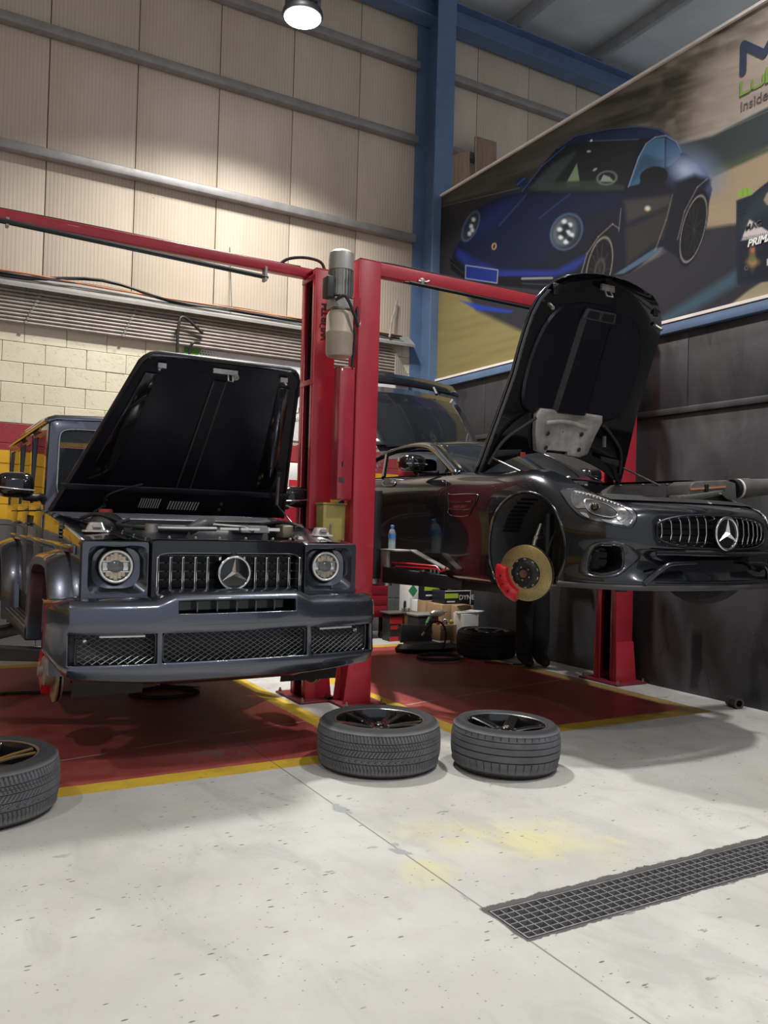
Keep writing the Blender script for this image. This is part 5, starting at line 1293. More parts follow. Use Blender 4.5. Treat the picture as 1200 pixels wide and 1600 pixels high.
    def patch(name, outline, off, mt, parent, mirror, rings=6, dense=3, sm=50):
        P = [V((x, y, 0)) for x, y in outline]; P = curve(P, dense, True); c = sum(P, V((0, 0, 0)))/len(P); rws = []
        for k in range(rings+1):
            t = 1-k/rings; t = max(t, .02); rws.append([hit(*(c+(p-c)*t)[:2], off, mirror) for p in P])
        if any(q is None for r in rws for q in r):
            last = None
            for r in rws:
                for i_, q in enumerate(r):
                    if q is None: r[i_] = last if last is not None else V((X(.9), 4, 1.5))
                    else: last = q
        return MB().grid(rws, cu=True).build(name, mt, parent, smooth=sm)
    def rim(name, outline, off, r, mt, parent, mirror, dense=3, closed=True):
        P = curve([V((x, y, 0)) for x, y in outline], dense, closed); pts = [hit(p.x, p.y, off, mirror) for p in P]; pts = [p for p in pts if p is not None]
        return MB().tube(pts, r, 6, closed=closed).build(name, mt, parent, smooth=60)
    ARCHG = mat('arch_felt_grey', (.045, .045, .046), .8, 0, 0, .3, 8)
    LAMPG = glass('headlight_glass', (.30, .32, .36), .22); LSIL = mat('lamp_silver', (.85, .85, .86), .14, .9, 0, .2, 40); LREF = mat('lamp_reflector_grey', (.30, .30, .31), .16, .9, 0, .35, 45); LDK = mat('lamp_dark', (.05, .05, .055), .25, .3)
    hl = [(875, 766), (888, 764), (906, 766), (930, 772), (955, 781), (978, 790), (992, 799), (995, 808), (991, 819), (984, 825), (970, 823), (948, 818), (925, 813), (908, 807), (894, 795), (882, 779)]
    inner = [(882, 769), (906, 769), (935, 777), (965, 788), (986, 799), (991, 808), (986, 818), (975, 820), (950, 815), (926, 810), (910, 803), (898, 792)]
    bulb = [(914, 783), (925, 783), (945, 789), (960, 797), (965, 804), (957, 809), (940, 807), (924, 802), (916, 794)]
    for mir in (False, True):
        hb = patch('headlight', hl, .003, LDK, T, mir)
        patch('lamp_reflector', [(896, 768), (930, 774), (960, 785), (985, 798), (992, 807), (988, 816), (980, 822), (972, 818), (980, 808), (972, 798), (945, 787), (915, 779), (905, 785), (902, 795), (893, 785)], .006, LREF, hb, mir, rings=3)
        patch('lamp_silver_lower', [(907, 801), (917, 803), (921, 810), (912, 806)], .007, LSIL, hb, mir, 3); patch('lamp_silver_lower', [(940, 812), (965, 815), (972, 820), (950, 817)], .007, LSIL, hb, mir, 3)
        patch('lamp_bowl', bulb, .008, mat('lamp_bowl_grey', (.06, .06, .065), .25, .5), hb, mir)
        rim('lamp_bowl_ring', bulb, .010, .0035, LSIL, hb, mir)
        c0 = hit(930, 794, .012, mir); rim('lamp_strip', [(897, 769), (925, 775), (955, 785), (980, 797), (989, 807), (984, 819)], .009, .0055, LSIL, hb, mir, closed=False); MB().tube([c0+V((.030*cos(2*pi*k/20)*.6, -.030*cos(2*pi*k/20)*.8, .030*sin(2*pi*k/20))) for k in range(20)], .004, 6, closed=True).build('projector_ring', LSIL, hb, smooth=60); b_ = MB().ball(c0, .027, 16, 10).build('projector', GLOSSBLK, hb, smooth=60)
        rim('lamp_edge', hl, .003, .004, GLOSSBLK, hb, mir)
        # light dots of the daytime strip
        b = MB()
        for k in range(16):
            t = k/15; x = lerp(900, 982, t); y = 771+26*t**1.25; q = hit(x, y, .010, mir)
            if q is not None: b.ball(q, .0045, 6, 4)
        b.build('led_row', mat('led_white', (.85, .86, .9), .15, .2), hb)
        # side intake: frame, dark duct, blades
        it = rim('intake_frame', intake_px, .002, .010, PAINT_GT, T, mir)
        s = -1 if mir else 1
        ca = curve([V((x, y, 0)) for x, y in intake_px], 4, True); cb2 = curve([V((x, y, 0)) for x, y in lip_px], 4, True)
        MB().grid([[hit(*(a+(b2-a)*k)[:2], o2, mir) for a, b2 in zip(ca, cb2)] for k, o2 in ((0, -.012), (.08, .006), (.35, .012), (.75, .012), (1, -.001))], cu=True).build('intake_lip', mat('intake_lip_grey', (.035, .037, .043), .3, .5, .6), it, smooth=50)
        fr_ = [hit(p[0], p[1], 0, mir) for p in [tuple(q)[:2] for q in curve([V((x, y, 0)) for x, y in intake_px], 3, True)]]
        fr_ = [p for p in fr_ if p is not None]
        c_ = sum(fr_, V((0, 0, 0)))/len(fr_); bk = [p+V((s*.06, .16, 0))+(c_-p)*.25 for p in fr_]
        b = MB(); b.grid([fr_, bk], cu=True); o_ = len(b.v); b.add(bk, [tuple(range(len(bk)))]); b.build('intake_duct', SATBLK, it, smooth=60)
        for zz in (.0, .045, -.05):
            a0 = c_+V((s*.10, .07, zz)); a1 = c_+V((-s*.09, -.03, zz+.006)); MB().prism([a0+V((0, 0, -.004)), a1+V((0, 0, -.004)), a1+V((0, 0, .006)), a0+V((0, 0, .006))], (s*.01, .04, 0)).build('intake_blade', GLOSSBLK, it)
        sv = [(701, 772), (706, 773), (742, 772), (747, 778), (737, 797), (731, 806), (703, 804), (702, 788)]
        vt = patch('fender_vent', sv, .003, GLOSSBLK, T, mir, 4)
        if not mir: q = hit(711, 794, .014); text('vent_lettering', 'V8 BITURBO', CHROME, vt, textM(q, (0, -1, .02), (0, 0, 1)), .030, depth=.0005)
        rim('vent_rim', sv, .004, .004, PAINT_GT, vt, mir)
        for y in (784, 795): rim('vent_blade', [(703, y), (720, y+1), (738, y)], .008, .006, GLOSSBLK, vt, mir, closed=False)
        rim('door_seam', [(699, 741), (697, 760), (695, 790), (694, 820), (692, 850), (690, 868)], .0005, .0025, SATBLK, T, mir, closed=False)
        hdl = [(598, 756), (604, 751), (614, 751), (619, 755), (614, 760), (603, 760)]
        hd_ = patch('door_handle', hdl, .012, PAINT_GT, T, mir, 3); rim('handle_trim', hdl, .010, .003, CHROME, hd_, mir)
        # wheel arches
        for ay in (AY, RY):
            pts = []; uo = .962 if ay == AY else .968
            arc = []
            for k in range(33):
                a = radians(-38+256*k/32); yy, zz = ay-AR*1.005*cos(a), AZ+AR*1.005*sin(a)
                if zz < 1.075: continue
                loc, nr, i_, dd = bvh.ray_cast(V((X(s*1.5), yy, zz)), V((s, 0, 0)))
                uu = abs(cx-loc.x) if (loc is not None and abs(cx-loc.x) > .7) else uo-.03
                arc.append((uu, yy, zz))
            al = MB().tube([(X(s*a[0]), a[1], a[2]) for a in arc], .011, 6).build('arch_lip', PAINT_GT, T, smooth=60)
            rws = [[(X(s*(a[0]-.005)), a[1], a[2]) for a in arc], [(X(s*.80), a[1], a[2]+.0) for a in arc], [(X(s*.50), ay+(a[1]-ay)*.97, AZ+(a[2]-AZ)*.97) for a in arc]]
            MB().grid(rws).build('arch_liner', ARCHG, al, smooth=60)
            b = MB(); b.add([(X(s*.50), a[1], a[2]) for a in arc], [tuple(range(len(arc)))]); b.build('arch_inner', ARCHG, al)
            if ay == AY:
                for k in range(9):
                    z = 1.44+.028*k; y_ = ay+sqrt(max(0, (AR-.012)**2-(z-AZ)**2)); MB().box((min(X(s*.70), X(s*.84)), y_-.016, z), (max(X(s*.70), X(s*.84)), y_, z+.012)).build('liner_louvre', SATBLK, al)
        # brakes and suspension
        st = radians(-27)*s if True else 0
        nrm = V((-s*cos(radians(26)), -sin(radians(26))*1, -.10)) if s > 0 else V((cos(radians(24)), sin(radians(24)), -.03))
        hub = V((X(s*.86), AY+.07, 1.158)); Mh = frame(hub, nrm, (0, 0, 1))
        if s < 0:
            Mh = Matrix.Translation((.04, -.05, .09)) @ Mh
            tw = MB().lathe([(.24, -.16), (.30, -.16), (.33, -.13), (.336, -.07), (.329, -.065), (.329, -.055), (.337, -.05), (.337, 0), (.329, .005), (.329, .015), (.336, .02), (.33, .08), (.30, .115), (.25, .11)], 56, Mh, False, False).build('front_tyre', RUBBER, T, smooth=30)
            MB().lathe([(.25, .10), (.235, .08), (.235, .0), (.08, .03), (.03, .04)], 40, Mh, False, True).build('front_rim', RIMB, tw, smooth=40)
            continue
        rot = MB().lathe([(.085, -.045), (.196, -.045), (.196, -.036), (.12, -.036)], 56, Mh, False, False).build('brake_disc', mat('disc_rust', (.30, .21, .15), .5, .6, 0, .3, 10), T, smooth=40)
        MB().lathe([(.10, -.020), (.196, -.020), (.196, -.008), (.190, -.004), (.108, -.004), (.105, -.008)], 56, Mh, False, False).build('disc_front', mat('disc_gold_steel', (.42, .33, .15), .38, .8, 0, .25, 5), rot, smooth=40)
        b = MB()
        for k in range(48):
            a = 2*pi*k/48; b.cbox(Mh @ V((.178*cos(a), .178*sin(a), -.028)), (.034, .007, .017), Mh.to_3x3() @ Matrix.Rotation(a, 3, 'Z'))
        b.build('disc_vanes', STEEL, rot)
        b = MB()
        for k in range(60):
            a = 2*pi*k/60; rr = .125+.02*(k % 4); b.cbox(Mh @ V((rr*cos(a), rr*sin(a), -.0035)), (.004, .004, .002), Mh.to_3x3())
        b.build('disc_holes', SATBLK, rot)
        MB().lathe([(.106, -.006), (.104, .004), (.09, .012), (.082, .020), (.060, .024), (.056, .022), (.036, .024), (.034, .014), (.012, .012)], 40, Mh).build('disc_bell', mat('bell_black', (.022, .022, .024), .4, .4), rot, smooth=40)
        MB().lathe([(.030, .015), (.028, .034), (.012, .030)], 20, Mh).build('hub_nut', mat('hub_rust_brown', (.14, .08, .06), .6, .5), rot, smooth=40)
        for k in range(10):
            a = 2*pi*k/10; q = Mh @ V((.098*cos(a), .098*sin(a), .006)); MB().cbox(q, (.020, .010, .006), Mh.to_3x3() @ Matrix.Rotation(a+pi/2, 3, 'Z')).build('rivet', STEEL, rot, bevel=.002)
        for k in range(5):
            a = 2*pi*k/5+.4; MB().lathe([(.006, .02), (.006, .026)], 8, Mh @ Matrix.Translation((.046*cos(a), .046*sin(a), 0))).build('lug_hole', STEEL, rot)
        rws = []; ang0, ang1 = (-.60, 1.02) if s > 0 else (-1.02, .60)
        # caliper towards the rear and low side of the disc
        rear_dir = Mh.to_3x3().inverted() @ V((0, 1, -.42)); base = math.atan2(rear_dir.y, rear_dir.x)
        for k in range(13):
            a = base-.72+1.44*k/12; g = sin(pi*(k+1.2)/14.4)**.5; bump = .006*sin(k*2.1)
            q = lambda r, h: Mh @ V((r*cos(a), r*sin(a), h))
            rws.append([q(.120, -.06), q(.210*(.975+.025*g), -.062), q(.224*(.97+.03*g), -.02), q(.222*(.97+.03*g), .02*g), q(.205*(.96+.04*g), .034*g+bump), q(.165, .044*g+bump), q(.130+.02*(1-g), .040*g), q(.124+.02*(1-g), .012)])
        b = MB(); b.grid(rws, cu=True); b.f += [list(range(8))[::-1], list(range(96, 104))]; b.mi += [0, 0]; cal = b.build('brake_caliper', CALIPER, T, smooth=45)
        for k in (3, 6, 9):
            a = base-.72+1.44*k/12; MB().lathe([(.006, .040), (.006, .052)], 8, Mh @ Matrix.Translation((.17*cos(a), .17*sin(a), 0))).build('caliper_bolt', SATBLK, cal)
        MB().tube([hub+V((s*.06, .02, .05)), hub+V((s*.10, .02, .22)), hub+V((s*.16, .03, .34))], .022, 8).build('knuckle', STEEL, T, smooth=60)
        MB().tube([hub+V((s*.02, -.08, .25)), hub+V((s*.10, -.03, .25)), hub+V((s*.24, .0, .24))], .014, 8).build('upper_arm', STEEL, T, smooth=60)
        MB().tube([hub+V((s*.06, 0, -.08)), hub+V((s*.45, .1, -.08))], .025, 8).build('lower_arm', STEEL, T, smooth=60)
        MB().tube([hub+V((s*.14, -.06, -.05)), hub+V((s*.16, -.05, .42))], .035, 10).build('damper', SATBLK, T, smooth=60)
        MB().tube(curve([hub+V((s*.08, -.05, .12)), hub+V((s*.06, -.12, .10)), hub+V((s*.10, -.14, .22)), hub+V((s*.18, -.10, .30))], 5), .008, 6).build('brake_hose', RUBBER, T, smooth=60)
    # rear wheels keep their place in the dark arches
    for s in (1, -1):
        Mh = frame((X(s*.80), RY, 1.30), (-s, 0, 0), (0, 0, 1))
        rw = MB().lathe([(.24, -.14), (.30, -.14), (.335, -.11), (.338, .10), (.30, .135), (.25, .13)], 48, Mh, False, False).build('rear_tyre', TYREC, T, smooth=40)
        MB().lathe([(.25, .125), (.235, .10), (.235, .02), (.08, .05), (.03, .06)], 40, Mh, False, True).build('rear_rim', RIMB, rw, smooth=40)
    # front tyre of the far side seen under the nose is gone: underbody
    MB().prism([(X(.62), 3.70, 1.14), (X(.62), 8.0, 1.14), (X(.62), 8.0, 1.06), (X(.62), 5.2, 1.04), (X(.62), 3.70, 1.115)], (1.24, 0, 0)).build('underbody', SATBLK, T, bevel=.01)
    MB().prism([(X(.85), 5.0, 1.05), (X(.85), 6.78, 1.05), (X(.85), 6.78, 1.20), (X(.85), 5.0, 1.20)], (1.70, 0, 0)).build('floor_pan', SATBLK, T)
    # front splitter lip
    lip = []
    for (u, y) in ((.93, 4.06), (.86, 3.87), (.74, 3.72), (.56, 3.625), (.3, 3.56), (0, 3.545), (-.3, 3.56), (-.56, 3.625), (-.74, 3.72), (-.86, 3.87), (-.93, 4.06)): lip.append(V((X(u), y, 1.118)))
    MB().tube(curve(lip, 4), .018, 6, flat=.6).build('splitter_lip', DARKGREY, T, smooth=60)
    # lower intake with wing blades
    li = MB(); rws = []
    for u in np.linspace(-.58, .58, 17):
        y = 3.55+.10*(abs(u)/.58)**2.2; k = 1-.55*(abs(u)/.58)**3
        rws.append([(X(u), y-.012, 1.165), (X(u), y+.03, 1.168), (X(u), y+.032, 1.168+.125*k), (X(u), y-.002, 1.172+.125*k)])
    li.grid(rws); lo = li.build('lower_intake', GLOSSBLK, T, smooth=40)
    for s in (1, -1):
        w = curve([V((X(s*.60), 3.645, 1.145)), V((X(s*.54), 3.60, 1.215)), V((X(s*.47), 3.575, 1.262)), V((X(s*.38), 3.555, 1.275)), V((X(s*.25), 3.545, 1.278))], 5)
        MB().tube(w, [.022-.0006*k for k in range(len(w))], 8).build('intake_wing', PAINT_GT, lo, smooth=60)
    MB().tube(curve([V((X(u), 3.528+.06*(abs(u)/.5)**2, 1.335)) for u in (-.55, -.3, 0, .3, .55)], 5), .014, 8, flat=.6).build('lip_line', PAINT_GT, lo, smooth=60)
    # ---------------- grille
    gy = lambda u: 3.554+.085*(abs(u)/.52)**2
    zt = lambda u: lerp(1.585, 1.545, (abs(u)/.52)**2.5); zb = lambda u: lerp(1.375, 1.40, (abs(u)/.52)**2.5)
    gb = MB(); gb.grid([[(X(u), gy(u)+.07, zb(u)-.03) for u in np.linspace(-.55, .55, 15)], [(X(u), gy(u)+.09, zt(u)+.03) for u in np.linspace(-.55, .55, 15)]]); gr = gb.build('grille', SATBLK, T)
    MB().tube([(X(p[0]), gy(p[0])-.018, 1.475+p[1]*(1-.25*(abs(p[0])/.52)**3)) for p in sup(.522, .108, 4.5, 72)], .007, 6, closed=True).build('grille_surround', SATBLK, gr, smooth=60)
    for z in (1.41, 1.45, 1.49, 1.53, 1.57): MB().tube([(X(u), gy(u)+.05, z) for u in np.linspace(-.5, .5, 15)], .005, 4).build('grille_bar', GLOSSBLK, gr)
    for k in range(-7, 8):
        if k == 0: continue
        u = math.copysign(.066*abs(k)+.022, k)
        if abs(u) > .50: continue
        z0, z1 = zb(u)+.008, zt(u)-.006
        spans = [(z0, z1)] if abs(k) > 1 else [(z1-.03, z1)]
        for a, b_ in spans:
            mid = (a+b_)/2
            MB().tube([(X(u), gy(u)+.03, a), (X(u), gy(u)+.002, a+.008), (X(u), gy(u)-.012, lerp(a, b_, .4)), (X(u), gy(u)-.006, lerp(a, b_, .8)), (X(u), gy(u)+.010, b_)], .0055, 6).build('grille_slat', CHROME, gr, smooth=60)
    C = V((X(0), 3.520, 1.468)); M = frame(C, (0, -1, .02), (1, 0, 0))
    em = MB().lathe([(.100, -.03), (.106, .0), (.06, .006)], 44, M).build('emblem', GLOSSBLK, T, smooth=40)
    MB().tube([M @ V((.103*cos(2*pi*k/48), .103*sin(2*pi*k/48), .004)) for k in range(48)], .009, 8, closed=True).build('emblem_ring', CHROME, em, smooth=60)
    star3(MB(), M @ Matrix.Translation((0, 0, .006)), .097, .024, .19).build('emblem_star', STARM, em, recalc=False)
    MB().lathe([(.024, 0), (.024, .006), (.018, .008)], 24, frame((X(.02), 3.64, 1.668), (0, -.35, 1))).build('nose_badge', CHROME, T, smooth=40)
    # ---------------- greenhouse
    rail = [V(p) for p in ((.775, 5.42, 1.895), (.70, 5.72, 2.03), (.635, 6.0, 2.155), (.60, 6.25, 2.205), (.60, 6.55, 2.205), (.635, 6.9, 2.15), (.69, 7.2, 2.05), (.76, 7.55, 1.93))]
    rc = curve(rail, 5)
    for s in (1, -1):
        MB().grid([[(X(s*(p.x+du)), p.y, p.z+dz) for du, dz in ((.012, -.050), (.034, -.042), (.040, -.022), (.030, -.002), (.0, .014), (-.05, .026))] for p in rc]).build('roof_rail', PAINT_GT, T, smooth=60, solid=-.012)
        # side glass with open front window, rear quarter glass
        q = [p for p in rc if 6.78 <= p.y <= 7.5]
        b = MB(); b.grid([[(X(s*(p.x+.005)), p.y, p.z-.02) for p in q], [(X(s*.80), p.y, 1.90) for p in q]]); b.build('quarter_glass', WINDGL, T)
        if s < 0:
            q = [p for p in rc if 5.5 <= p.y <= 6.8]; b = MB(); b.grid([[(X(s*(p.x+.005)), p.y, p.z-.02) for p in q], [(X(s*.80), p.y, 1.895) for p in q]]); b.build('door_glass', TINT, T); MB().box((X(-.76), 5.4, 1.2), (X(-.72), 7.2, 1.90)).build('door_card', SATBLK, T)
        MB().tube([(X(s*.635), 6.83, 2.15), (X(s*.80), 6.60, 1.90)], .022, 6).build('window_pillar', GLOSSBLK, T)
        MB().tube([(X(s*.80), y, 1.897) for y in (5.5, 6.0, 6.6, 7.4)], .008, 6).build('window_seal', GLOSSBLK, T)
        MB().tube([(X(s*(p.x+.02)), p.y, p.z-.032) for p in rc if p.y < 7.45], .006, 5).build('window_trim', GLOSSBLK, T, smooth=60)
        # mirror
        mc = V((X(s*.985), 5.80, 1.985)); rws = []
        for y_, k in ((-.085, .35), (-.075, .66), (-.05, .90), (0, 1.0), (.05, .98), (.065, .92)): rws.append([(mc.x-s*p[0]*k, mc.y+y_, mc.z+p[1]*k) for p in sup(.115, .072, 2.8, 30)])
        b = MB(); b.grid(rws, cu=True); b.f += [list(range(30))[::-1], list(range(150, 180))]; b.mi += [0, 0]; mr = b.build('wing_mirror', GLOSSBLK, T, smooth=50)
        MB().tube(curve([mc+V((s*.03, .02, -.06)), mc+V((s*.09, .02, -.085)), V((X(s*.82), 5.66, 1.905))], 5), .022, 8, flat=.7).build('mirror_arm', GLOSSBLK, mr, smooth=60)
        MB().tube([mc+V((-s*.10, -.068, -.012)), mc+V((0, -.088, -.008)), mc+V((s*.10, -.07, -.008))], .004, 6).build('mirror_indicator', CHROME, mr)
    # roof skin
    rws = []
    for p in [p for p in rc if 5.98 <= p.y <= 6.95]:
        rws.append([(X(p.x*k), p.y-.06*(1-k*k), p.z+.055*(1-k*k)) for k in (-1, -.8, -.5, -.2, 0, .2, .5, .8, 1)])
    MB().grid(rws).build('roof', PAINT_GT, T, smooth=50, solid=-.02)
    # windscreen
    wb_ = [(u, 5.42-.20*(1-(u/.775)**2), 1.885) for u in np.linspace(-.775, .775, 11)]; wt = [(u*.635/.775, 5.99-.06*(1-(u/.775)**2), 2.16+.05*(1-(u/.775)**2)) for u in np.linspace(-.775, .775, 11)]
    rws = [[(X(lerp(a[0], b_[0], t)), lerp(a[1], b_[1], t), lerp(a[2], b_[2], t)+.02*sin(pi*t)) for a, b_ in zip(wb_, wt)] for t in (0, .25, .5, .75, 1)]
    MB().grid(rws).build('windscreen', WINDGL, T, smooth=60)
    MB().tube([(X(p[0]), p[1]-.01, p[2]+.004) for p in wb_], .014, 6).build('cowl_seal', SATBLK, T)
    # cabin
    MB().box((X(.72), 5.5, 1.20), (X(-.72), 7.2, 1.26)).box((X(.72), 5.35, 1.5), (X(-.72), 5.75, 1.88)).build('cabin_tub', SATBLK, T, bevel=.02)
    for s in (1, -1):
        MB().box((X(s*.38)-.22, 6.48, 1.3), (X(s*.38)+.22, 6.62, 1.95)).box((X(s*.38)-.12, 6.50, 1.96), (X(s*.38)+.12, 6.60, 2.10)).build('seat', SATBLK, T, bevel=.05, seg=3)
    MB().box((X(.70), 6.42, 1.85), (X(.52), 6.52, 2.02)).build('seat_trim', mat('red_trim', (.45, .03, .03), .6), T, bevel=.02)
    MB().tube([(X(.38)+.16*cos(2*pi*k/24), 5.98+.04*sin(2*pi*k/24), 1.86+.15*sin(2*pi*k/24)) for k in range(24)], .014, 6, closed=True).build('steering_wheel', SATBLK, T, smooth=60)
    # ---------------- open tailgate
    def TG(u, t, h=0):   # t 0 at hinge, 1 at tail
        a = V((0, 6.92, 2.17)); d_ = V((0, .86, .78)); nn = V((0, -.67, .74)).normalized()
        return V((X(u), 0, 0))+a+d_*t+nn*(h+.07*sin(pi*min(t, 1)*.9))
    ts = [0, .1, .2, .35, .5, .62, .75, .85, .93, 1.0, 1.06]; wd = lambda t: lerp(.60, .76, t**.8)
    def tg_rows(h, t0, t1, k0): return [[TG(u*wd(t)*k0, t, h-.05*u*u) for u in np.linspace(-1, 1, 13)] for t in np.linspace(t0, t1, 8)]
    b = MB(); b.grid(tg_rows(0, -.02, 1.0, 1.0)); tg = b.build('tailgate', PAINT_GT, T, smooth=50, solid=.02)
    MB().grid(tg_rows(-.035, .0, .98, .97)).build('tailgate_lining', mat('tailgate_lining_grey', (.045, .046, .05), .5), tg, smooth=50)
    MB().grid(tg_rows(.012, .10, .66, .86)).build('rear_glass', TINT, tg, smooth=50); MB().grid(tg_rows(-.045, .10, .66, .86)).build('rear_glass_inner', TINT, tg, smooth=50)
    rws = [[TG(u*.84, 1.02+.16*t, .04+.03*t-.06*u*u-.02*t*t) for u in np.linspace(-1, 1, 13)] for t in (0, .5, 1)]
    sp = MB().grid(rws).build('spoiler', PAINT_GT, tg, smooth=50, solid=.018)
    for s in (-.5, .5): MB().tube([TG(s, .97, .0), TG(s, 1.06, .02)], .02, 6).build('spoiler_stay', SATBLK, sp)
    MB().grid([[TG(u*wd(.9)*.95, t, -.045-.05*u*u) for u in np.linspace(-1, 1, 9)] for t in (.78, .90)]).build('tail_trim', DARKGREY, tg, smooth=50)
    for s in (1, -1): MB().tube([TG(s*.60, .35, -.05), V((X(s*.70), 7.25, 1.98))], .010, 6).build('tailgate_strut', STEEL, tg)
    # ---------------- engine bay
    MB().box((X(.49), 3.95, 1.30), (X(-.49), 5.25, 1.36)).box((X(.74), 5.24, 1.2), (X(-.74), 5.28, 1.86)).build('engine_bay', SATBLK, T)
    # covers along the inner wings and front
    wing = lambda Y: 1.885-.02*max(0, (4.9-Y))-.115*max(0, (4.55-Y)/.6)**1.4
    for s in (1, -1):
        rws = [[(X(s*.76), Y, wing(Y)-.012), (X(s*.70), Y, wing(Y)-.022), (X(s*.58), Y, wing(Y)-.07), (X(s*.50), Y, wing(Y)-.13)] for Y in (4.25, 4.4, 4.6, 4.8, 5.1, 5.25)]
        MB().grid(rws).build('wing_cover', PLASTIC, T, smooth=40)
        for k in range(5): MB().lathe([(.012, 0), (.012, .008), (.006, .010)], 8, Matrix.Translation((X(s*.67), 4.1+.25*k, wing(4.1+.25*k)-.03))).build('cover_clip', ALU, T)
    rws = [[(X(u), y+.10*(abs(u)/.7)**2, z) for u in np.linspace(-.70, .70, 11)] for y, z in ((3.74, 1.668), (3.86, 1.700), (4.02, 1.700), (4.12, 1.64))]
    MB().grid(rws).build('front_cover', PLASTIC, T, smooth=40)
    MB().box((X(.30), 4.25, 1.36), (X(-.30), 5.0, 1.70)).build('engine_cover', PLASTIC, T, bevel=.05, seg=3)
    MB().box((X(.22), 4.4, 1.70), (X(-.22), 4.9, 1.74)).build('engine_plate', DARKGREY, T, bevel=.02)
    # bright fittings at the bonnet hinge and lock
    for s in (1, -1):
        MB().tube(curve([(X(s*.70), 4.32, 1.79), (X(s*.64), 4.30, 1.83), (X(s*.60), 4.34, 1.80)], 5), .009, 6).build('lock_fitting', ALU, T, smooth=60)
        MB().box((min(X(s*.64), X(s*.56)), 4.20, 1.775), (max(X(s*.64), X(s*.56)), 4.26, 1.80)).build('lock_plate', STEEL, T)
        MB().tube([(X(s*.735), 5.22, 1.87), (X(s*.72), 5.16, 1.95)], .018, 8).build('bonnet_hinge', SATBLK, T)
    # air box standing loose on the front edge with intake hose
    ABX = mat('airbox_grey', (.09, .088, .085), .55, 0, 0, .2, 10)
    P = lambda x, y, Y=4.16: atY(x, y, Y)
    poly = [P(1076, 776), P(1080, 757), P(1088, 752), P(1136, 750), P(1150, 755), P(1152, 786), P(1120, 786)]
    ab = MB().prism(poly, (0, .22, 0)).build('air_box', ABX, T, bevel=.012)
    MB().prism([P(1079, 763, 4.155), P(1134, 759, 4.155), P(1134, 762, 4.155), P(1079, 766, 4.155)], (0, .01, 0)).build('air_box_seal', mat('seal_orange', (.55, .22, .14), .5), ab)
    MB().cbox(P(1104, 763, 4.15), (.03, .02, .06)).build('air_box_clip', SATBLK, ab, bevel=.004)
    MB().prism([P(1060, 783, 4.12), P(1062, 774, 4.12), P(1082, 773, 4.12), P(1130, 766, 4.12), P(1130, 774, 4.12), P(1085, 784, 4.12)], (0, .10, 0)).build('air_duct', ABX, ab, bevel=.008)
    h0, h1 = P(1144, 764, 4.26), P(1215, 760, 4.2); d_ = (h1-h0).normalized()
    MB().tube([h0, h0+d_*.04], .075, 20).build('duct_collar', SATBLK, ab, smooth=40); MB().tube([h0+d_*.045, h0+d_*.065], .078, 20).build('duct_clamp', mat('clamp_white', (.62, .60, .56), .5), ab, smooth=40)
    MB().tube([h0+d_*.07, h0+d_*.10, h0+d_*.16, h0+d_*.18, h0+d_*.5, h0+d_*.9], [.078, .080, .080, .072, .062, .05], 20).build('intake_hose', ABX, ab, smooth=50)
    # ---------------- bonnet, open
    O = V((cx, 5.225, 1.885)); tip = V((cx, 4.60, 3.40)); l = tip-O; Ln = l.length; l.normalize(); nn = V((0, -l.z, l.y)).normalized()
    def H(u, b_, h=0): return O+V((-u, 0, 0))+l*b_+nn*h       # nn: underside, towards camera
    prof = [(0, .765), (.12, .755), (.3, .735), (.55, .705), (.8, .68), (1.05, .68), (1.25, .672), (1.40, .632), (1.51, .55), (1.585, .42), (1.63, .22), (1.642, .02)]
    hw = lambda t: np.interp(t, [p[0] for p in prof], [p[1] for p in prof])
    bs = [0, .06, .12, .2, .3, .45, .6, .8, 1.0, 1.15, 1.28, 1.38, 1.46, 1.53, 1.58, 1.615, 1.634, 1.642]
    crown = lambda k, t: -.075*(1-k*k)-.05*max(0, (t-1.1)/.54)**2*-.6
    arch = lambda k, t: .20*(1-k*k)*max(0, 1-t/.45)          # concave rear edge
    us = np.linspace(-1, 1, 17)
    rws = [[H(k*hw(t), t+arch(k, t), crown(k, t)) for k in us] for t in bs]
    hd = MB().grid(rws).build('bonnet', PAINT_GT, T, smooth=45, solid=.010)
    rws = [[H(k*(hw(t)-.02), t+arch(k, t)+(.01 if t < .05 else 0)-(.012 if t > 1.6 else 0), crown(k, t)+.030+.02*abs(k)**4) for k in us] for t in bs]
    MB().grid(rws).build('bonnet_frame', GLOSSBLK, hd, smooth=45)
    # flat folded lip along the flanks
    EDG = mat('bonnet_lip_grey', (.10, .10, .115), .3, .5)
    for s in (1, -1):
        pts = [H(s*(hw(t)-.006), t+arch(1, t), crown(1, t)+.022) for t in bs if t < 1.5]; pin = [H(s*(hw(t)-.045), t+arch(1, t), crown(.95, t)+.048) for t in bs if t < 1.5]
        MB().grid([pts, pin]).build('bonnet_lip', EDG, hd, smooth=60)
        for k in range(14):
            t = .15+.085*k; MB().lathe([(.005, 0), (.005, .003)], 6, frame(H(s*(hw(t)-.026), t, crown(.97, t)+.041), nn)).build('lip_hole', SATBLK, hd)
        MB().tube([H(s*(hw(1.38)-.09), 1.36, .05), H(s*(hw(1.38)-.075), 1.34, .13)], .014, 10).build('bump_stop', ALU, hd, smooth=60)
        MB().cbox(H(s*(hw(1.42)-.10), 1.47, .05), (.05, .02, .09)).build('bonnet_catch', SATBLK, hd, bevel=.006)
        MB().tube(curve([H(s*.70, .10, .05), H(s*.62, .30, .055), H(s*.45, .44, .05), H(s*.36, .50, .04)], 5), .014, 6).build('brace', DARKGREY, hd, smooth=60)
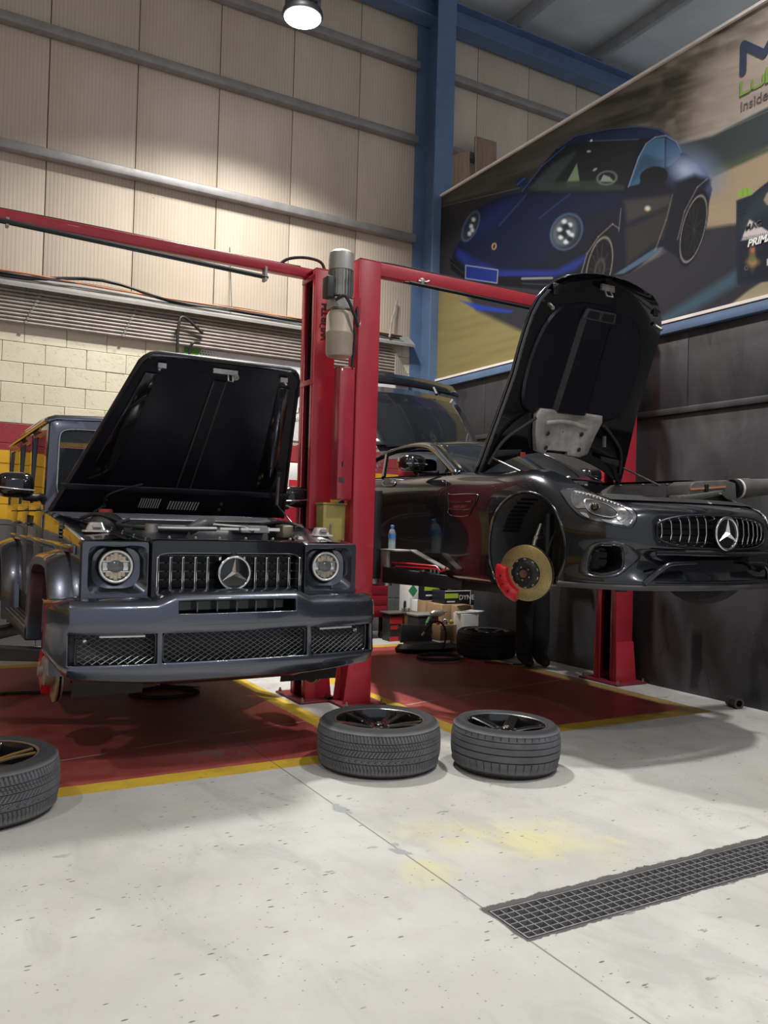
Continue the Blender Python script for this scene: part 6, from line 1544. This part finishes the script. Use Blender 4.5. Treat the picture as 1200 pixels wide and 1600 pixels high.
        MB().prism([H(s*.66, .16, .045), H(s*.44, .20, .045), H(s*.42, .24, .045), H(s*.64, .22, .045)], nn*.01).build('brace_plate', DARKGREY, hd, bevel=.004)
        MB().tube([H(s*.70, .16, .07), V((X(s*.66), 4.66, 1.84))], .008, 8).build('gas_strut', STEEL, hd, smooth=60)
    # padded liner with raised centre channel
    lin_o = [(-.50, .58), (-.56, .75), (-.56, 1.0), (-.50, 1.22), (-.38, 1.36), (-.18, 1.42), (0, 1.43), (.18, 1.42), (.38, 1.36), (.50, 1.22), (.56, 1.0), (.56, .75), (.50, .58), (.36, .52), (0, .50), (-.36, .52)]
    P_ = curve([V((a, b_, 0)) for a, b_ in lin_o], 4, True); c_ = V((0, .95, 0))
    rws = [[H(c_.x+(p.x-c_.x)*k, c_.y+(p.y-c_.y)*k, crown((p.x*k)/.62, .8)+hh) for p in P_] for k, hh in ((1, .036), (.97, .056), (.7, .060), (.35, .062), (.02, .062))]
    ln = MB().grid(rws, cu=True).build('bonnet_liner', LINER, hd, smooth=45)
    chn = [[H(u, t, crown(u/.62, .8)+.062+dh) for u, dh in ((-.20+.03*t, 0), (-.16+.03*t, .028), (.16-.03*t, .028), (.20-.03*t, 0))] for t in (.56, .8, 1.05, 1.25, 1.33)]
    MB().grid(chn).build('liner_channel', LINER, ln, smooth=30)
    vb = MB().prism([H(-.17, 1.30, -.005), H(.17, 1.30, -.005), H(.15, 1.385, .0), H(-.15, 1.385, .0)], nn*.03).build('air_scoop', DARKGREY, ln, bevel=.008)
    for u in (-.075, .075): MB().prism([H(u-.06, 1.315, .024), H(u+.06, 1.315, .024), H(u+.055, 1.37, .026), H(u-.055, 1.37, .026)], nn*.004).build('scoop_opening', SATBLK, vb)
    # heat shield
    FOIL = mat('heat_shield_foil', (.74, .70, .65), .45, .55, 0, .25, 9, .5, 220)
    fo = [(-.36, .52), (-.34, .575), (-.18, .575), (-.16, .56), (.14, .56), (.16, .575), (.32, .575), (.35, .53), (.31, .38), (.24, .22), (.16, .20), (.155, .235), (-.10, .235), (-.105, .20), (-.24, .20), (-.31, .24), (-.33, .40)]
    c_ = V((0, .40, 0)); ring = lambda k, hh: [H(c_.x+(a-c_.x)*k, c_.y+(b_-c_.y)*k, crown(a*k/.7, .4)+hh) for a, b_ in fo]
    hs = MB().grid([ring(1.0, .040), ring(.985, .075), ring(.93, .085), ring(.70, .075), ring(.55, .062), ring(.02, .060)], cu=True).build('heat_shield', FOIL, hd, smooth=50)
    for a, b_ in ((-.18, .40), (.17, .38), (-.20, .27), (.15, .26)): MB().lathe([(.020, 0), (.012, .004), (.004, .002)], 14, frame(H(a, b_, crown(a/.7, .4)+.082), nn)).build('shield_stud', DARKGREY, hs, smooth=40)
    rg = [H(a, .46+.03*sin((a+.2)*7), crown(a/.7, .4)+.085) for a in np.linspace(-.22, .22, 9)]
    MB().tube(rg, .018, 8, flat=.6).build('shield_bead', FOIL, hs, smooth=60)
    MB().cbox(H(-.40, .37, .06), (.02, .02, .09)).build('shield_clip', ALU, hs)
    b = MB(); b.cbox(H(.02, 1.555, .03), (.13, .02, .05)); b.tube([H(.0, 1.54, .05), H(.0, 1.50, .09), H(.06, 1.50, .09), H(.06, 1.54, .05)], .007, 6); b.build('bonnet_latch', ALU, hd)
    MB().cbox(H(.40, .20, .055), (.05, .004, .04)).build('warning_label', mat('red_label', (.55, .08, .06), .5), hd)
    return T
GT = sports_car()
# ================================================================ THINGS ROUND THE BAYS
def pbox(name, label, cat, px0, px1, pt, pb, Y, depth, m, z0=None, group=None, lid=None, bevel=.004, X1max=6.17, part='carton'):
    a = atY(px0, pb, Y); b_ = atY(px1, pt, Y); zb = a.z if z0 is None else z0; x1 = min(b_.x, X1max)
    t = thing(name, label, cat, ((a.x+x1)/2, Y+depth/2, zb), group)
    MB().box((a.x, Y, zb), (x1, Y+depth, b_.z)).build(part, m, t, bevel=bevel)
    return t, a.x, x1, zb, b_.z
TAPE = mat('parcel_tape', (.46, .34, .20), .4)
REDC = mat('cabinet_red', (.30, .012, .030), .4, 0, .2); NAVYB = mat('box_navy', (.012, .014, .030), .45); LIME = mat('box_lime', (.42, .62, .06), .5, var=.05); REDB = mat('box_red', (.55, .03, .04), .5, var=.08); GREENL = mat('label_green', (.03, .28, .12), .5, var=0)
R_, U_ = (1, 0, 0), (0, 0, 1)
# tool cabinet
t, xa, xb, za, zb = pbox('tool_cabinet', 'red roller tool cabinet with black top behind the front red post', 'tool cabinet', 548, 607, 905, 966, 9.25, .45, REDC, part='body')
MB().box((xa-.01, 9.23, zb), (xb+.01, 9.71, zb+.05)).build('top', SATBLK, t, bevel=.008)
for x in (xa+.06, xb-.06):
    for y in (9.32, 9.63): MB().lathe([(.045, -.012), (.045, .012)], 16, frame((x, y, .047), (1, 0, 0))).box((x-.02, y-.02, .07), (x+.02, y+.02, za)).build('castor', SATBLK, t)
for k in range(4): MB().box((xa+.02, 9.242, za+.03+.13*k), (xb-.02, 9.25, za+.145+.13*k)).build('drawer', REDC, t, bevel=.003)
# cartons
t, xa, xb, za, zb = pbox('refrigerant_carton', 'tall white carton with a green diamond label against the back wall', 'carton', 638, 662, 893, 958, 9.28, .24, WHITE, z0=0)
xm = (xa+xb)/2; b = MB(); b.prism([(xm-.05, 9.278, zb-.33), (xm+.02, 9.278, zb-.25), (xm-.05+.0, 9.278, zb-.17), (xm-.12, 9.278, zb-.25)], (0, .001, 0)); b.build('diamond_label', GREENL, t)
for k in range(3): MB().box((xa+.03, 9.277, zb-.08-.025*k), (xb-.05-.03*k, 9.279, zb-.07-.025*k)).build('print_line', DARKGREY, t)
MB().box((xa+.02, 9.277, .28), (xb-.02, 9.279, .36)).build('red_label', REDB, t)
t, xa, xb, za, zb = pbox('white_carton', 'small white carton with green corner next to the tall white carton', 'carton', 652, 660, 938, 975, 9.07, .15, WHITE, z0=0); MB().prism([(xa, 9.058, zb-.16), (xb, 9.058, zb-.10), (xb, 9.058, zb-.18), (xa, 9.058, zb-.24)], (0, .001, 0)).build('green_print', GREENL, t)
t, ax, bx_, az_, bz_ = pbox('brown_carton', 'large brown carton with red arrow under the lime striped box', 'carton', 663, 690, 938, 975, 8.86, .18, CARD, z0=0, group='brown cartons by the right wall')
MB().prism([(ax+.08, 8.858, bz_-.06), (ax+.15, 8.858, bz_-.11), (ax+.08, 8.858, bz_-.16)], (0, .001, 0)).build('arrow_print', REDB, t); MB().box(((ax+bx_)/2-.03, 8.857, bz_-.12), ((ax+bx_)/2+.03, 8.859, bz_)).build('tape', TAPE, t)
t, xa, xb, za, zb = pbox('battery_box', 'navy box with lime stripe and folded white top stacked on a brown carton', 'box', 663, 688, 908, 938, 8.88, .15, NAVYB, z0=bz_, group='navy lime striped boxes')
MB().box((xa-.001, 8.878, zb-.12), (xb+.001, 8.882, zb-.05)).build('lime_band', LIME, t); MB().prism([(xa, 8.875, zb), (xb, 8.875, zb-.03), (xb, 8.875, zb), (xa, 8.875, zb+.03)], (0, .15, 0)).build('white_flap', WHITE, t); MB().box((xa+.02, 8.878, zb-.19), (xb-.08, 8.879, zb-.17)).build('print_line', WHITE, t)
t, _, _, _, _ = pbox('brown_carton', 'small brown carton lying on top of the white flapped navy box', 'carton', 667, 690, 896, 908, 8.89, .13, CARD, z0=zb+.03, group='brown cartons by the right wall')
MB().box((atY(680, 900, 8.89).x, 8.888, zb+.031), (atY(684, 900, 8.89).x, 8.892, zb+.08)).build('tape', TAPE, t)
t, ax, bx_, az_, bz_ = pbox('brown_carton', 'wide brown carton with printed symbol carrying the lettered navy box', 'carton', 690, 727, 944, 978, 8.50, .34, CARD, z0=0, group='brown cartons by the right wall')
for k in range(6): MB().box((ax+.05+.05*k, 8.498, bz_-.33), (ax+.08+.05*k, 8.499, bz_-.28)).build('letter_print', BLACKINK, t)
MB().box((bx_-.14, 8.498, bz_-.10), (bx_-.06, 8.499, bz_-.05)).build('symbol_print', TAPE, t)
t, xa, xb, za, zb = pbox('battery_box', 'navy box with lime stripe lettered DYNE on the wide brown carton', 'box', 695, 735, 923, 944, 8.54, .30, NAVYB, z0=bz_, group='navy lime striped boxes')
MB().box((xa-.001, 8.538, zb-.09), (xa+.20, 8.542, zb-.03)).build('lime_band', LIME, t)
text('lettering', 'DYNE', WHITE, t, textM((xa+.21, 8.538, zb-.11), R_, U_), .085, xs=1.05); MB().box((xa+.03, 8.537, zb-.14), (xa+.15, 8.539, zb-.125)).build('print_line', WHITE, t)
MB().tube([(xa, 8.536, zb), (xb, 8.536, zb), (xb, 8.536, zb-.17)], .004, 4).build('white_edge', WHITE, t)
# grinder housing on top of the lettered box
t = thing('metal_bracket', 'grey metal bracket and black housing lying on the lettered navy box', 'car part', ((xa+xb)/2, 8.68, zb))
MB().box((xa+.05, 8.58, zb), (xb-.03, 8.78, zb+.14)).build('housing', SATBLK, t, bevel=.03, seg=3); MB().tube([(xa+.04, 8.56, zb+.10), (xa+.05, 8.555, zb+.02), (xb-.06, 8.555, zb+.03)], .009, 6).build('rail', ALU, t); MB().ball(((xa+xb)/2-.05, 8.58, zb+.09), (.05, .03, .035), 12, 8).build('cover', ALU, t, smooth=60)
t, ax, bx_, az_, bz_ = pbox('brown_carton', 'small open brown carton next to the wall behind the papers', 'carton', 713, 740, 946, 978, 8.36, .12, CARD, z0=0, group='brown cartons by the right wall'); MB().prism([(ax, 8.36, bz_), (ax+.1, 8.31, bz_+.02), (ax+.22, 8.32, bz_), (ax+.2, 8.36, bz_)], (0, .004, .004)).build('flap', CARD, t)
t, ax, bx_, az_, bz_ = pbox('paper_stack', 'stack of white papers lying behind the black wheel', 'papers', 724, 748, 959, 985, 8.06, .22, WHITE, z0=0, part='stack')
for k in range(5): MB().cbox(((ax+bx_)/2+.03*k, 8.17, bz_+.006+.004*k), (.24, .18, .002), Matrix.Rotation(.25*k-.4, 3, 'Z')).build('sheet', WHITE, t)
t, ax, bx_, az_, bz_ = pbox('parts_case', 'black plastic case with worn grey lid in front of the brown cartons', 'case', 653, 686, 963, 992, 8.46, .26, PLASTIC, z0=0, bevel=.015, part='shell')
MB().box((ax-.01, 8.455, bz_), (bx_+.01, 8.73, bz_+.03)).build('lid', mat('lid_grey', (.20, .20, .20), .6, 0, 0, .3), t, bevel=.01); MB().box((ax+.15, 8.45, bz_-.05), (ax+.19, 8.46, bz_+.01)).build('latch', STEEL, t)
t, ax, bx_, az_, bz_ = pbox('oil_filter_box', 'red and black printed box standing by the tall plain carton', 'box', 609, 629, 962, 994, 9.0, .20, mat('box_black', (.02, .02, .02), .5), z0=0)
MB().box((ax-.001, 8.998, bz_-.10), (bx_+.001, 9.002, bz_-.02)).build('red_band', REDB, t); MB().box((ax-.001, 8.998, 0.0), (ax+.13, 9.002, .06)).build('red_band', REDB, t); MB().prism([(bx_-.12, 8.998, .16), (bx_-.02, 8.998, .16), (bx_-.07, 8.998, .22)], (0, .001, 0)).build('logo_print', STEEL, t); MB().box((ax+.01, 8.997, .15), (ax+.11, 8.999, .20)).build('logo_print', REDB, t)
t, ax, bx_, az_, bz_ = pbox('brown_carton', 'tall narrow brown carton with two white labels carrying a board', 'carton', 631, 654, 958, 998, 9.02, .24, CARD, z0=0, group='brown cartons by the right wall')
for z in (bz_-.14, bz_-.21): MB().box((ax+.05, 9.018, z), (ax+.15, 9.021, z+.045)).build('white_label', WHITE, t)
t = thing('tool_board', 'dark board with small sockets lying across the tall narrow carton', 'board', ((ax+bx_)/2-.08, 9.1, bz_))
MB().box((ax-.24, 8.98, bz_), (bx_, 9.24, bz_+.018)).build('plank', mat('board_dark', (.10, .09, .075), .6), t, bevel=.003)
for k in range(3): MB().lathe([(.014, 0), (.014, .05), (.011, .055)], 12, Matrix.Translation((ax-.02+.045*k, 9.03, bz_+.018))).build('socket', STEEL, t, smooth=40)
MB().lathe([(.02, 0), (.018, .12), (.008, .14)], 12, Matrix.Translation((ax+.05, 9.1, bz_+.018))).build('spray_tip', SATBLK, t, smooth=40)
t, ax, bx_, az_, bz_ = pbox('brown_carton', 'small brown carton carrying coloured caps in front of the black wheel', 'carton', 688, 714, 976, 991, 8.12, .18, CARD, z0=.125, group='brown cartons by the right wall')
MB().box((ax+.02, 8.118, bz_-.06), (ax+.08, 8.119, bz_-.05)).build('letter_print', BLACKINK, t)
t2, _, _, _, _ = pbox('white_carton', 'low white carton under the small brown carton with caps', 'carton', 688, 704, 1000, 1010, 8.12, .18, WHITE, z0=0); MB().box((ax+.14, 8.12, 0), (bx_, 8.30, .124)).build('brown_side', CARD, t2)
xm = (ax+bx_)/2
for i, (dx, r, m_, nm, lb) in enumerate(((-.10, .022, REDB, 'filler_cap', 'small red cap on the little brown carton'), (0, .035, CHROME, 'metal_ball_joint', 'shiny metal ball joint on the little brown carton'), (.09, .028, mat('cap_yellow', (.70, .50, .05), .4), 'filler_cap', 'round yellow cap on the little brown carton'))):
    t = thing(nm, lb, 'cap' if i != 1 else 'car part', (xm+dx, 8.20, bz_)); MB().lathe([(r*.6, 0), (r, r*.4), (r, r*1.2), (r*.55, r*1.9), (r*.2, r*2)], 16, Matrix.Translation((xm+dx, 8.20, bz_))).build('dome', m_, t, smooth=50); MB().lathe([(r*1.06, r*.5), (r*1.06, r*.75)], 16, Matrix.Translation((xm+dx, 8.20, bz_))).build('rim', SATBLK, t)
# impact wrench standing on its battery
P = atY(681, 968, 8.40)
t = thing('impact_wrench', 'grey pistol grip impact wrench standing before the brown cartons', 'power tool', (P.x, 8.39, 0))
P = V((P.x, 8.39, .33)); MB().cbox(P+V((0, 0, -.14)), (.10, .09, .08)).build('battery', SATBLK, t, bevel=.01); MB().tube([P+V((0, 0, -.10)), P+V((0, 0, .05))], .026, 10).build('grip', mat('grip_red', (.16, .03, .03), .6), t, smooth=60); MB().tube([P+V((-.08, 0, .08)), P+V((-.05, 0, .085)), P+V((.05, 0, .085)), P+V((.11, 0, .085))], [.022, .042, .045, .020], 14).build('motor_body', ALU, t, smooth=50); MB().tube([P+V((.10, 0, .09)), P+V((.15, 0, .10))], .012, 8).build('anvil', STEEL, t)
MB().box((P.x-.05, 8.345, 0), (P.x+.05, 8.435, .152)).build('stand_block', DARKGREY, t, bevel=.006)
t = thing('squeegee', 'black and green handled tool leaning by the small brown carton', 'tool', atZ(675, 1003).to_tuple())
a, b_ = V((5.22, 8.34, .02)), V((5.40, 8.36, .30)); MB().tube([a, b_], .014, 8).build('shaft', DARKGREY, t, smooth=60); MB().tube([b_, b_+(b_-a)*.25], .02, 8).build('grip', mat('grip_green', (.06, .22, .08), .5), t, smooth=60)
# black car trim lying on the floor, hoses
t = thing('bumper_trim', 'curved black plastic car trim lying on the red floor by the cartons', 'car part', (5.25, 8.2, 0))
rows = []
for k in range(9):
    a = radians(200+120*k/8); c = V((5.32, 8.30, 0)); r = .42
    p = c+V((r*1.1*cos(a), r*.7*sin(a), 0)); rows.append([p+V((0, 0, .003)), p+V((.02*cos(a), .02*sin(a), .05)), p+V((-.05*cos(a), -.05*sin(a), .09)), p+V((-.10*cos(a), -.10*sin(a), .03))])
MB().grid(rows).build('curved_shell', SATBLK, t, smooth=50, solid=.006); MB().prism([(5.02, 8.32, .09), (5.44, 8.28, .09), (5.42, 8.34, .28), (5.06, 8.38, .30)], (0, .03, 0)).build('upright_panel', SATBLK, t, bevel=.006)
MB().box((5.05, 8.10, .07), (5.50, 8.32, .10)).build('flat_panel', SATBLK, t, bevel=.008)
def hose(name, label, pts, r, cat='hose', m=RUBBER):
    P_ = curve(pts, 8); t = thing(name, label, cat, tuple(P_[0])); MB().tube(P_, r, 8).build('tube', m, t, smooth=60)
    for e, d in ((P_[0], P_[0]-P_[1]), (P_[-1], P_[-1]-P_[-2])): MB().tube([e, e+d.normalized()*.05], r*1.25, 8).build('coupling', STEEL, t, smooth=60)
    return t
c = atZ(258, 1084); ring = [(c.x+.27*cos(a)*(1+.08*sin(3*a)), c.y+.20*sin(a), .014) for a in np.linspace(.4, 6.1, 14)]
hose('air_hose', 'black air hose coiled on the red floor under the off-road car', ring+[(c.x+.05, c.y+.32, .014)], .014)
c = atZ(688, 1030); ring = [(c.x+.26*cos(a), c.y+.22*sin(a), .014+.012*a/6) for a in np.linspace(0, 11.5, 26)]
hose('air_hose', 'black hose coiled on the red floor in front of the black wheel', ring, .014)
hose('vent_hose', 'black hose standing in an arc beside the black wheel', [(5.30, 8.02, .02), (5.40, 8.0, .05), (5.43, 7.99, .22), (5.38, 8.0, .34), (5.28, 8.03, .36), (5.18, 8.06, .24)], .012)
hose('air_hose', 'thin black hose lying across the red floor behind the off-road car front', [(-.3, 7.4, .012), (.3, 7.3, .012), (.75, 7.35, .012), (1.2, 7.2, .012)], .012)
for k, (a, b_) in enumerate((((5.55, 7.05, .008), (5.86, 6.96, .008)), ((5.45, 7.25, .008), (5.62, 7.05, .008)))):
    t = thing('pry_bar', ('long thin bar lying on the floor by the standing legs', 'short thin rod lying beside the coiled hose')[k], 'tool', a); MB().tube([a, b_], .007, 6).build('rod', SATBLK, t); MB().tube([b_, V(b_)+(V(b_)-V(a)).normalized()*.04], .010, 6).build('tip', STEEL, t)
# pipe coupling at the foot of the black wall
p = atZ(1164, 1103); t = thing('pipe_coupling', 'grey threaded pipe coupling lying at the foot of the black wall', 'pipe fitting', (p.x, p.y, 0))
Mf = frame((min(p.x, 6.10), p.y, .045), (-.35, -1, 0)); MB().lathe([(.028, -.07), (.045, -.07), (.045, -.02), (.040, -.015), (.040, .02), (.045, .025), (.045, .07), (.028, .07)], 24, Mf, False, False).build('sleeve', DARKGREY, t, smooth=40); MB().lathe([(.028, -.07), (.028, .07)], 24, Mf, False, False).build('bore', SATBLK, t, smooth=40)
# water bottle on the lift carriage tray
tr = MB().box((3.36, 5.70, 1.255), (3.56, 5.96, 1.268)).box((3.37, 5.84, 1.06), (3.40, 5.95, 1.255)).build('tray', mat('tray_grey', (.34, .33, .31), .5, .4), lr, bevel=.003)
A = atX(612, 856, 3.46); bx0, by0, bz0 = 3.46, A.y, 1.268
MB().prism([(3.50, 5.70, 1.262), (3.56, 5.70, 1.262), (3.62, 5.30, 1.13), (3.57, 5.30, 1.13)], (0, 0, .010)).build('tray_stay', mat('tray_stay_grey', (.34, .33, .31), .5, .4), lr)
by0 = min(max(by0, 5.74), 5.92)
t = thing('water_bottle', 'small clear water bottle with blue cap standing on the lift beside the sports car', 'bottle', (bx0, by0, bz0)); Tb = Matrix.Translation((bx0, by0, bz0))
pl_ = glass('bottle_plastic', (.55, .62, .68), .35); BLU = mat('bottle_blue', (.06, .22, .55), .4, var=0)
MB().lathe([(.026, 0), (.030, .006), (.030, .05), (.027, .055), (.030, .06), (.030, .115), (.027, .12), (.030, .13), (.022, .158), (.012, .168), (.012, .182)], 24, Tb).build('body', pl_, t, smooth=40)
MB().lathe([(.0305, .085), (.0305, .125)], 24, Tb, False, False).build('label_band', BLU, t, smooth=40); MB().lathe([(.0155, .178), (.0155, .196), (.012, .199)], 20, Tb).build('cap', BLU, t, smooth=40)
MB().lathe([(.024, .004), (.027, .01), (.027, .07), (.02, .072)], 20, Tb).build('water', glass('water', (.7, .78, .82), .25), t, smooth=40)
# sockets standing on the near lift arm
p0 = V((3.40, 5.90, 1.06)); p1 = V((4.0, 4.95, 1.0))
for k, (tt, r, h, lb) in enumerate(((.36, .011, .05, 'first short dark socket of the row on the lift arm'), (.39, .011, .055, 'second short dark socket of the row on the lift arm'), (.42, .012, .055, 'third short dark socket of the row on the lift arm'), (.46, .014, .10, 'tall chrome socket on the lift arm beside the short row'), (.58, .013, .09, 'chrome socket standing alone near the end of the lift arm'), (.30, .018, .03, 'flat round steel nut on the lift arm'))):
    q = p0+(p1-p0)*tt+V((0, 0, .058-.012*tt)); t = thing('wrench_socket', lb, 'socket', tuple(q), 'sockets on the lift arm'); m_ = CHROME if h > .06 else STEEL
    MB().lathe([(r, 0), (r, h*.55), (r*.8, h*.6), (r*.8, h)], 12, Matrix.Translation(q)).build('barrel', m_, t, smooth=40); MB().lathe([(r*.82, h*.5), (r*.82, h+.001)], 12, Matrix.Translation(q), False, True).build('drive_end', SATBLK, t)
# behind the posts
t, xa, xb, za, zb = pbox('yellow_machine', 'yellow workshop machine standing at the back wall between the red posts', 'machine', 488, 529, 757, 900, 9.40, .45, mat('machine_yellow', (.55, .36, .03), .5), z0=0, part='casing', bevel=.02)
MB().lathe([(.05, 0), (.05, .02), (.02, .022)], 16, frame((xb-.10, 9.40, zb-.18), (0, -1, 0))).build('gauge', WHITE, t); MB().lathe([(.03, 0), (.03, .03)], 12, frame((xb-.10, 9.40, zb-.34), (0, -1, 0))).build('knob', SATBLK, t)
t, _, _, _, _ = pbox('brown_carton', 'brown carton standing on the yellow machine', 'carton', 500, 528, 722, 757, 9.44, .3, CARD, z0=zb, group='brown cartons by the right wall'); MB().box((atY(512, 740, 9.44).x, 9.436, zb), (atY(517, 740, 9.44).x, 9.441, zb+.25)).build('tape', TAPE, t)
t, xa, xb, za, zb = pbox('parts_cabinet', 'red parts cabinet standing at the back wall beside the left bonnet', 'cabinet', 430, 476, 768, 880, 9.40, .4, REDC, z0=0, part='body', bevel=.01); MB().box((xa+.02, 9.39, .1), (xb-.02, 9.40, zb-.05)).build('door', REDC, t, bevel=.004); MB().tube([(xb-.06, 9.38, zb-.3), (xb-.06, 9.38, zb-.45)], .008, 6).build('handle', STEEL, t)
t, _, _, _, _ = pbox('white_canister', 'white canister with red print standing on the red parts cabinet', 'canister', 448, 470, 724, 768, 9.45, .2, WHITE, z0=zb, part='shell', bevel=.02); MB().box((atY(452, 750, 9.44).x, 9.446, zb+.06), (atY(468, 750, 9.44).x, 9.451, zb+.14)).build('red_print', REDB, t)

# ---------------------------------------------------------------- person standing behind the sports car
def person():
    px, py = 5.80, 6.90
    t = thing('person', 'person in black clothes standing behind the raised sports car, legs visible', 'person', (px, py, 0))
    J = {}
    def j(n_, p, r): J[n_] = (V((px, py, 0))+V(p), r)
    j('pelvis', (0, 0, .95), .145); j('waist', (0, -.01, 1.10), .125); j('chest', (0, -.02, 1.30), .150); j('neck0', (0, -.01, 1.47), .075); j('neck', (0, -.02, 1.53), .055); j('head', (0, -.04, 1.63), .085); j('crown', (0, -.035, 1.73), .070)
    for s, n_ in ((1, 'l'), (-1, 'r')):
        j('hip'+n_, (.085*s, 0, .90), .125); j('knee'+n_, (.065*s+.01, -.05*s, .50), .105); j('calf'+n_, (.065*s+.01, -.05*s, .34), .105); j('ank'+n_, (.07*s, -.05*s, .10), .090); j('toe'+n_, (.09*s-.02, -.17-.03*s, .042), .045)
        j('sh'+n_, (.19*s, -.01, 1.42), .070); j('elb'+n_, (.25*s, -.08, 1.17), .052); j('wr'+n_, (.20*s, -.30, 1.26), .036); j('palm'+n_, (.19*s, -.36, 1.28), .036)
    names = list(J); E_ = [('pelvis', 'waist'), ('waist', 'chest'), ('chest', 'neck0'), ('neck0', 'neck'), ('neck', 'head'), ('head', 'crown')]
    for n_ in 'lr': E_ += [('pelvis', 'hip'+n_), ('hip'+n_, 'knee'+n_), ('knee'+n_, 'calf'+n_), ('calf'+n_, 'ank'+n_), ('ank'+n_, 'toe'+n_), ('chest', 'sh'+n_), ('sh'+n_, 'elb'+n_), ('elb'+n_, 'wr'+n_), ('wr'+n_, 'palm'+n_)]
    pts = [J[n_][0] for n_ in names]; rad = [J[n_][1] for n_ in names]; ed = [(names.index(a), names.index(b_)) for a, b_ in E_]
    for s, n_ in ((1, 'l'), (-1, 'r')):      # fingers
        w = names.index('palm'+n_); base = J['palm'+n_][0]
        for k, (dx, ln_) in enumerate(((-.028, .065), (-.010, .078), (.009, .074), (.027, .060))):
            i0 = len(pts); pts += [base+V((dx, -.035, -.035)), base+V((dx*1.1, -.045-ln_*.25, -.035-ln_*.5)), base+V((dx*1.1, -.035, -.035-ln_))]; rad += [.010, .009, .008]; ed += [(w, i0), (i0, i0+1), (i0+1, i0+2)]
        i0 = len(pts); pts += [base+V((-s*.035, -.03, .0)), base+V((-s*.045, -.06, -.03))]; rad += [.011, .009]; ed += [(w, i0), (i0, i0+1)]
    me = bpy.data.meshes.new('figure'); me.from_pydata(pts, ed, []); o = bpy.data.objects.new('figure', me); COL.objects.link(o)
    sk = o.modifiers.new('skin', 'SKIN'); sb = o.modifiers.new('sub', 'SUBSURF'); sb.levels = sb.render_levels = 2
    lay = me.skin_vertices[0].data if me.skin_vertices else None
    if lay is None: me.skin_vertices.new(); lay = me.skin_vertices[0].data
    for i, r in enumerate(rad): lay[i].radius = (r, r)
    lay[0].use_root = True
    m2 = realize(o); bpy.data.objects.remove(o)
    CLO = mat('black_workwear', (.006, .006, .010), .85); SKN = mat('skin', (.45, .28, .20), .55); HAIR = mat('dark_hair', (.02, .015, .012), .6); SHOE = mat('black_shoes', (.010, .010, .012), .5)
    m2.materials.clear()
    for m_ in (CLO, SKN, HAIR, SHOE): m2.materials.append(m_)
    for p in m2.polygons:
        c = p.center; p.use_smooth = True
        p.material_index = 3 if c.z < .07 else (2 if (c.z > 1.70 or (c.z > 1.58 and c.y > py)) else 1 if (c.z > 1.52 or c.y < py-.27 and c.z > 1) else 0)
    b_ = link('body', m2, None, t)
    for s in (-1, 1): MB().ball((px+s*.03, py-.118, 1.645), .010, 8, 6).build('eye', BLACKINK, t); MB().ball((px+s*.088, py-.03, 1.635), (.012, .022, .03), 8, 6).build('ear', SKN, t, smooth=60)
    MB().ball((px, py-.128, 1.615), (.013, .018, .022), 8, 6).build('nose', SKN, t, smooth=60); MB().cbox((px, py-.117, 1.580), (.045, .012, .008)).build('mouth', mat('lips', (.35, .14, .12), .5), t)
person()
for o in bpy.data.objects:
    if '_base' in o: del o['_base']
